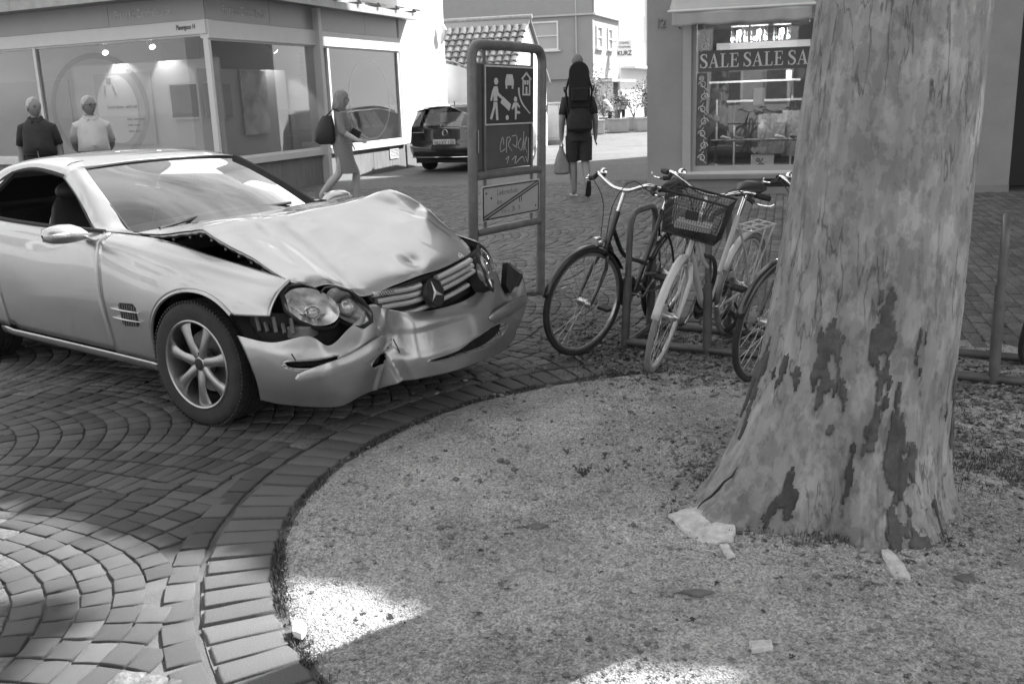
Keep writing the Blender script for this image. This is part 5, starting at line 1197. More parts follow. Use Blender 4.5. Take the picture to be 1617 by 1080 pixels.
def bark_mat():
    M = bpy.data.materials.new('plane_bark'); M.use_nodes = True; t = NT(M); b = t.t.nodes['Principled BSDF']; b.inputs['Roughness'].default_value = .82; b.inputs['Specular IOR Level'].default_value = .25
    co = t.n('TexCoord').outputs['Object']
    at = t.n('Attribute', attribute_name='tone'); at2 = t.n('Attribute', attribute_name='scale_patch')
    n1 = t.n('TexNoise', Scale=3.0, Detail=6, Roughness=.6); t.l(co, n1.inputs[0])
    mpn = t.n('Mapping'); mpn.inputs['Scale'].default_value = (26, 26, 3.2); t.l(co, mpn.inputs[0])
    n2 = t.n('TexNoise', Scale=1.0, Detail=7, Roughness=.7); t.l(mpn.outputs[0], n2.inputs[0])
    base = t.n('MapRange', i1=.3, i2=.72, i3=.185, i4=.335); t.l(n1.outputs[0], base.inputs[0])
    fine = t.n('MapRange', i1=.3, i2=.7, i3=.86, i4=1.1); t.l(n2.outputs[0], fine.inputs[0])
    m0 = t.n('Math', operation='MULTIPLY'); t.l(base.outputs[0], m0.inputs[0]); t.l(fine.outputs[0], m0.inputs[1])
    mpc = t.n('Mapping'); mpc.inputs['Scale'].default_value = (1, 1, .55); t.l(co, mpc.inputs[0])
    n7 = t.n('TexNoise', Scale=11.0, Detail=9, Roughness=.62); t.l(mpc.outputs[0], n7.inputs[0]); f7 = t.n('MapRange', i1=.485, i2=.515, i3=.86, i4=1.1); t.l(n7.outputs[0], f7.inputs[0])
    n8 = t.n('TexNoise', Scale=26.0, Detail=8, Roughness=.7); t.l(mpc.outputs[0], n8.inputs[0]); f8 = t.n('MapRange', i1=.40, i2=.46, i3=.80, i4=1.0); t.l(n8.outputs[0], f8.inputs[0])
    m9 = t.n('Math', operation='MULTIPLY'); t.l(f7.outputs[0], m9.inputs[0]); t.l(f8.outputs[0], m9.inputs[1])
    m1 = t.n('Math', operation='MULTIPLY'); t.l(m0.outputs[0], m1.inputs[0]); t.l(m9.outputs[0], m1.inputs[1])
    n4 = t.n('TexNoise', Scale=30, Detail=5); t.l(co, n4.inputs[0]); dk = t.n('MapRange', i1=.3, i2=.7, i3=.045, i4=.11); t.l(n4.outputs[0], dk.inputs[0])
    mx = t.n('Mix', data_type='FLOAT'); t.l(at.outputs['Fac'], mx.inputs[0]); t.l(m1.outputs[0], mx.inputs[2]); t.l(dk.outputs[0], mx.inputs[3])
    lt = t.n('Math', operation='MULTIPLY_ADD', i1=.12, i2=0.); t.l(at2.outputs['Fac'], lt.inputs[0]); ad = t.n('Math', operation='ADD'); t.l(mx.outputs[0], ad.inputs[0]); t.l(lt.outputs[0], ad.inputs[1])
    # thin dark vertical cracks: contour lines of a stretched noise
    mp3 = t.n('Mapping'); mp3.inputs['Scale'].default_value = (13, 13, 1.5); t.l(co, mp3.inputs[0])
    nd = t.n('TexNoise', Scale=1.0, Detail=4, Roughness=.55); t.l(mp3.outputs[0], nd.inputs[0])
    sb1 = t.n('Math', operation='SUBTRACT', i1=.5); t.l(nd.outputs[0], sb1.inputs[0]); ab1 = t.n('Math', operation='ABSOLUTE'); t.l(sb1.outputs[0], ab1.inputs[0])
    ck = t.n('MapRange', i1=.0, i2=.016, i3=.45, i4=1.0); t.l(ab1.outputs[0], ck.inputs[0])
    n5 = t.n('TexNoise', Scale=2.1, Detail=2); t.l(co, n5.inputs[0]); ckm = t.n('MapRange', i1=.46, i2=.56, i3=1.0, i4=0.0); t.l(n5.outputs[0], ckm.inputs[0])
    mc = t.n('Math', operation='MAXIMUM'); t.l(ck.outputs[0], mc.inputs[0]); t.l(ckm.outputs[0], mc.inputs[1])
    fin = t.n('Math', operation='MULTIPLY'); t.l(ad.outputs[0], fin.inputs[0]); t.l(mc.outputs[0], fin.inputs[1]); t.l(fin.outputs[0], b.inputs['Base Color'])
    hs_ = t.n('Math', operation='MULTIPLY_ADD', i1=.5); t.l(n2.outputs[0], hs_.inputs[0]); t.l(mc.outputs[0], hs_.inputs[2])
    bp = t.n('Bump', Strength=.5, Distance=.006); t.l(hs_.outputs[0], bp.inputs['Height']); t.l(bp.outputs[0], b.inputs['Normal'])
    return M
M_BARK = bark_mat()
tree = thing('plane_tree', 'broad plane tree trunk with peeling mottled bark in the round gravel bed', 'tree', (t_cx(0), TY, 0))
TB = Vector((t_cx(0), TY, 0))
b = MB(); b.grid([[Vector(q) - TB for q in r] for r in tg], closed=True); b.tone = tone1
trunk = b.build('trunk', M_BARK, tree, angle=180)
at = trunk.data.attributes.new('scale_patch', 'FLOAT', 'POINT'); at.data.foreach_set('value', tone2)
# old dark bark plates still clinging to the trunk
M_PLATE = mat('old_bark', .075, .9, var=.45, vscale=18, bump=.6, bscale=60, tone=.3)
# each connected island of old bark on the side of the trunk becomes a raised plate of its own
PH = [[tone1[i * NTH + j2] > .5 for j2 in range(NTH)] for i in range(NZ + 1)]
seen_ = set(); comps = []
for i in range(NZ):
    for j2 in range(NTH):
        if not PH[i][j2] or (i, j2) in seen_: continue
        stack = [(i, j2)]; seen_.add((i, j2)); comp = []
        while stack:
            a_, b_ = stack.pop(); comp.append((a_, b_))
            for da, db in ((1, 0), (-1, 0), (0, 1), (0, -1)):
                p_ = (a_ + da, (b_ + db) % NTH)
                if 0 <= p_[0] < NZ and PH[p_[0]][p_[1]] and p_ not in seen_: seen_.add(p_); stack.append(p_)
        if len(comp) >= 5: comps.append(comp)
comps.sort(key=lambda c: -len(c))
for comp in comps[:110]:
    b = MB(); cs = set(comp); idx = {}
    def vid(i, j2, top):
        key = (i, j2 % NTH, top)
        if key not in idx:
            th = 2 * math.pi * (j2 % NTH) / NTH; z = -.06 + 2.6 * i / NZ; edge = any(((i - u) , (j2 - w) % NTH) not in cs for u in (0, 1) for w in (0, 1))
            p = Vector(tg[i][j2 % NTH]); d_ = Vector((math.cos(th), math.sin(th), 0)); jit = .0022 * noise.noise((p.x * 160, p.y * 160, p.z * 160))
            p = p + d_ * ((.0022 if edge else .0042) + jit if top else -.003)
            if edge: p = p + Vector((0, 0, .004 * noise.noise((p.x * 90, p.y * 90, p.z * 90)))) + Vector((-d_.y, d_.x, 0)) * .004 * noise.noise((p.z * 90, p.x * 90, 7))
            idx[key] = len(b.v); b.v.append(tuple(p - TB))
        return idx[key]
    for (i, j2) in comp:
        b.f.append((vid(i, j2, 1), vid(i, j2 + 1, 1), vid(i + 1, j2 + 1, 1), vid(i + 1, j2, 1)))
        for (di, dj, q0, q1) in ((-1, 0, (i, j2), (i, j2 + 1)), (1, 0, (i + 1, j2 + 1), (i + 1, j2)), (0, -1, (i + 1, j2), (i, j2)), (0, 1, (i, j2 + 1), (i + 1, j2 + 1))):
            if (i + di, (j2 + dj) % NTH) not in cs: b.f.append((vid(*q1, 1), vid(*q0, 1), vid(*q0, 0), vid(*q1, 0)))
    b.tone = [random.random()] * len(b.v); b.build('bark_plate', M_PLATE, trunk, angle=180)
# big root with an open seam on the left
for k, (a0, a1) in enumerate(((-2.98, -2.88),)):
    pts = [t_pt(lerp(a0, a1, i / 8) + .012 * math.sin(i * 2.3 + k), .01 + .22 * i / 8, -.002) - TB for i in range(9)]
    MB().tube(pts, [.002, .004, .006, .007, .008, .006, .005, .003, .001], 6).build('bark_crack', M_DARKIN, trunk)
# limbs
def limb(pts, r0, r1, n=10):
    p = spline(pts, 14); return MB().tube([Vector(q) - TB for q in p], [lerp(r0, r1, i / 13) for i in range(14)], n)
ltop = (t_cx(2.5), TY, 2.5)
limb([(t_cx(2.45), TY, 2.45), (1.45, TY, 3.2), (1.6, 3.7, 4.0), (2.2, 4.0, 5.2)], .265, .16, 16).build('limb', M_BARK, tree)
for pts, r in (([(1.6, 3.7, 3.9), (2.4, 5.4, 5.2), (3.4, 7.4, 6.4), (4.6, 9.2, 7.4)], .14), ([(1.6, 3.7, 3.9), (3.5, 3.2, 5.4), (5.5, 3.0, 6.8), (7.5, 3.2, 8.2)], .15), ([(1.6, 3.7, 4.0), (2.0, 2.2, 5.2), (3.2, .4, 6.4), (5.0, -.6, 7.5)], .13), ([(2.2, 4.0, 5.2), (2.6, 5.4, 6.6), (3.4, 6.6, 8.0), (4.4, 7.6, 9.2)], .12), ([(1.6, 3.7, 4.0), (.7, 4.6, 5.2), (.4, 5.6, 6.0), (.9, 6.6, 6.9)], .09), ([(2.2, 4.0, 5.2), (4.4, 4.6, 7.4), (6.2, 5.4, 9.0)], .10)):
    limb(pts, r, .03).build('limb', M_BARK, tree)
# crown: leaves spread through the volume, with gaps cut to let sun onto the LIT patches
LIT = [[(-3.2, 4.25), (-2.19, 3.86), (-1.67, 3.55), (-1.18, 3.33), (-.84, 3.10), (-.56, 3.0), (-.27, 2.80), (-.43, 2.66), (-.66, 2.50), (-.85, 2.36), (-1.0, 2.1), (-1.45, 2.1), (-1.5, 2.55), (-1.38, 2.80), (-1.50, 3.02), (-1.8, 3.10), (-3.2, 3.4)], [(.08, 2.30), (.28, 2.47), (.45, 2.45), (.58, 2.30)]]
def pip(x, y, pg):
    c = False; j = len(pg) - 1
    for i in range(len(pg)):
        if (pg[i][1] > y) != (pg[j][1] > y) and x < (pg[j][0] - pg[i][0]) * (y - pg[i][1]) / (pg[j][1] - pg[i][1]) + pg[i][0]: c = not c
        j = i
    return c
M_CROWN = mat('plane_leaf', .075, .6, tone=.4)
sx, sy = sdir.x / sdir.z, sdir.y / sdir.z
NB = Vector((8.2, 8.8, 0)); gA, gB = MB(), MB(); gA.tone, gB.tone = [], []
rl = random.Random(5); n_ = 0
LP_ = [(0, -1), (.5, -.6), (1, -.3), (.6, .1), (.7, .6), (.2, .5), (0, 1), (-.2, .5), (-.7, .6), (-.6, .1), (-1, -.3), (-.5, -.6)]
while n_ < 19000:
    gx, gy = rl.uniform(-5.5, 5.0), rl.uniform(.2, 6.6)
    if gy + .283 * gx > 6.0: continue
    h = rl.uniform(4.3, 9.6)
    if any(pip(gx + ox, gy + oy, pg) for pg in LIT for ox, oy in ((0, 0), (.06, .04), (-.06, -.04), (.05, -.05), (-.05, .05))): continue
    x, y, z = gx + sx * h, gy + sy * h, h
    if z < 1.58 + .15 * math.hypot(x, y) + .5 or x < -.9: continue
    dx_, dy_ = x + .3, y - 5.5; az_ = math.degrees(math.atan2(dy_, dx_)); el_ = math.degrees(math.atan2(z - .9, math.hypot(dx_, dy_)))
    if 30 < az_ < 125 and 28 < el_ < 80 and (gx < -2.7 or gy > 5.3): continue      # leaves left out here so the bonnet mirrors open sky
    n_ += 1
    g_ = gA if (x - 3.0) ** 2 + (y - 4.2) ** 2 < (x - NB.x) ** 2 + (y - NB.y) ** 2 else gB; o_ = TB if g_ is gA else NB
    s = rl.uniform(.075, .125); R3 = Matrix.Rotation(rl.uniform(0, 6.28), 3, 'Z') @ Matrix.Rotation(rl.uniform(-.9, .9), 3, 'X') @ Matrix.Rotation(rl.uniform(-.6, .6), 3, 'Y'); c = Vector((x, y, z)) - o_
    b0 = len(g_.v); g_.v += [tuple(c + R3 @ Vector((u * s, v_ * s, .12 * s * abs(u)))) for u, v_ in LP_]; g_.f.append(tuple(range(b0, b0 + 12))); t_ = rl.random(); g_.tone += [t_] * 12
def crown(g_, par):
    me = bpy.data.meshes.new('crown'); me.from_pydata(g_.v, [], g_.f); me.update(); a_ = me.attributes.new('tone', 'FLOAT', 'POINT'); a_.data.foreach_set('value', g_.tone); return link('crown', me, M_CROWN, par, smooth=False)
crown(gA, tree)
NC = Vector((-3.2, -2.6, 0)); gC = MB(); gC.tone = []
while len(gC.f) < 9000:
    u = Vector((rl.gauss(0, 1), rl.gauss(0, 1), rl.gauss(0, 1))).normalized() * rl.random() ** .4
    c = Vector((-2.4 + 5.2 * u.x, -1.2 + 4.6 * u.y, 7.2 + 2.9 * u.z))
    if c.y > 3.2 or c.z < 1.58 + .15 * math.hypot(c.x, c.y) + 1.2: continue
    s = rl.uniform(.09, .14); R3 = Matrix.Rotation(rl.uniform(0, 6.28), 3, 'Z') @ Matrix.Rotation(rl.uniform(-.9, .9), 3, 'X') @ Matrix.Rotation(rl.uniform(-.6, .6), 3, 'Y'); b0 = len(gC.v)
    gC.v += [tuple(c - NC + R3 @ Vector((q * s, w * s, .12 * s * abs(q)))) for q, w in LP_]; gC.f.append(tuple(range(b0, b0 + 12))); gC.tone += [rl.random()] * 12
t3 = thing('plane_tree', 'unseen third plane tree added behind the camera to darken the near paving', 'tree', NC); crown(gC, t3)  # added out of view to block skylight from the left paving
MB().tube([(0, 0, 0), (.05, 0, .5), (.1, 0, 1.8), (.2, .2, 4.0), (.6, .8, 7.5)], [.46, .33, .30, .26, .08], 16).build('trunk', M_BARK, t3)
t2 = thing('plane_tree', 'unseen second plane tree added beyond the bicycle rack to shade the square', 'tree', NB)  # added out of view, its crown shades the sign and rack
crown(gB, t2)
MB().tube([(0, 0, 0), (.05, 0, .5), (.1, 0, 1.8), (.1, .1, 4.0), (.2, .2, 6.5)], [.5, .36, .32, .28, .12], 16).build('trunk', M_BARK, t2)
for e_ in ((-2, -1, 6.8), (-1.5, 1.5, 7), (1.8, .8, 7.4), (.8, -2, 7.2)): MB().tube(spline([(.1, .1, 3.8), (e_[0] * .4, e_[1] * .4, 5.2), e_], 10), [.18 - .014 * i for i in range(10)], 8).build('limb', M_BARK, t2)
# ------------------------------------------------------------------ traffic sign frame
M_POST = mat('grey_post_paint', .17, .5, metal=.2, var=.3, vscale=9, bump=.12, bscale=60); M_SIGNBLUE = mat('sign_blue', .045, .45, var=.2, vscale=8); M_SIGNWHITE = mat('sign_white', .62, .5, var=.1, vscale=12); M_SIGNBACK = mat('sign_panel_grey', .095, .5, var=.2, vscale=5)
sgb = Vector((-.275, 7.15, 0)); SGA = math.degrees(math.atan2(.85, .525)); SW = 1.0
sg = thing('traffic_sign_frame', 'grey tube frame with play street sign and crossed out delivery notice', 'sign', sgb, 0); sg.rotation_euler = (0, R_(1.9), R_(SGA))
sg.rotation_mode = 'ZYX' if False else 'XYZ'
sg.matrix_world = Matrix.Translation(sgb) @ Matrix.Rotation(R_(1.9), 4, 'Y') @ Matrix.Rotation(R_(SGA), 4, 'Z')
top = [(0, 0, -.05), (0, 0, .5), (0, 0, 1.2), (0, 0, 1.84)] + [(.10 - .10 * math.cos(a), 0, 1.85 + .10 * math.sin(a)) for a in [i * math.pi / 12 for i in range(1, 6)]] + [(.11, 0, 1.95), (SW / 2, 0, 1.955), (SW - .11, 0, 1.95)] + [(SW - .10 + .10 * math.sin(a), 0, 1.85 + .10 * math.cos(a)) for a in [i * math.pi / 12 for i in range(1, 6)]] + [(SW, 0, 1.84), (SW, 0, 1.2), (SW, 0, .5), (SW, 0, -.05)]
MB().tube(top, .036, 16).build('post', M_POST, sg)
for z in (1.03, .62): MB().tube([(.03, 0, z), (SW - .03, 0, z)], .030, 14).build('cross_bar', M_POST, sg)
for u in (.16, .84): MB().box((u, .0, 1.29), (.028, .012, 1.32)).build('flat_bar', M_POST, sg, smooth=False)
MB().box((.47, .02, 1.445), (.80, .022, .76)).build('back_panel', M_SIGNBACK, sg, smooth=False, bevel=.02)
MB().box((.50, -.010, 1.60), (.695, .006, .425)).build('sign_border', M_SIGNWHITE, sg, smooth=False, bevel=.002); ps = MB().box((.50, -.012, 1.60), (.67, .008, .40)).build('play_street_sign', M_SIGNBLUE, sg, smooth=False)
def pic(polys, name='pictogram', m_=M_SIGNWHITE, par=None):
    b = MB()
    for pg in polys: b.prism([(.165 + x * .67, -.0165, 1.40 + z * .40) for x, z in pg], (0, -.003, 0))
    return b.build(name, m_, par or ps, smooth=False)
def oval(cx, cz, rx, rz, n=14): return [(cx + rx * math.cos(2 * math.pi * k / n), cz + rz * math.sin(2 * math.pi * k / n)) for k in range(n)]
pic([oval(.19, .75, .042, .062)]); pic([[(.15, .66), (.22, .66), (.24, .55), (.33, .47), (.31, .43), (.21, .50), (.215, .40), (.14, .40), (.135, .52), (.10, .40), (.07, .41), (.11, .58)]]); pic([[(.14, .385), (.21, .385), (.235, .06), (.19, .06), (.175, .30), (.10, .07), (.06, .09), (.13, .30)]])
pic([[(.28, .37), (.33, .48), (.50, .34), (.46, .22)]]); pic([oval(.60, .43, .033, .05)]); pic([[(.56, .37), (.64, .37), (.70, .30), (.685, .27), (.63, .32), (.63, .22), (.70, .20), (.70, .165), (.625, .165), (.615, .06), (.59, .06), (.585, .30), (.53, .24), (.515, .27)]]); pic([oval(.42, .10, .03, .045)])
pic([[(.38, .76), (.41, .88), (.53, .88), (.56, .76), (.56, .68), (.38, .68)], [(.39, .62), (.42, .62), (.42, .68), (.39, .68)], [(.52, .62), (.55, .62), (.55, .68), (.52, .68)]], 'car_pictogram'); pic([[(.43, .78), (.51, .78), (.50, .85), (.44, .85)]], 'car_window', M_SIGNBLUE) if False else None
for pg in ([(.72, .80), (.84, .94), (.96, .80), (.92, .80), (.84, .89), (.76, .80)], [(.755, .80), (.78, .80), (.78, .50), (.755, .50)], [(.90, .80), (.925, .80), (.925, .50), (.90, .50)], [(.78, .50), (.90, .50), (.90, .53), (.78, .53)], [(.795, .70), (.83, .70), (.83, .78), (.795, .78)], [(.85, .70), (.885, .70), (.885, .78), (.85, .78)], [(.825, .53), (.86, .53), (.86, .66), (.825, .66)]): pic([pg], 'house_pictogram')
cvp = spline([(.655, .64), (.67, .50), (.73, .36), (.82, .25), (.91, .16)], 16); pic([[cvp[i], cvp[i + 1], (cvp[i + 1][0] + .028, cvp[i + 1][1] + .005), (cvp[i][0] + .028, cvp[i][1] + .005)] for i in range(15)], 'path_pictogram')
# scratched tag on the lower panel
for st_ in ([(.42, 1.24), (.40, 1.30), (.36, 1.22), (.38, 1.19), (.44, 1.21)], [(.46, 1.18), (.47, 1.29), (.53, 1.28), (.49, 1.24), (.55, 1.19)], [(.55, 1.30), (.63, 1.30), (.62, 1.22), (.56, 1.24), (.64, 1.21)], [(.70, 1.28), (.65, 1.23), (.71, 1.19), (.74, 1.27)], [(.75, 1.33), (.74, 1.18), (.80, 1.29), (.76, 1.24), (.80, 1.17)], [(.83, 1.28), (.82, 1.10), (.78, 1.14)], [(.45, 1.13), (.50, 1.15), (.47, 1.10)], [(.55, 1.12), (.62, 1.15), (.60, 1.09), (.72, 1.14), (.76, 1.10)]):
    MB().tube([(.06 + x * .9, .007, z) for x, z in spline(st_, 12)], .0028, 4).build('graffiti_stroke', M_SIGNWHITE, sg)
# the crossed out notice below
MB().box((.515, -.012, .825), (.86, .008, .262)).build('notice_back', M_SIGNWHITE, sg, smooth=False, bevel=.003)
M_NOT = mat('notice_face', .44, .5, var=.06, vscale=6); nf = MB().box((.515, -.015, .825), (.80, .006, .222)).build('delivery_notice', M_NOT, sg, smooth=False)
for bx_ in (((.515, -.0192, .942), (.815, .003, .009)), ((.515, -.0192, .708), (.815, .003, .009)), ((.109, -.0192, .825), (.010, .003, .225)), ((.921, -.0192, .825), (.010, .003, .225))): MB().box(*bx_).build('notice_edge', M_BLACK, nf, smooth=False)
for o_ in (.010, -.012): MB().prism([(.115, -.0195, .712 + o_), (.115, -.0195, .722 + o_), (.915, -.0195, .938 + o_), (.915, -.0195, .928 + o_)], (0, -.002, 0)).build('cancel_bar', M_BLACK, nf, smooth=False)
M_FADE = mat('faded_print', .30, .6)
def sgtext(s, size, x, z, m_, sx=.9): return text('lettering', s, size, m_, nf, Matrix.Translation((x, -.0192, z)) @ Matrix.Rotation(R_(90), 4, 'X'), .0008, 'LEFT', 0, sx)
sgtext('Lieferverkehr', .062, .30, .875, M_FADE); sgtext('frei', .062, .30, .805, M_FADE); sgtext('11', .06, .61, .800, M_BLACK, 1.); sgtext('frei v. 20 - 9', .062, .36, .735, M_FADE)
for x, z in ((.15, .90), (.88, .75), (.22, .86)): MB().lathe([(0, .003), (.008, .002), (.009, 0)], (x, -.018, z), (0, -1, 0), 8).build('rivet', M_BLACK, nf)
MB().tube([(.02, -.034, 1.20), (.02, -.036, 1.36)], .024, 8, flat=.2).build('old_sticker', M_NOT, sg); MB().prism([(.99, -.037, 1.50), (1.03, -.037, 1.55), (1.03, -.037, 1.45)], (0, -.002, 0)).build('arrow_sticker', M_SIGNWHITE, sg, smooth=False)

# ------------------------------------------------------------------ bicycle rack
M_RACK = mat('rack_steel', .13, .5, metal=.35, var=.3, vscale=10, bump=.15, bscale=50)
rkb = Vector((.74, 6.1, 0)); rk = thing('bicycle_rack', 'grey steel rack of upright hoops on two ground rails', 'bicycle rack', rkb)
rdv = Vector((1.95, -1.16, 0)).normalized(); rkw = Vector((.225, .455, 0))
for o_ in (Vector((0, 0, 0)), rkw): MB().tube([o_ + rdv * -.03 + Vector((0, 0, .035)), o_ + rdv * 1.2 + Vector((0, 0, .035)), o_ + rdv * 3.1 + Vector((0, 0, .035))], .024, 10).build('ground_rail', M_RACK, rk)
MB().tube([Vector((0, 0, .03)), rkw + Vector((0, 0, .03))], .018, 8).build('cross_tie', M_RACK, rk)
for k in range(6):
    p = rdv * (.0 + .53 * k if k else -.02); ln = Vector((.045, .0, 0)) if k == 0 else Vector((0, 0, 0)); a, c = p, p + rkw; e = rkw.normalized()
    def up(q, z): return q + Vector((0, 0, z)) + ln * (z / .85)
    pts = [up(a, .0), up(a, .40), up(a, .74)] + [up(a + e * (.10 - .10 * math.cos(t)), .75 + .10 * math.sin(t)) for t in (.4, .8, 1.2)] + [up(a + e * .12, .855), up(c - e * .12, .855)] + [up(c - e * (.10 - .10 * math.sin(t)), .75 + .10 * math.cos(t)) for t in (.4, .8, 1.2)] + [up(c, .74), up(c, .40), up(c, 0)]
    hoop = MB().tube(pts, .020, 12).build('hoop', M_RACK, rk)
    for q in (a, c): MB().tube([up(q, .0), up(q, .45)], .0275, 12).build('sleeve', M_RACK, hoop)

# ------------------------------------------------------------------ bicycles
M_SPK = mat('spoke_steel', .45, .3, metal=.9); M_RIMB = mat('bike_rim', .55, .28, metal=.9); M_BLKP = mat('black_bike_paint', .015, .3, coat=.6); M_WHTP = mat('white_bike_paint', .58, .35, coat=.4); M_CREAM = mat('cream_tyre', .25, .8, var=.15, vscale=12); M_GRIP = mat('grip_rubber', .025, .7); M_REFX = mat('reflector_plastic', .35, .3)
def bicycle(label, front, rear, lean, steer, fm, tyre_m, basket=False, carrier=None, lamp=True, bell=True, flat=True, fender=True):
    f_, r_ = Vector((front[0], front[1], 0)), Vector((rear[0], rear[1], 0)); yaw = math.atan2((f_ - r_).y, (f_ - r_).x)
    bk = thing('bicycle', label, 'bicycle', r_, group='bicycles in the rack'); bk.rotation_euler = (R_(lean), 0, yaw)
    WB, WR = (f_ - r_).length, .345; WB = max(1.04, min(1.12, WB)); k = WB - 1.08
    hx = Vector((.87 + k, 0, .90)); hb = Vector((.945 + k, 0, .66)); ax = (hx - hb).normalized(); fa = Vector((1.08 + k, 0, WR))
    S = Matrix.Translation(hb) @ Matrix.Rotation(R_(steer), 4, ax) @ Matrix.Translation(-hb)
    S_ = lambda q: S @ Vector(q)
    def fr(pts): return [S_(q) for q in pts]
    bb = Vector((.46, 0, .29)); st_ = Vector((.27, 0, .84))
    MB().tube([bb, st_], .016, 10).tube(spline([tuple(hb + ax * .05), (.72 + k, 0, .46), (.56, 0, .32), tuple(bb)], 12), .021, 10).tube(spline([tuple(hb + ax * .15), (.70 + k, 0, .60), (.48, 0, .52), tuple(st_ - Vector((-.09, 0, .36)))], 12), .015, 10).build('frame', fm, bk)
    MB().tube([hb - ax * .02, hx], .019, 12).build('head_tube', fm, bk)
    for s in (-1, 1): MB().tube([(.46, s * .035, .28), (.25, s * .05, .30), (0, s * .062, WR)], .010, 8).tube([st_ + Vector((0, s * .015, -.05)), (.12, s * .05, .57), (0, s * .062, WR)], .008, 8).build('stay', fm, bk)
    MB().tube([st_, st_ + Vector((-.05, 0, .13))], .013, 10).build('seat_post', M_CHROME, bk)
    sd = MB(); sdl = []
    for (x, w_, z, h_) in ((-.15, .03, .995, .02), (-.12, .085, 1.005, .035), (-.04, .088, 1.0, .04), (.04, .05, .995, .035), (.10, .028, .99, .03), (.15, .012, .98, .02)):
        sdl.append([(.22 + x, w_ * math.cos(2 * math.pi * q / 14), z + h_ * math.sin(2 * math.pi * q / 14) * (1 if math.sin(2 * math.pi * q / 14) > 0 else .7)) for q in range(14)])
    sd.grid(sdl, closed=True).build('saddle', M_LEATHER, bk)
    # fork, front wheel, bars move with the steering
    for s in (-1, 1): MB().tube(fr([hb - ax * .03 + Vector((0, s * .03, 0)), hb + Vector((.035, s * .055, -.10)), (1.035 + k, s * .058, .44), tuple(fa + Vector((0, s * .058, 0)))]), [.014, .014, .012, .009], 8).build('fork_leg', fm, bk)
    MB().tube(fr([hb - ax * .03 + Vector((0, -.04, 0)), hb - ax * .02, hb - ax * .03 + Vector((0, .04, 0))]), .014, 8).build('fork_crown', fm, bk)
    def wheel_(c, T):
        def cc(q): return T(q)
        n_ = 56; ty = []
        for i in range(n_ + 1):
            a = 2 * math.pi * i / n_; ty.append((c.x + (WR - .0165) * math.cos(a), c.y, c.z + (WR - .0165) * math.sin(a)))
        w = MB().tube([cc(q) for q in ty], .0165, 10, cap=False).build('wheel', tyre_m, bk)
        rim = MB(); rim.lathe([(WR - .034, .011), (WR - .046, .010), (WR - .052, 0), (WR - .046, -.010), (WR - .034, -.011)], c, (0, 1, 0), n_); rim.v = [tuple(cc(q)) for q in rim.v]; rim.build('rim', M_RIMB if tyre_m is not M_CREAM else M_WHTP, w)
        sk = MB()
        for i in range(32):
            a = 2 * math.pi * i / 32; s = 1 if i % 2 else -1; b_ = a + (.9 if (i // 2) % 2 else -.9)
            sk.tube([cc((c.x + .028 * math.cos(b_), s * .03, c.z + .028 * math.sin(b_))), cc((c.x + (WR - .048) * math.cos(a), 0, c.z + (WR - .048) * math.sin(a)))], .0013, 4, cap=False)
        stuff(sk.build('spokes', M_SPK, w))
        MB().tube([cc((c.x, -.06, c.z)), cc((c.x, -.035, c.z)), cc((c.x, 0, c.z)), cc((c.x, .035, c.z)), cc((c.x, .06, c.z))], [.010, .028, .020, .028, .010], 12).build('hub', M_RIMB, w)
        MB().box(cc((c.x + .2, .004, c.z + .10)), (.06, .008, .04)).build('spoke_reflector', M_REFX, w, smooth=False)
    wheel_(Vector((0, 0, WR)), lambda q: Vector(q)); wheel_(fa, S_)
    def guard(c, a0, a1, T, w_=.024):
        g_ = []
        for i in range(25):
            a = lerp(a0, a1, i / 24); g_.append([T((c.x + (WR + .018 - .008 * (q / w_) ** 2) * math.cos(a), q, c.z + (WR + .018 - .008 * (q / w_) ** 2) * math.sin(a))) for q in (-w_, -w_ * .5, 0, w_ * .5, w_)])
        return MB().grid(g_).build('mudguard', fm, bk, solid=.002)
    if fender:
        guard(Vector((0, 0, WR)), R_(25), R_(205), lambda q: Vector(q)); guard(fa, R_(-8) + R_(20), R_(150), S_)
    # handlebar
    ht = hx + ax * .14; MB().tube(fr([hx - ax * .02, ht, ht + Vector((.03, 0, .0))]), .0125, 10).build('stem', M_CHROME, bk)
    c0 = ht + Vector((.04, 0, 0))
    bars = [c0 + Vector((-.17, .31, .03)), c0 + Vector((-.10, .275, .045)), c0 + Vector((-.01, .20, .06)), c0 + Vector((.0, .08, .01)), c0, c0 + Vector((.0, -.08, .01)), c0 + Vector((-.01, -.20, .06)), c0 + Vector((-.10, -.275, .045)), c0 + Vector((-.17, -.31, .03))]
    hbar = MB().tube(fr(spline([tuple(q) for q in bars], 30)), .0115, 10).build('handlebar', M_CHROME, bk)
    for s in (-1, 1):
        g0, g1 = c0 + Vector((-.06, s * .255, .05)), c0 + Vector((-.185, s * .318, .027))
        MB().tube(fr([g0, lerp(g0, g1, .5), g1]), [.016, .018, .017], 10).build('grip', M_GRIP, hbar)
        q0 = c0 + Vector((-.035, s * .235, .05)); MB().tube(fr([q0, q0 + Vector((.03, s * .0, -.02)), q0 + Vector((.035, s * .03, -.03))]), .014, 8).build('lever_clamp', M_GRIP, hbar)
        MB().tube(fr(spline([tuple(q0 + Vector((.035, s * .02, -.03))), tuple(q0 + Vector((.03, s * .07, -.035))), tuple(q0 + Vector((-.03, s * .11, -.04))), tuple(q0 + Vector((-.06, s * .125, -.03)))], 8)), .006, 6).build('brake_lever', M_CHROME if basket or not lamp else M_CHROME, hbar)
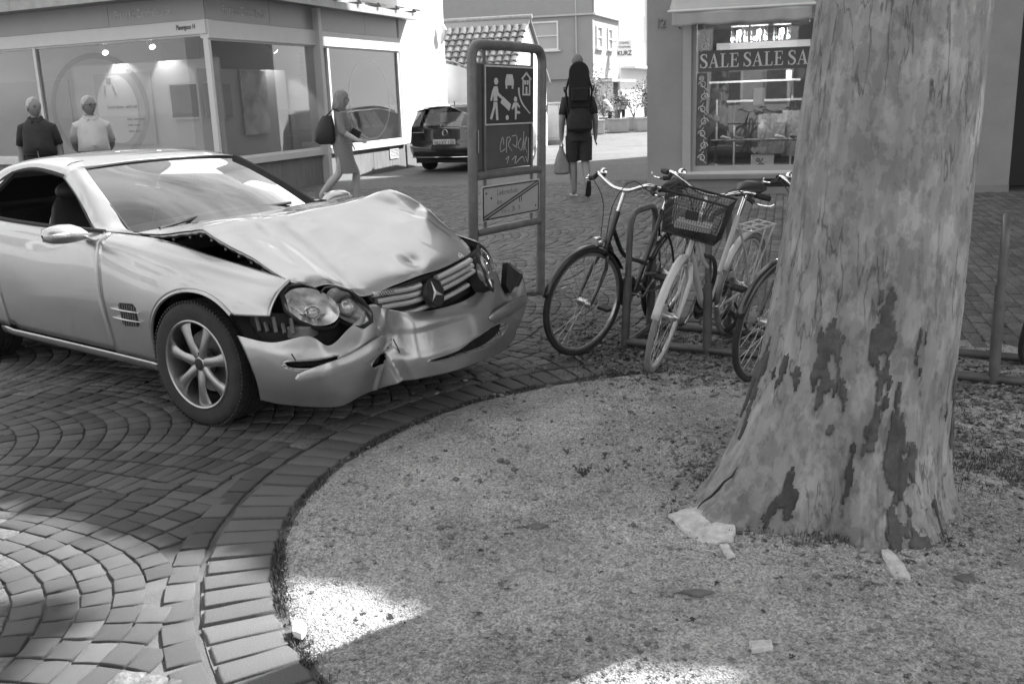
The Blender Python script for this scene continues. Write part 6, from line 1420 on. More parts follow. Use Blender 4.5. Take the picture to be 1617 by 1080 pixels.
        MB().tube(fr(spline([tuple(q0 + Vector((.03, -s * .02, -.02))), tuple(q0 + Vector((.13, -s * .08, .03 if s > 0 else .0))), tuple(c0 + Vector((.10, s * .04, -.08))), tuple(hb + Vector((.03, s * .02, .02)))], 14)), .0028, 5).build('cable', M_GRIP, hbar)
    if bell:
        q = c0 + Vector((-.02, -.17, .075)); bl = MB().lathe([(0, .026), (.012, .024), (.023, .014), (.026, 0), (.020, -.006), (0, -.008)], S_(q), (0, 0, 1), 16); bl.build('bell', M_CHROME, hbar)
    if lamp:
        q = hb + Vector((.075, 0, .06)); MB().lathe([(0, .03), (.03, .026), (.034, .012), (.030, -.02), (.012, -.05), (0, -.052)], S_(q), (S.to_3x3() @ Vector((1, 0, -.1))), 18).build('headlamp', M_CHROME, bk); MB().lathe([(0, .033), (.029, .029)], S_(q), (S.to_3x3() @ Vector((1, 0, -.1))), 18).build('lamp_lens', M_REFX, bk)
    # drive
    MB().lathe([(.0, -.052), (.095, -.052), (.105, -.045), (.095, -.038), (0, -.038)], (bb.x, 0, bb.z), (0, 1, 0), 24).box((.24, -.045, .315), (.46, .018, .085), rot=Matrix.Rotation(.12, 3, 'Y')).build('chain_case', fm if not carrier else M_BLKP, bk)
    cr_ = MB().tube([(bb.x, -.07, bb.z), (bb.x + .10, -.085, bb.z - .13)], .008, 8).tube([(bb.x, .07, bb.z), (bb.x - .10, .085, bb.z + .13)], .008, 8).tube([(bb.x, -.07, bb.z), (bb.x, .07, bb.z)], .012, 8).build('crank', M_CHROME, bk)
    for s, d in ((-1, (.10, -.13)), (1, (-.10, .13))): MB().box((bb.x + d[0], s * .135, bb.z + d[1]), (.085, .085, .022)).build('pedal', M_GRIP, cr_, smooth=False, bevel=.004)
    MB().tube([(.18, .06, .27), (.02, .16, .02)], .008, 8).build('kickstand', M_GRIP, bk)
    if carrier:
        cm = M_WHTP if carrier == 'white' else M_BLKP; cb = MB()
        for y in (-.065, 0, .065): cb.tube([(.17, y, .735), (-.05, y, .735), (-.25, y * .9, .735)], .006, 6)
        for x in (.16, .02, -.12, -.25): cb.tube([(x, -.07, .735), (x, .07, .735)], .006, 6)
        cc_ = cb.build('carrier', cm, bk)
        for s in (-1, 1):
            for x in (-.06, -.22): MB().tube([(x, s * .068, .735), (0, s * .07, WR)], .006, 6).build('carrier_strut', cm, cc_)
    if basket:
        bm_ = M_GRIP; bc = c0 + Vector((.14, 0, -.10)); h, wt, wb_, dt, db = .23, .175, .15, .125, .10
        def bp(u, v_, t):   # ring position u in 0..4, t height 0..1
            w_, d_ = lerp(wb_, wt, t), lerp(db, dt, t); i = int(u) % 4; f = u - int(u)
            q = [(-d_, -w_), (d_, -w_), (d_, w_), (-d_, w_)]; a, b_ = q[i], q[(i + 1) % 4]
            return bc + Vector((lerp(a[0], b_[0], f), lerp(a[1], b_[1], f), (t - .5) * h))
        ms = MB()
        for i in range(4):
            for j in range(22):
                ms.tube([S_(bp(i + j / 22, 0, 0)), S_(bp(i + min(.999, j / 22 + .10), 0, 1))], .001, 3, cap=False); ms.tube([S_(bp(i + min(.999, j / 22 + .10), 0, 0)), S_(bp(i + j / 22, 0, 1))], .001, 3, cap=False)
        for t in [q / 12 for q in range(13)]: ms.tube([S_(bp(u, 0, t)) for u in (0, 1, 2, 3, 0)], .001, 3, cap=False)
        bs = MB()
        for t, r in ((0, .005), (1, .007)): bs.tube([S_(bp(u, 0, t)) for u in (0, 1, 2, 3, 0)], r, 6)
        bko = bs.build('basket', bm_, bk); stuff(ms.build('wire_mesh', bm_, bko, smooth=False))
        MB().grid([[S_(bp(0.001, 0, 0)), S_(bp(1.0, 0, 0))], [S_(bp(3.0, 0, 0)), S_(bp(2.001, 0, 0))]]).build('basket_floor', bm_, bko)
        MB().box(S_(bc + Vector((.135, 0, .02))), (.010, .07, .05), rz=math.atan2(S[1][0], S[0][0])).build('basket_plate', bm_, bko, smooth=False)
        MB().box(S_(bc + Vector((.0, 0, -.06))), (.16, .20, .03), rz=.3).build('paper_inside', M_NOT, bko, smooth=False)
    return bk, S_, c0
bicycle('black city bicycle with round headlamp leaning against the first hoop', (.40, 5.96), (1.05, 6.83), -12, -12, M_BLKP, M_TYRE)
bicycle('white bicycle with cream tyres and a black wire basket', (.86, 5.55), (1.45, 6.36), -11, 13, M_WHTP, M_CREAM, basket=True, carrier='white', lamp=False)
bicycle('dark bicycle with black mudguards half hidden behind the plane tree', (1.33, 5.27), (1.86, 6.22), -15, -14, M_BLKP, M_TYRE, carrier='black', lamp=False)
bicycle('dark bicycle parked beside the rack hoop right of the trunk', (2.97, 5.42), (3.75, 6.2), -16, -4, M_BLKP, M_TYRE, lamp=False)
# cable locks
def lock(name, label, pts, r, m_):
    o = MB().tube(spline(pts, 26), r, 8).build(name, m_); tag(o, label, 'lock'); return o
lock('cable_lock', 'thick black cable lock looped round the hoop beside the white bicycle', [(1.17, 5.83, .62), (1.22, 5.80, .60), (1.235, 5.82, .50), (1.21, 5.85, .38), (1.20, 5.86, .30), (1.15, 5.84, .27), (1.12, 5.85, .30)], .013, M_GRIP)
lock('cable_lock', 'grey cable lock joining the black bicycle to the first hoop', [(.86, 6.35, .36), (.90, 6.45, .30), (.97, 6.52, .28), (1.02, 6.50, .32), (.98, 6.45, .40), (.90, 6.40, .42)], .009, M_POST)
lock('cable_lock', 'black chain lock lying at the foot of the white bicycle', [(1.40, 6.22, .05), (1.46, 6.20, .12), (1.42, 6.26, .17), (1.36, 6.28, .10), (1.40, 6.25, .04)], .016, M_GRIP)
# bark pieces and other debris on the gravel
M_BARKP = mat('shed_bark', .55, .9, var=.35, vscale=30, bump=.7, bscale=90); M_BARKD = mat('dark_bark_piece', .13, .9, var=.3, vscale=20)
def slab(name, label, pts, th, m_, tilt=0., cat='bark'):
    cx = sum(p[0] for p in pts) / len(pts); cy = sum(p[1] for p in pts) / len(pts); z0 = bed_z(cx, cy); b = MB(); n_ = len(pts)
    rn = random.Random(n_ * 31 + int(cx * 997)); mean = sum(math.hypot(p[0] - cx, p[1] - cy) for p in pts) / n_
    sp_2 = []
    for i in range(n_):
        for q in range(4): a_, b2 = pts[i], pts[(i + 1) % n_]; sp_2.append((lerp(a_[0], b2[0], q / 4) - cx + rn.uniform(-.05, .05) * mean, lerp(a_[1], b2[1], q / 4) - cy + rn.uniform(-.05, .05) * mean, 0))
    N = len(sp_2)
    def zz(x, y): return tilt * (x * .6 + y) + .25 * (x * x + y * y) / .1 * .06
    R1 = [(x, y, zz(x, y)) for x, y, _ in sp_2]; R2 = [(x * .985, y * .985, zz(x, y) + th) for x, y, _ in sp_2]; R3 = [(x * .5, y * .5, zz(x * .5, y * .5) + th * 1.1) for x, y, _ in sp_2]
    b.grid([R1, R2, R3], closed=True); b.v.append((0, 0, th)); b.f += [(2 * N + i, 2 * N + (i + 1) % N, 3 * N) for i in range(N)]; b.f.append(tuple(range(N))[::-1])
    o = b.build(name, m_, None, angle=35); o.location = (cx, cy, z0 + .001); return tag(o, label, cat)
def gp(x, y):
    d = _f + _R * ((x - 808.5) / 1550) - _U * ((y - 540) / 1550); t = -CAM_H / d.z; return (d.x * t, d.y * t)
slab('bark_piece', 'large pale curled bark piece with a notch lying beside the roots', [gp(*q) for q in ((1057, 826), (1080, 820), (1110, 816), (1112, 830), (1125, 840), (1140, 838), (1162, 845), (1158, 862), (1130, 865), (1105, 862), (1080, 845))], .014, M_BARKP, .12)
slab('bark_piece', 'small pale bark strip next to the large notched bark piece', [gp(*q) for q in ((1136, 868), (1148, 866), (1160, 884), (1148, 888))], .010, M_BARKP)
slab('bark_piece', 'pale elongated bark slab at the front of the trunk', [gp(*q) for q in ((1391, 884), (1402, 884), (1428, 905), (1437, 922), (1412, 921), (1400, 905))], .014, M_BARKP, .1)
slab('bark_piece', 'pale flat wedge of bark lying alone on the gravel', [gp(*q) for q in ((1184, 1022), (1218, 1020), (1221, 1032), (1186, 1036))], .014, M_BARKP)
slab('bark_piece', 'dark narrow bark shard pointing at the pale strip', [gp(*q) for q in ((1072, 942), (1100, 938), (1127, 943), (1100, 950))], .008, M_BARKD)
slab('bark_piece', 'dark bark shard lying in the middle of the gravel bed', [gp(*q) for q in ((826, 840), (845, 834), (866, 837), (850, 843))], .008, M_BARKD)
slab('bark_piece', 'dark curled bark shard on the gravel behind the pale slab', [gp(*q) for q in ((1505, 918), (1525, 913), (1540, 920), (1520, 926))], .012, M_BARKD)
slab('stone_chip', 'white broken stone in the sunlit gravel beside the brick edging', [gp(*q) for q in ((462, 992), (478, 988), (485, 1000), (478, 1012), (464, 1008))], .022, mat('white_stone', .7, .8), cat='stone')
for k, (x, y) in enumerate(((800, 730), (812, 742), (790, 728), (1000, 838), (758, 762), (720, 760), (695, 838), (1085, 830))):
    w_ = random.uniform(3, 6); slab('pebble', 'dark flat pebble lying on the gravel bed', [gp(x - w_, y), gp(x, y - 3), gp(x + w_, y), gp(x, y + 3)], .008, M_BARKD, cat='pebble')['group'] = 'dark pebbles on the gravel'
def sprig(x, y, h, label):
    c = gp(x, y); z0 = bed_z(*c); t = thing('weed_sprig', label, 'plant', (c[0], c[1], z0)); rnd = random.Random(int(x)); b = MB(); lf = MB()
    for k in range(9):
        a = rnd.uniform(0, 6.28); l = h * rnd.uniform(.5, 1); tip = Vector((math.cos(a) * l * .7, math.sin(a) * l * .7, l)); b.tube([(0, 0, -.005), tip * .5 + Vector((0, 0, .004)), tip], .0012, 4)
        for q in range(5):
            p = tip * (.3 + .17 * q); d = Vector((rnd.uniform(-1, 1), rnd.uniform(-1, 1), rnd.uniform(-.2, .6))).normalized() * h * .28; e = d.orthogonal().normalized() * h * .08
            lf.add([p, p + d * .5 + e, p + d, p + d * .5 - e], [(0, 1, 2, 3)])
    b.build('stem', M_GRASS, t); lf.build('leaves', M_GRASS, t, smooth=False)
sprig(921, 752, .055, 'small green weed sprig alone on the gravel'); sprig(896, 718, .03, 'tiny weed seedling on the gravel behind the larger sprig'); sprig(955, 722, .022, 'flat little weed on the gravel near the trunk side'); sprig(960, 745, .022, 'low weed tuft beside the larger sprig')
# splinters of the bumper on the paving below the car
for k, (x, y, w_) in enumerate(((650, 640, 7), (735, 602, 5), (568, 652, 6), (690, 622, 4))):
    c = gp(x, y); o = MB().prism([(-w_ * .004, -.006, 0), (w_ * .003, -.012, 0), (w_ * .004, .006, 0), (-w_ * .002, .012, 0)], (0, 0, .006)).build('plastic_shard', mat('shard_plastic', (.05, .45, .07, .4)[k], .5) if k == 0 else mat('shard_plastic_%d' % k, (.05, .45, .07, .4)[k], .5), None, smooth=False)
    o.location = (c[0], c[1], .003); o.rotation_euler = (.1, .15, k * 1.3); tag(o, ('dark plastic shard on the paving below the broken headlight corner', 'pale plastic shard on the paving under the dented number plate field', 'small dark shard on the paving by the front wheel side', 'tiny pale shard on the paving between the bumper and brick edging')[k], 'shard')
# ------------------------------------------------------------------ people
def bake_skin(V, E, Rd, sub=2):
    me = bpy.data.meshes.new('body'); me.from_pydata([tuple(v) for v in V], E, []); me.update()
    o = bpy.data.objects.new('body', me); COL.objects.link(o); md = o.modifiers.new('skin', 'SKIN')
    for i, r in enumerate(Rd): me.skin_vertices[0].data[i].radius = r if isinstance(r, tuple) else (r, r)
    me.skin_vertices[0].data[0].use_root = True; md.use_smooth_shade = True
    sb_ = o.modifiers.new('sub', 'SUBSURF'); sb_.levels = sub; sb_.render_levels = sub
    res = bpy.data.meshes.new_from_object(o.evaluated_get(bpy.context.evaluated_depsgraph_get()))
    bpy.data.objects.remove(o); bpy.data.meshes.remove(me); return res
def head_pts(c, yaw, pitch=0., s=1.):
    R3 = Matrix.Rotation(yaw, 3, 'Z') @ Matrix.Rotation(pitch, 3, 'Y'); g_ = []; nu, nv = 22, 28
    for i in range(nu + 1):
        th = math.pi * i / nu; row = []
        for j in range(nv):
            ph = 2 * math.pi * j / nv; d = Vector((math.sin(th) * math.cos(ph), math.sin(th) * math.sin(ph), math.cos(th)))
            z = d.z; x = d.x * .098; y = d.y * (.077 - .020 * max(0, -z - .1)); zz = z * .118
            fr_ = max(0, d.x)
            if z < -.2: x *= (1 - .12 * (-z)) if d.x < 0 else 1.0
            x += .024 * math.exp(-((d.y / .14) ** 2) - ((z + .12) / .16) ** 2) * (fr_ > .3) + .012 * math.exp(-((d.y / .3) ** 2) - ((z + .82) / .14) ** 2) * (fr_ > 0) + .006 * math.exp(-((d.y / .22) ** 2) - ((z + .48) / .08) ** 2) * (fr_ > .3) + .005 * math.exp(-((z - .20) / .10) ** 2) * (fr_ > .4)
            x -= .010 * math.exp(-(((abs(d.y) - .36) / .16) ** 2) - ((z - .02) / .11) ** 2) * (fr_ > .3)
            row.append(Vector(c) + R3 @ Vector((x, y, zz)) * s)
        g_.append(row)
    return g_, R3
def finger_hand(V, E, Rd, wrist_i, wrist, d, side_v, curl=.5):
    """palm and five fingers in direction d; side_v points to the thumb side"""
    d = d.normalized(); sv = (side_v - d * side_v.dot(d)).normalized(); n_ = d.cross(sv)
    pi_ = len(V); V.append(wrist + d * .05); E.append((wrist_i, pi_)); Rd.append((.032, .018))
    for k, (o_, l) in enumerate(((.028, .075), (.010, .085), (-.009, .08), (-.026, .062))):
        a = len(V); V += [wrist + d * .085 + sv * o_, wrist + d * (.085 + l * .5) + sv * o_ + n_ * .02 * curl, wrist + d * (.085 + l * .85) + sv * o_ + n_ * .055 * curl]; E += [(pi_, a), (a, a + 1), (a + 1, a + 2)]; Rd += [.0095, .0085, .007]
    a = len(V); V += [wrist + d * .04 + sv * .035, wrist + d * .075 + sv * .05 + n_ * .012]; E += [(pi_, a), (a, a + 1)]; Rd += [.010, .008]
def loft(rings, n=20):
    g_ = []
    for (c, rx, ry) in rings: g_.append([(c[0] + rx * math.cos(2 * math.pi * k / n), c[1] + ry * math.sin(2 * math.pi * k / n), c[2]) for k in range(n)])
    return MB().grid(g_, closed=True)
def person(label, loc, yaw, J, skin_m, head_yaw=0., head_pitch=0., group=None, feet=True, s=1., hands=True, slim=1.):
    """J: joints dict; returns empty and J"""
    p = thing('person', label, 'person', loc, yaw, group); p.scale = (s, s, s)
    V = [J['pelvis'], J['spine'], J['chest'], J['neck'], J['head'] + Vector((-.005, 0, -.06))]; E = [(0, 1), (1, 2), (2, 3), (3, 4)]; Rd = [(.13 * slim, .10 * slim), (.11 * slim, .09 * slim), (.13 * slim, .095 * slim), (.055, .055), (.052, .052)]
    for sd in ('l', 'r'):
        a = len(V); V += [J['sh' + sd], J['el' + sd], J['wr' + sd]]; E += [(2, a), (a, a + 1), (a + 1, a + 2)]; Rd += [.068, .052, .036]
        if hands: finger_hand(V, E, Rd, a + 2, J['wr' + sd], J['hd' + sd], J.get('th' + sd, Vector((1, 0, 0))))
        a = len(V); V += [J['hip' + sd], J['kn' + sd], J['an' + sd]]; E += [(0, a), (a, a + 1), (a + 1, a + 2)]; Rd += [.10 * slim, .072 * (slim + 1) / 2, .046]
        if feet:
            b_ = len(V); f = J['ft' + sd]; V += [J['an' + sd] + f * .35 + Vector((0, 0, -.045)), J['an' + sd] + f + Vector((0, 0, -.06))]; E += [(a + 2, b_), (b_, b_ + 1)]; Rd += [(.04, .03), (.035, .018)]
        c_ = len(V); V.append(lerp(J['kn' + sd], J['an' + sd], .35) + Vector((-.015, 0, 0))); 
        E.remove((a + 1, a + 2)); E += [(a + 1, c_), (c_, a + 2)]; Rd.append(.070)
    me = bake_skin(V, E, Rd); g_, R3 = head_pts(J['head'], head_yaw, head_pitch); hm = MB().grid(g_, closed=True)
    for sd in (-1, 1): hm.ellipsoid(J['head'] + R3 @ Vector((-.008, sd * .078, -.005)), (.02, .010, .032), 8, 6, rot=R3)
    bm = bmesh.new(); bm.from_mesh(me); vs = [bm.verts.new(q) for q in hm.v]
    for f in hm.f:
        try: bm.faces.new([vs[i] for i in f])
        except ValueError: pass
    bm.to_mesh(me); bm.free(); me.name = 'body'
    o = link('body', me, skin_m, p, angle=180)
    ey = MB()
    for sd in (-1, 1): ey.ellipsoid(J['head'] + R3 @ Vector((.083, sd * .029, .003)), (.010, .013, .007), 8, 6, rot=R3)
    return p, R3
M_SKIN = mat('skin', .38, .55, var=.08, vscale=30); M_SKIND = mat('shaded_tanned_skin', .22, .55, var=.08, vscale=30); M_HAIRG = mat('grey_hair', .40, .7, var=.35, vscale=70, stretch=(1, 1, .4)); M_HAIRB = mat('blond_hair', .19, .55, var=.4, vscale=40, stretch=(1, 1, .3), bump=.5, bscale=120); M_EYE = mat('eye_dark', .03, .3)  # tanned tone lowered further to hold the shade on the men's faces
def face(p, J, R3, m_lip=None):
    for sd in (-1, 1): MB().ellipsoid(J['head'] + R3 @ Vector((.083, sd * .030, .003)), (.009, .014, .006), 8, 6, rot=R3).build('eye', M_EYE, p); MB().ellipsoid(J['head'] + R3 @ Vector((.090, sd * .030, .026)), (.006, .022, .004), 8, 4, rot=R3).build('eyebrow', M_HAIRB, p)
    MB().ellipsoid(J['head'] + R3 @ Vector((.092, 0, -.058)), (.008, .024, .006), 10, 4, rot=R3).build('mouth', mat('lips', .20, .5), p)
def hair_cap(p, J, R3, m_, low=-.15, back=.02, thick=1.09, frontlow=.45):
    g_ = []; nu, nv = 12, 28
    for i in range(nu + 1):
        row = []
        for j in range(nv):
            ph = 2 * math.pi * j / nv; lim = lerp(low, frontlow, (max(0, math.cos(ph))) ** .8 if math.cos(ph) > 0 else 0); z = lerp(1, lim + .10 * noise.noise((math.cos(ph) * 3, math.sin(ph) * 3, 5)), i / nu); r = math.sqrt(max(0, 1 - z * z))
            k = thick + .03 * noise.noise((math.cos(ph) * 4, math.sin(ph) * 4, z * 5)); row.append(J['head'] + R3 @ Vector((r * math.cos(ph) * .098 * k - .006, r * math.sin(ph) * .079 * k, z * .119 * k)))
        g_.append(row)
    return MB().grid(g_, closed=True).build('hair', m_, p, solid=.003)
V3 = lambda *a: Vector(a)
# woman walking along the shopfront
J = dict(pelvis=V3(0, 0, .98), spine=V3(-.005, 0, 1.14), chest=V3(.0, 0, 1.32), neck=V3(.01, 0, 1.49), head=V3(.035, 0, 1.635), shl=V3(0, .17, 1.42), shr=V3(0, -.17, 1.42), ell=V3(-.06, .21, 1.14), elr=V3(.02, -.21, 1.16), wrl=V3(.08, .22, 1.0), wrr=V3(.25, -.24, 1.02), hdl=V3(.5, 0, -.6), hdr=V3(1, -.1, -.15), hipl=V3(.0, .09, .95), hipr=V3(.0, -.09, .95), knl=V3(.17, .09, .53), knr=V3(-.08, -.08, .53), anl=V3(.16, .09, .11), anr=V3(-.38, -.08, .22), ftl=V3(.17, 0, 0), ftr=V3(.12, 0, -.12), thl=V3(0, -1, 0), thr=V3(0, .3, 1))
wm, R3 = person('woman in a patterned knee length dress walking with a dark shoulder bag', (-2.47, 15.25, 0), R_(4), J, M_SKIN, R_(4), slim=.72); face(wm, J, R3)
def dress_mat():
    M = bpy.data.materials.new('dotted_dress'); M.use_nodes = True; t = NT(M); b = t.t.nodes['Principled BSDF']; b.inputs['Roughness'].default_value = .85
    co = t.n('TexCoord').outputs['Object']; mp_ = t.n('Mapping'); mp_.inputs['Scale'].default_value = (62, 62, 62); t.l(co, mp_.inputs[0]); w = t.n('TexChecker', Scale=1.0); w.inputs[1].default_value = (.34, .34, .34, 1); w.inputs[2].default_value = (.08, .08, .08, 1); t.l(mp_.outputs[0], w.inputs[0]); t.l(w.outputs[0], b.inputs['Base Color']); return M
M_DRESS = dress_mat()
dr_ = loft([((.01, 0, 1.47), .07, .10), ((.005, 0, 1.44), .10, .185), ((.01, 0, 1.36), .115, .170), ((.025, 0, 1.28), .130, .150), ((.0, 0, 1.14), .105, .130), ((-.01, 0, 1.05), .128, .150), ((-.01, 0, .95), .150, .175), ((.01, 0, .80), .140, .170), ((.03, 0, .66), .150, .165), ((.045, 0, .55), .165, .16), ((.05, 0, .53), .16, .155)], 24)
for sd in ('l', 'r'): dr_.tube([J['sh' + sd] + V3(0, 0, .01), lerp(J['sh' + sd], J['el' + sd], .5), lerp(J['sh' + sd], J['el' + sd], .95), lerp(J['el' + sd], J['wr' + sd], .22)], [.070, .060, .054, .052], 12, cap=False)
dr_.build('dress', M_DRESS, wm)
hair_cap(wm, J, R3, M_HAIRB, low=-.6, frontlow=.35, thick=1.16)
hb_ = MB()
for k in range(16):
    a = lerp(R_(55), R_(305), k / 15); q = J['head'] + V3(.085 * math.cos(a) - .015, .085 * math.sin(a), .02); hb_.tube([q, q + V3(-.012, .012 * math.sin(a), -.08), q + V3(-.025 + .01 * math.sin(k * 2), .02 * math.sin(a), -.15), q + V3(-.01, .012 * math.sin(a), -.205)], [.026, .034, .033, .012], 8)
hb_.build('long_hair', M_HAIRB, wm)
for sd in ('l', 'r'):
    a = J['an' + sd]; f = J['ft' + sd]; MB().tube([a + V3(-.05, 0, -.05), a + f * .4 + V3(0, 0, -.08), a + f + V3(0, 0, -.085), a + f * 1.25 + V3(0, 0, -.088)], [.034, .032, .036, .012], 10, flat=.5).tube([a + V3(-.05, 0, -.06), a + V3(-.055, 0, -.105)], .012, 6).build('shoe', M_LEATHER, wm)
bgb = thing('shoulder_bag', 'dark leather shoulder bag hanging behind the walking woman', 'bag', (-2.70, 15.12, .98)); bgm = loft([((0, 0, 0), .10, .05), ((-.02, 0, .06), .16, .07), ((-.0, 0, .20), .15, .065), ((.03, 0, .34), .11, .05), ((.05, 0, .42), .07, .03)], 16); bgm.build('pouch', M_LEATHER, bgb); MB().tube([(.02, 0, .40), (.16, -.03, .52), (.25, -.02, .46)], .012, 6).build('strap', M_LEATHER, bgb)
cl = MB().box((0, 0, 0), (.15, .03, .16), rot=Matrix.Rotation(.5, 3, 'Y')).build('clutch_folder', M_LEATHER, None, smooth=False, bevel=.01); cl.location = (-2.30, 15.46, 1.10); tag(cl, 'small dark folder held under the walking woman\'s arm', 'folder')
# two older men watching
def stand(): return dict(pelvis=V3(0, 0, 1.0), spine=V3(.02, 0, 1.14), chest=V3(.0, 0, 1.34), neck=V3(-.01, 0, 1.51), head=V3(.02, 0, 1.655), shl=V3(0, .160, 1.41), shr=V3(0, -.160, 1.41), ell=V3(-.03, .215, 1.15), elr=V3(-.03, -.215, 1.15), wrl=V3(.03, .225, .90), wrr=V3(.03, -.225, .90), hdl=V3(.1, 0, -1), hdr=V3(.1, 0, -1), hipl=V3(0, .10, .96), hipr=V3(0, -.10, .96), knl=V3(.02, .11, .53), knr=V3(.0, -.11, .53), anl=V3(0, .12, .10), anr=V3(-.02, -.12, .10), ftl=V3(.16, .02, 0), ftr=V3(.16, -.02, 0))
def man_clothes(p, J, shirt, trous, belly=.0):
    s_ = loft([((-.01, 0, 1.53), .062, .066), ((-.01, 0, 1.50), .085, .11), ((-.0, 0, 1.455), .115, .15), ((.01, 0, 1.38), .135, .178), ((.025, 0, 1.26), .145 + belly * .5, .172), ((.04, 0, 1.18), .145 + belly, .176), ((.03, 0, 1.12), .14 + belly * .7, .185), ((.02, 0, 1.075), .125, .175)], 24)
    for sd in ('l', 'r'): s_.tube([V3(0, J['sh' + sd].y * .45, 1.44), J['sh' + sd] + V3(0, 0, -.01), lerp(J['sh' + sd], J['el' + sd], .35), lerp(J['sh' + sd], J['el' + sd], .8)], [.06, .072, .068, .066], 12, cap=False)
    sh = s_.build('shirt', shirt, p, solid=.004)
    MB().tube([(-.06, -.06, 1.535), (-.08, 0, 1.545), (-.06, .06, 1.535), (.03, .078, 1.52), (.098, .03, 1.48), (.10, .045, 1.45)], .017, 6).tube([(-.06, -.06, 1.535), (.03, -.078, 1.52), (.098, -.03, 1.48), (.10, -.045, 1.45)], .017, 6).build('collar', shirt, sh)
    MB().tube([(.085, 0, 1.46), (.145 + belly * .5, 0, 1.28), (.17 + belly, 0, 1.13), (.15 + belly * .6, 0, 1.02)], .005, 5).build('button_strip', M_GREYPANEL, sh)
    t_ = loft([((.02, 0, 1.115), .142, .18), ((.01, 0, .98), .145, .185), ((.0, 0, .86), .14, .185)], 20)
    for sd, y in (('l', .095), ('r', -.095)): t_.tube([V3(0, y, .93), lerp(J['hip' + sd], J['kn' + sd], .5), J['kn' + sd], lerp(J['kn' + sd], J['an' + sd], .5), J['an' + sd] + V3(0, 0, -.02)], [.105, .098, .082, .078, .075], 14)
    t_.build('trousers', trous, p); MB().lathe([(.185, -.018), (.188, 0), (.185, .018)], (0, 0, 0), (0, 0, 1), 24)
    b_ = MB().grid([[(.02 + (.146 + belly * .5) * math.cos(a), .187 * math.sin(a), z) for a in [2 * math.pi * k / 24 for k in range(24)]] for z in (1.085, 1.118)], closed=True); b_.build('belt', M_LEATHER, p, solid=.004)
    for sd in ('l', 'r'): a = J['an' + sd]; f = J['ft' + sd]; MB().tube([a + V3(-.07, 0, -.05), a + V3(0, 0, -.05), a + f * .7 + V3(0, 0, -.06), a + f * 1.2 + V3(0, 0, -.075)], [.03, .05, .05, .02], 10).build('shoe', M_LEATHER, p)
M_CLDARK = mat('dark_cloth', .028, .85, var=.25, vscale=10); M_CLPALE = mat('pale_shirt_cloth', .50, .85, var=.12, vscale=9, bump=.2, bscale=25)
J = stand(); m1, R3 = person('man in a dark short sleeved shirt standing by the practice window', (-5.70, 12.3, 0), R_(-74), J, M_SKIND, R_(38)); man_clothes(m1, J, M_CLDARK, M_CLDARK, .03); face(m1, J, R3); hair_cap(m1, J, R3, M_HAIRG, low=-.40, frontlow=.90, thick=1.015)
MB().tube([(.09, .17, .99), (.11, .18, .93), (.10, .185, .88)], .012, 6).build('key_ring', M_CHROME, m1)
J = stand(); J.update(ell=V3(-.12, .215, 1.17), elr=V3(-.12, -.215, 1.17), wrl=V3(-.20, .06, 1.0), wrr=V3(-.20, -.06, 1.0), hdl=V3(-.2, -1, -.3), hdr=V3(-.2, 1, -.3))
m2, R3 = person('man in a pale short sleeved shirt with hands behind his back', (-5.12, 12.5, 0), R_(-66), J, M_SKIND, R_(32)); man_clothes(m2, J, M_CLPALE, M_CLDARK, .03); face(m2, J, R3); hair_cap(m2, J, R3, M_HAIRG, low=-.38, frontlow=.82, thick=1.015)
gl_ = MB()
for sd in (-1, 1): gl_.tube([J['head'] + R3 @ V3(.100, sd * .031 + .022 * math.cos(a), .002 + .016 * math.sin(a)) for a in [k * math.pi / 5 for k in range(11)]], .0022, 4); gl_.tube([J['head'] + R3 @ V3(.098, sd * .052, .006), J['head'] + R3 @ V3(.0, sd * .082, .008)], .0022, 4)
gl_.build('glasses', M_BLACK, m2)
# man walking away with a child carrier
J = dict(pelvis=V3(0, 0, 1.02), spine=V3(.01, 0, 1.18), chest=V3(.02, 0, 1.40), neck=V3(.04, 0, 1.58), head=V3(.07, 0, 1.72), shl=V3(.01, .20, 1.50), shr=V3(.01, -.20, 1.50), ell=V3(-.04, .265, 1.20), elr=V3(-.03, -.26, 1.20), wrl=V3(.02, .27, .95), wrr=V3(.03, -.27, .95), hdl=V3(0, 0, -1), hdr=V3(.15, 0, -1), hipl=V3(0, .10, .98), hipr=V3(0, -.10, .98), knl=V3(.09, .09, .54), knr=V3(.02, -.10, .54), anl=V3(.05, .08, .09), anr=V3(-.26, -.09, .22), ftl=V3(.17, .01, 0), ftr=V3(.07, 0, -.15))
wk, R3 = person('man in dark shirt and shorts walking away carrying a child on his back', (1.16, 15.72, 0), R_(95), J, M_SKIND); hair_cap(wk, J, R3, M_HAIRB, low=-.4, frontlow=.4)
s_ = loft([((.04, 0, 1.57), .075, .08), ((.03, 0, 1.55), .10, .13), ((.02, 0, 1.51), .125, .215), ((.02, 0, 1.42), .145, .225), ((.01, 0, 1.28), .14, .20), ((0, 0, 1.12), .135, .185), ((0, 0, 1.0), .14, .19)], 22)
for sd in ('l', 'r'): s_.tube([V3(0, J['sh' + sd].y * .45, 1.515), J['sh' + sd] + V3(0, 0, -.01), lerp(J['sh' + sd], J['el' + sd], .35), lerp(J['sh' + sd], J['el' + sd], .75)], [.06, .078, .072, .068], 12, cap=False)
s_.build('shirt', M_CLDARK, wk, solid=.004); t_ = loft([((0, 0, 1.08), .14, .185), ((0, 0, .95), .155, .20), ((0, 0, .88), .15, .20)], 20)
for sd, y in (('l', .10), ('r', -.10)): t_.tube([V3(0, y, .94), lerp(J['hip' + sd], J['kn' + sd], .5), lerp(J['hip' + sd], J['kn' + sd], .93)], [.115, .112, .108], 14)
t_.build('shorts', M_CLDARK, wk)
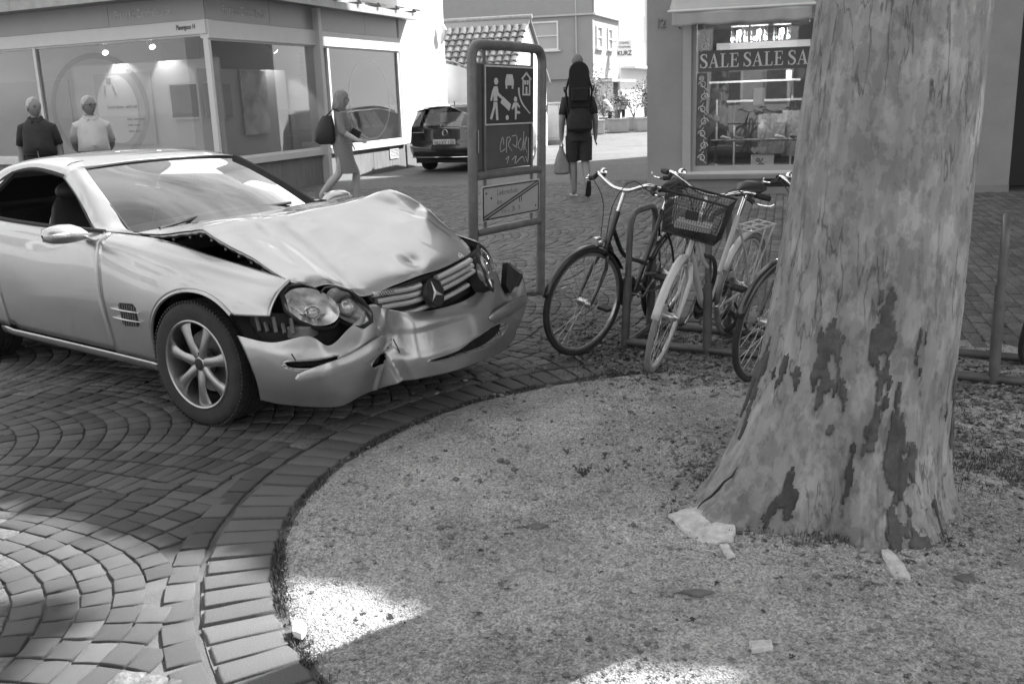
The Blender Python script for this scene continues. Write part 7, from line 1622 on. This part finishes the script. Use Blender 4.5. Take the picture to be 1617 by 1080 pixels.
for sd in ('l', 'r'):
    a = J['an' + sd]; f = J['ft' + sd].normalized(); n_ = V3(-f.z, 0, f.x); b = MB(); b.prism([a + n_ * -.075 + f * x + V3(0, y, 0) for x, y in ((-.09, -.03), (.05, -.045), (.17, -.04), (.20, 0), (.17, .045), (.05, .04), (-.09, .03))], n_ * .018); b.build('sandal', M_LEATHER if sd == 'r' else M_NOT, wk, smooth=False)
cb_ = thing('child_carrier', 'tall black child carrier with rounded back worn by the walking man', 'carrier', (1.16, 15.52, 1.40)); Lc = lambda q: V3(*q)
pl = [(-.155 + .0, 0, .06)] ; pts = [(.155 * math.cos(a), 0, .62 + .17 * math.sin(a)) for a in [k * math.pi / 10 for k in range(11)]] + [(-.165, 0, .30), (-.155, 0, .10), (.155, 0, .10), (.165, 0, .30)]
MB().prism([(x, -.10, z - .12) for x, _, z in pts], (0, .07, 0)).build('back_panel', mat('carrier_cloth', .012, .9, var=.3, vscale=12), cb_, bevel=.02); MB().box((0, -.135, .18), (.26, .06, .20)).build('pocket', MATS['carrier_cloth'], cb_, smooth=False, bevel=.02)
for s in (-1, 1): MB().tube([(s * .14, -.06, .45), (s * .20, .02, .25), (s * .19, .02, .05), (s * .15, -.02, -.30)], .018, 6).build('shoulder_strap', MATS['carrier_cloth'], cb_); MB().tube([(s * .17, -.02, .30), (s * .23, .02, .29), (s * .22, .06, .22)], .010, 6).build('side_buckle', M_BLACK, cb_)
ch = thing('child', 'child with a cap sitting in the black carrier', 'person', (1.15, 15.62, 1.55)); ch.name = 'person'; Jc = {'head': V3(0, 0, .50)}
g_, R3 = head_pts(Jc['head'], R_(95), 0, .88); cbm = MB().grid(g_, closed=True); cbm.v += []; MBb = loft([((0, 0, .42), .05, .05), ((0, 0, .36), .09, .12), ((0, 0, .20), .10, .13), ((0, 0, .0), .10, .12)], 16); cbm.add(MBb.v, MBb.f); cbm.build('body', M_SKIN, ch)
hair_cap(ch, Jc, R3, mat('cap_cloth', .16, .9, var=.2, vscale=20), low=.02, frontlow=.15, thick=1.08)
dsb = thing('drawstring_bag', 'black drawstring backpack with pale cords on the walking man', 'bag', (1.16, 15.50, 1.02)); loft([((0, .02, .0), .17, .06), ((0, 0, .05), .20, .10), ((0, 0, .20), .19, .11), ((0, .01, .36), .13, .08), ((0, .02, .45), .05, .04), ((0, .02, .49), .07, .04)], 18).build('pouch', mat('bag_cloth', .018, .85, var=.3, vscale=10, bump=.3, bscale=20), dsb)
for s in (-1, 1): MB().tube([(0, -.01, .45), (s * .10, -.02, .50), (s * .20, .06, .56)], .008, 6).build('cord', mat('pale_cord', .45, .8), dsb)
shp = thing('shopping_bag', 'grey plastic carrier bag hanging from the walking man\'s left hand', 'bag', (.885, 15.75, .36)); loft([((0, 0, 0), .09, .05), ((0, 0, .03), .13, .08), ((0, 0, .14), .125, .08), ((-.005, 0, .30), .075, .05), ((-.005, 0, .38), .04, .03), ((0, 0, .44), .015, .012)], 18).build('sack', mat('bag_plastic', .20, .5, var=.2, vscale=6, bump=.3, bscale=12), shp); MB().tube([(-.035, 0, .36), (-.02, 0, .46), (.0, 0, .53), (.02, 0, .46), (.03, 0, .36)], .009, 6).build('handle', MATS['bag_plastic'], shp)
# people far down the street
def far_person(label, loc, yaw, top_m, leg_m, hair_m, bend=.0, s=1.):
    J = stand(); 
    if bend:
        for k in ('spine', 'chest', 'neck', 'head', 'shl', 'shr', 'ell', 'elr', 'wrl', 'wrr'): J[k] = J[k] + V3((J[k].z - 1.0) * bend, 0, -(J[k].z - 1.0) * bend * .35) if J[k].z > .95 else J[k] + V3(.15, 0, 0)
    p, R3 = person(label, loc, yaw, J, M_SKIN, s=s, hands=False); bx = bend
    loft([((.5 * bx, 0, 1.52 - .18 * bx), .08, .09), ((.44 * bx, 0, 1.46 - .16 * bx), .12, .20), ((.3 * bx, 0, 1.32 - .1 * bx), .15, .21), ((.12 * bx, 0, 1.12), .15, .20), ((0, 0, .90), .17, .21)], 16).tube([J['shl'], J['ell'], J['wrl']], [.07, .06, .045], 8).tube([J['shr'], J['elr'], J['wrr']], [.07, .06, .045], 8).build('jacket', top_m, p)
    t_ = loft([((0, 0, 1.0), .13, .17), ((0, 0, .86), .14, .18)], 14)
    for sd, y in (('l', .09), ('r', -.09)): t_.tube([V3(0, y, .92), J['kn' + sd], J['an' + sd]], [.10, .075, .055], 10)
    t_.build('trousers', leg_m, p); hair_cap(p, J, R3, hair_m, low=-.5, frontlow=.4, thick=1.12)
far_person('person in a white jacket and black trousers bending towards the planters', (4.55, 43.2, 0), R_(170), M_WHITEWALL, M_CLDARK, M_HAIRB, .45, .92)
far_person('fair haired person with a dark bag half hidden behind the planters', (5.15, 44.3, 0), R_(80), M_CLPALE, M_CLDARK, M_HAIRG, 0, .97)
far_person('small child in pale clothes next to the bending person', (4.0, 43.4, 0), R_(0), M_CLPALE, M_CLPALE, M_HAIRB, 0, .5)

# ------------------------------------------------------------------ parked black estate car
vw = thing('parked_estate_car', 'black estate car parked beside the white house wall', 'car', (-1.04, 23.05, 0), R_(70.3))
M_VWP = mat('black_car_paint', .012, .22, coat=1.0, spec=.6); M_VWG = glass('car_tint_glass', .25, 1.5, 1.3, base=.03)
def vgrid(rows): return [[(q[0], q[1], q[2]) for q in r] for r in rows]
RS = [(.24, -.74, .74), (.34, -.88, .85), (.46, -.92, .885), (.58, -.92, .90), (.66, -.88, .90), (.72, -.86, .895), (.92, -.83, .885), (.99, -.81, .87)]
g_ = []
for (z, x, w_) in RS: g_.append([(x + .16 * abs(t) ** 3.2, w_ * t, z) for t in [k / 10 - 1 for k in range(21)]])
MB().grid(g_).build('tailgate', M_VWP, vw, solid=.01)
side_st = [(-.70, [(.74, .24), (.86, .40), (.90, .62), (.885, .90), (.865, 1.0), (.70, 1.33), (.63, 1.40)]), (0, [(.80, .22), (.89, .40), (.915, .65), (.90, .90), (.88, 1.0), (.72, 1.38), (.62, 1.45)]), (1.2, [(.80, .2), (.90, .4), (.915, .65), (.90, .88), (.88, .96), (.72, 1.40), (.60, 1.475)]), (2.2, [(.80, .2), (.90, .4), (.915, .65), (.895, .86), (.86, .93), (.74, 1.22), (.62, 1.36)]), (2.9, [(.80, .2), (.89, .4), (.905, .62), (.87, .8), (.80, .86), (.70, .90), (.5, .93)]), (3.45, [(.62, .25), (.70, .4), (.72, .58), (.68, .70), (.6, .74), (.5, .77), (.4, .80)])]
for s in (-1, 1):
    rows = [[(x, s * y, z) for y, z in pts] for x, pts in side_st]; lo = [r[:5] for r in rows]; MB().grid(surf(lo, 30, 12)).build('body_side', M_VWP, vw, solid=.01); up_ = [r[4:6] for r in rows[:5]]; MB().grid(surf(up_, 20, 5)).build('side_window', M_VWG, vw); MB().tube([r[5] for r in rows[:5]], .025, 8).build('roof_rail', M_CHROME, vw)
    MB().tube([(-.15, s * .885, 1.0), (-.05, s * .74, 1.36)], .05, 6).build('pillar', M_VWP, vw)
    g2 = [[(-.80 + .15 * t, s * (.52 + .37 * t), z) for t in (0, .5, .8, 1.)] for z in (.80, .86, .93)]; MB().grid(g2).build('tail_light', mat('tail_lamp', .05, .15, var=.3, vscale=10), vw, solid=.02)
    MB().tube([(-.865, s * .50, .875), (-.80, s * .80, .872)], .010, 6).build('light_strip', mat('lamp_strip', .42, .3), vw)
rr_ = [[(-.72, y, .99 - .02 * abs(y)) for y in (-.82, -.4, 0, .4, .82)], [(-.52, y * .93, 1.22) for y in (-.82, -.4, 0, .4, .82)], [(-.36, y * .84, 1.40 - .03 * abs(y)) for y in (-.82, -.4, 0, .4, .82)]]
MB().grid(surf([[(-.81 + .1 * abs(y) ** 2, y, .985) for y in (-.86, -.4, 0, .4, .86)], [(-.62 + .08 * abs(y) ** 2, y * .92, 1.18) for y in (-.86, -.4, 0, .4, .86)], [(-.40 + .05 * abs(y) ** 2, y * .80, 1.39) for y in (-.86, -.4, 0, .4, .86)]], 10, 16)).build('rear_window', M_VWG, vw)
MB().grid(surf([[(-.50, y, 1.415 - .05 * y * y) for y in (-.70, -.35, 0, .35, .70)], [(-.1, y * .95, 1.455 - .06 * y * y) for y in (-.70, -.35, 0, .35, .70)], [(1.2, y * .9, 1.49 - .05 * y * y) for y in (-.70, -.35, 0, .35, .70)], [(2.2, y * .9, 1.37 - .05 * y * y) for y in (-.70, -.35, 0, .35, .70)]], 20, 14)).build('roof', mat('roof_black', .03, .12, coat=1.), vw, solid=.012)
MB().grid(surf([[(2.2, y, 1.36 - .05 * y * y) for y in (-.64, 0, .64)], [(2.9, y * 1.1, .94) for y in (-.64, 0, .64)]], 6, 8)).build('windscreen', M_VWG, vw); MB().grid(surf([[(2.9, y, .93) for y in (-.7, 0, .7)], [(3.3, y, .86) for y in (-.68, 0, .68)], [(3.55, y * .9, .62) for y in (-.66, 0, .66)], [(3.5, y * .9, .25) for y in (-.66, 0, .66)]], 12, 8)).build('front_end', M_VWP, vw)
MB().tube([(-.905, -.80, .335), (-.94, -.4, .33), (-.95, 0, .33), (-.94, .4, .33), (-.905, .80, .335)], .012, 6).build('chrome_trim', M_CHROME, vw); MB().box((1.3, 0, .28), (4.2, 1.5, .16)).build('underbody', M_DARKIN, vw, smooth=False)
MB().box((-.905, 0, .655), (.02, .53, .125)).build('number_plate', mat('plate_white', .70, .5), vw, smooth=False)
text('plate_lettering', 'NU:XY 150', .115, M_BLACK, vw, frame((-.917, .235, .612), (0, -1, 0), (0, 0, 1)), .001, 'LEFT', .001, .85)
bd = MB().lathe([(0, .006), (.066, .006), (.070, 0)], (-.852, 0, .86), (-1, 0, .15), 24).build('badge', M_BLACK, vw); MB().lathe([(.058, .008), (.062, .013), (.070, .010), (.072, .0)], (-.852, 0, .86), (-1, 0, .15), 28).build('badge_ring', M_CHROME, bd)
vwl = MB(); q0 = lambda y, z: (-.868 + .15 * (z - .86), y, z)
vwl.tube([q0(.034, .915), q0(.012, .862), q0(0, .884), q0(-.012, .862), q0(-.034, .915)], .005, 5).tube([q0(.052, .895), q0(.026, .808), q0(0, .862), q0(-.026, .808), q0(-.052, .895)], .005, 5); vwl.build('badge_letters', M_CHROME, bd)
MB().tube([(-.70, .15, 1.06), (-.68, -.05, 1.075), (-.66, -.35, 1.09)], .014, 6).build('rear_wiper', M_BLACK, vw); MB().tube([(-.2, 0, 1.46), (-.24, 0, 1.53)], .012, 6).build('antenna', M_BLACK, vw)
for x, y in ((0, .775), (0, -.775), (2.68, .775), (2.68, -.775)):
    s = 1 if y > 0 else -1; w_ = MB().lathe([(.21, -.10), (.28, -.11), (.315, -.10), (.325, -.07), (.325, .07), (.315, .10), (.28, .11), (.21, .10)], (x, y, .323), (0, s, 0), 36).build('wheel', M_TYRE, vw); MB().lathe([(0, .08), (.06, .085), (.10, .06), (.19, .085), (.215, .10), (.22, .05)], (x, y, .323), (0, s, 0), 30).build('rim', M_ALLOY, w_)
# scooter at the left edge: handlebar, mirror and front shield
scb = thing('parked_scooter', 'black motor scooter with round mirror next to the two men', 'scooter', (-6.25, 11.6, 0), R_(-50))
MB().ellipsoid((0, .0, .62), (.24, .20, .34), 16, 12).build('front_shield', M_VWP, scb); MB().ellipsoid((-.75, 0, .62), (.45, .16, .16), 16, 10).build('seat', M_LEATHER, scb); MB().box((-.35, 0, .28), (.7, .3, .08)).build('footboard', M_BLACK, scb, smooth=False, bevel=.02); MB().tube([(-.05, .34, 1.02), (.0, .15, 1.0), (.03, 0, .98), (.0, -.15, 1.0), (-.05, -.34, 1.02)], .016, 8).build('handlebar', M_CHROME, scb)
for s in (-1, 1): MB().tube([(0, s * .2, 1.0), (.02, s * .26, 1.15), (.0, s * .29, 1.24)], .008, 6).build('mirror_stalk', M_BLACK, scb); MB().ellipsoid((-.01, s * .30, 1.30), (.025, .065, .055), 12, 8).build('mirror', M_CHROME, scb)
for x in (.18, -.95): MB().lathe([(.12, -.05), (.22, -.06), (.25, -.04), (.25, .04), (.22, .06), (.12, .05)], (x, 0, .25), (0, 1, 0), 28).build('wheel', M_TYRE, scb); 

# ------------------------------------------------------------------ planters and shrubs down the street
M_BUSH = mat('bush_leaf', .11, .7, tone=.55)
def bush(label, loc, w_, h_, seed, pot=True, potm=None):
    t = thing('potted_shrub', label, 'plant', loc, group='planters along the far street'); rnd = random.Random(seed); g_ = MB(); g_.tone = []
    z0 = .55 if pot else 0
    if pot: b = MB(); b.prism([(-.40, -.32, 0), (.40, -.32, 0), (.40, .32, 0), (-.40, .32, 0)], (0, 0, .55)); b.build('planter', potm or mat('planter_grey', .38, .8, var=.1, vscale=5), t, smooth=False, bevel=.03); MB().box((0, 0, .53), (.86, .70, .06)).build('planter_rim', MATS['planter_grey'], t, smooth=False)
    st_ = MB(); cl_ = []
    for k in range(9): e = V3(rnd.gauss(0, w_ * .35), rnd.gauss(0, w_ * .3), z0 + h_ * rnd.uniform(.4, 1)); st_.tube([(0, 0, z0 - .05), e * .5 + V3(0, 0, z0 * .5), e], [.02, .012, .005], 5); cl_.append(e)
    st_.build('stem', M_BARKD, t)
    for k in range(700):
        c = rnd.choice(cl_); p = c + V3(rnd.gauss(0, w_ * .2), rnd.gauss(0, w_ * .2), rnd.gauss(0, h_ * .16)); s = rnd.uniform(.03, .07); R3 = Matrix.Rotation(rnd.uniform(0, 6.3), 3, 'Z') @ Matrix.Rotation(rnd.uniform(-1.2, 1.2), 3, 'X')
        g_.add([p + R3 @ V3(*q) * s for q in ((-1, 0, 0), (0, -.45, .1), (1, 0, 0), (0, .45, .1))], [(0, 1, 2, 3)]); g_.tone += [rnd.random()] * 4
    me = bpy.data.meshes.new('foliage'); me.from_pydata(g_.v, [], g_.f); me.update(); a_ = me.attributes.new('tone', 'FLOAT', 'POINT'); a_.data.foreach_set('value', g_.tone); link('foliage', me, M_BUSH, t, smooth=False)
for k, (x, y, w_, h_, lb) in enumerate(((4.75, 41.9, .8, .8, 'square grey planter with a low spreading shrub'), (5.6, 43.5, .8, 1.1, 'planter with a feathery shrub behind the low spreading one'), (5.9, 42.0, .9, 1.4, 'tall bushy planter at the house wall end'), (4.5, 45.5, .9, 1.9, 'tall dark shrub behind the bending person'), (3.6, 40.5, .7, 1.2, 'planter shrub beside the stamp shop corner'), (6.5, 43.8, .9, 1.3, 'leafy planter farther along the shop fronts'))): bush(lb, (x, y, 0), w_, h_, 40 + k)
yc = thing('yucca_plant', 'spiky pale plant growing on top of the street cabinet', 'plant', (1.1, 33.4, 1.36)); b = MB()
for k in range(26): a = k * 2.4; l = .35 + .15 * math.sin(k); e = V3(math.cos(a) * l * .9, math.sin(a) * l * .5, l * .8); s_ = V3(-math.sin(a), math.cos(a), 0) * .02; b.add([V3(0, 0, 0) - s_, V3(0, 0, 0) + s_, e * .6 + s_ * .6, e, e * .6 - s_ * .6], [(0, 1, 2, 3, 4)])
b.build('blades', mat('pale_leaf', .35, .7), yc, smooth=False)
# houses across the square, outside the frame, mirrored in the glass
def plain_house(label, loc, rz, w_, h_, m_):
    t = thing('square_house', label, 'building', loc, rz, group='houses around the square'); MB().box((0, 3, h_ / 2), (w_, 6, h_)).build('wall', m_, t, smooth=False)
    n_ = int(w_ / 2.2)
    for r in range(int(h_ / 3)):
        for i in range(n_): x = -w_ / 2 + 1.1 + i * 2.2; wi = MB().box((x, -.02, 1.7 + r * 3), (1.1, .1, 1.5)).build('window', M_LIGHTMET, t, smooth=False); MB().box((x, -.08, 1.7 + r * 3), (.95, .04, 1.35)).build('pane', mat('house_pane', .05, .05, spec=.8), wi, smooth=False)
plain_house('grey rendered house on the side of the square opposite the practice', (-15.5, 6, 0), R_(100), 14, 9.5, mat('square_render', .34, .9, var=.06)); plain_house('pale house across the square behind the viewer', (-4, -16, 0), R_(180), 22, 11, mat('square_render2', .42, .9, var=.06))
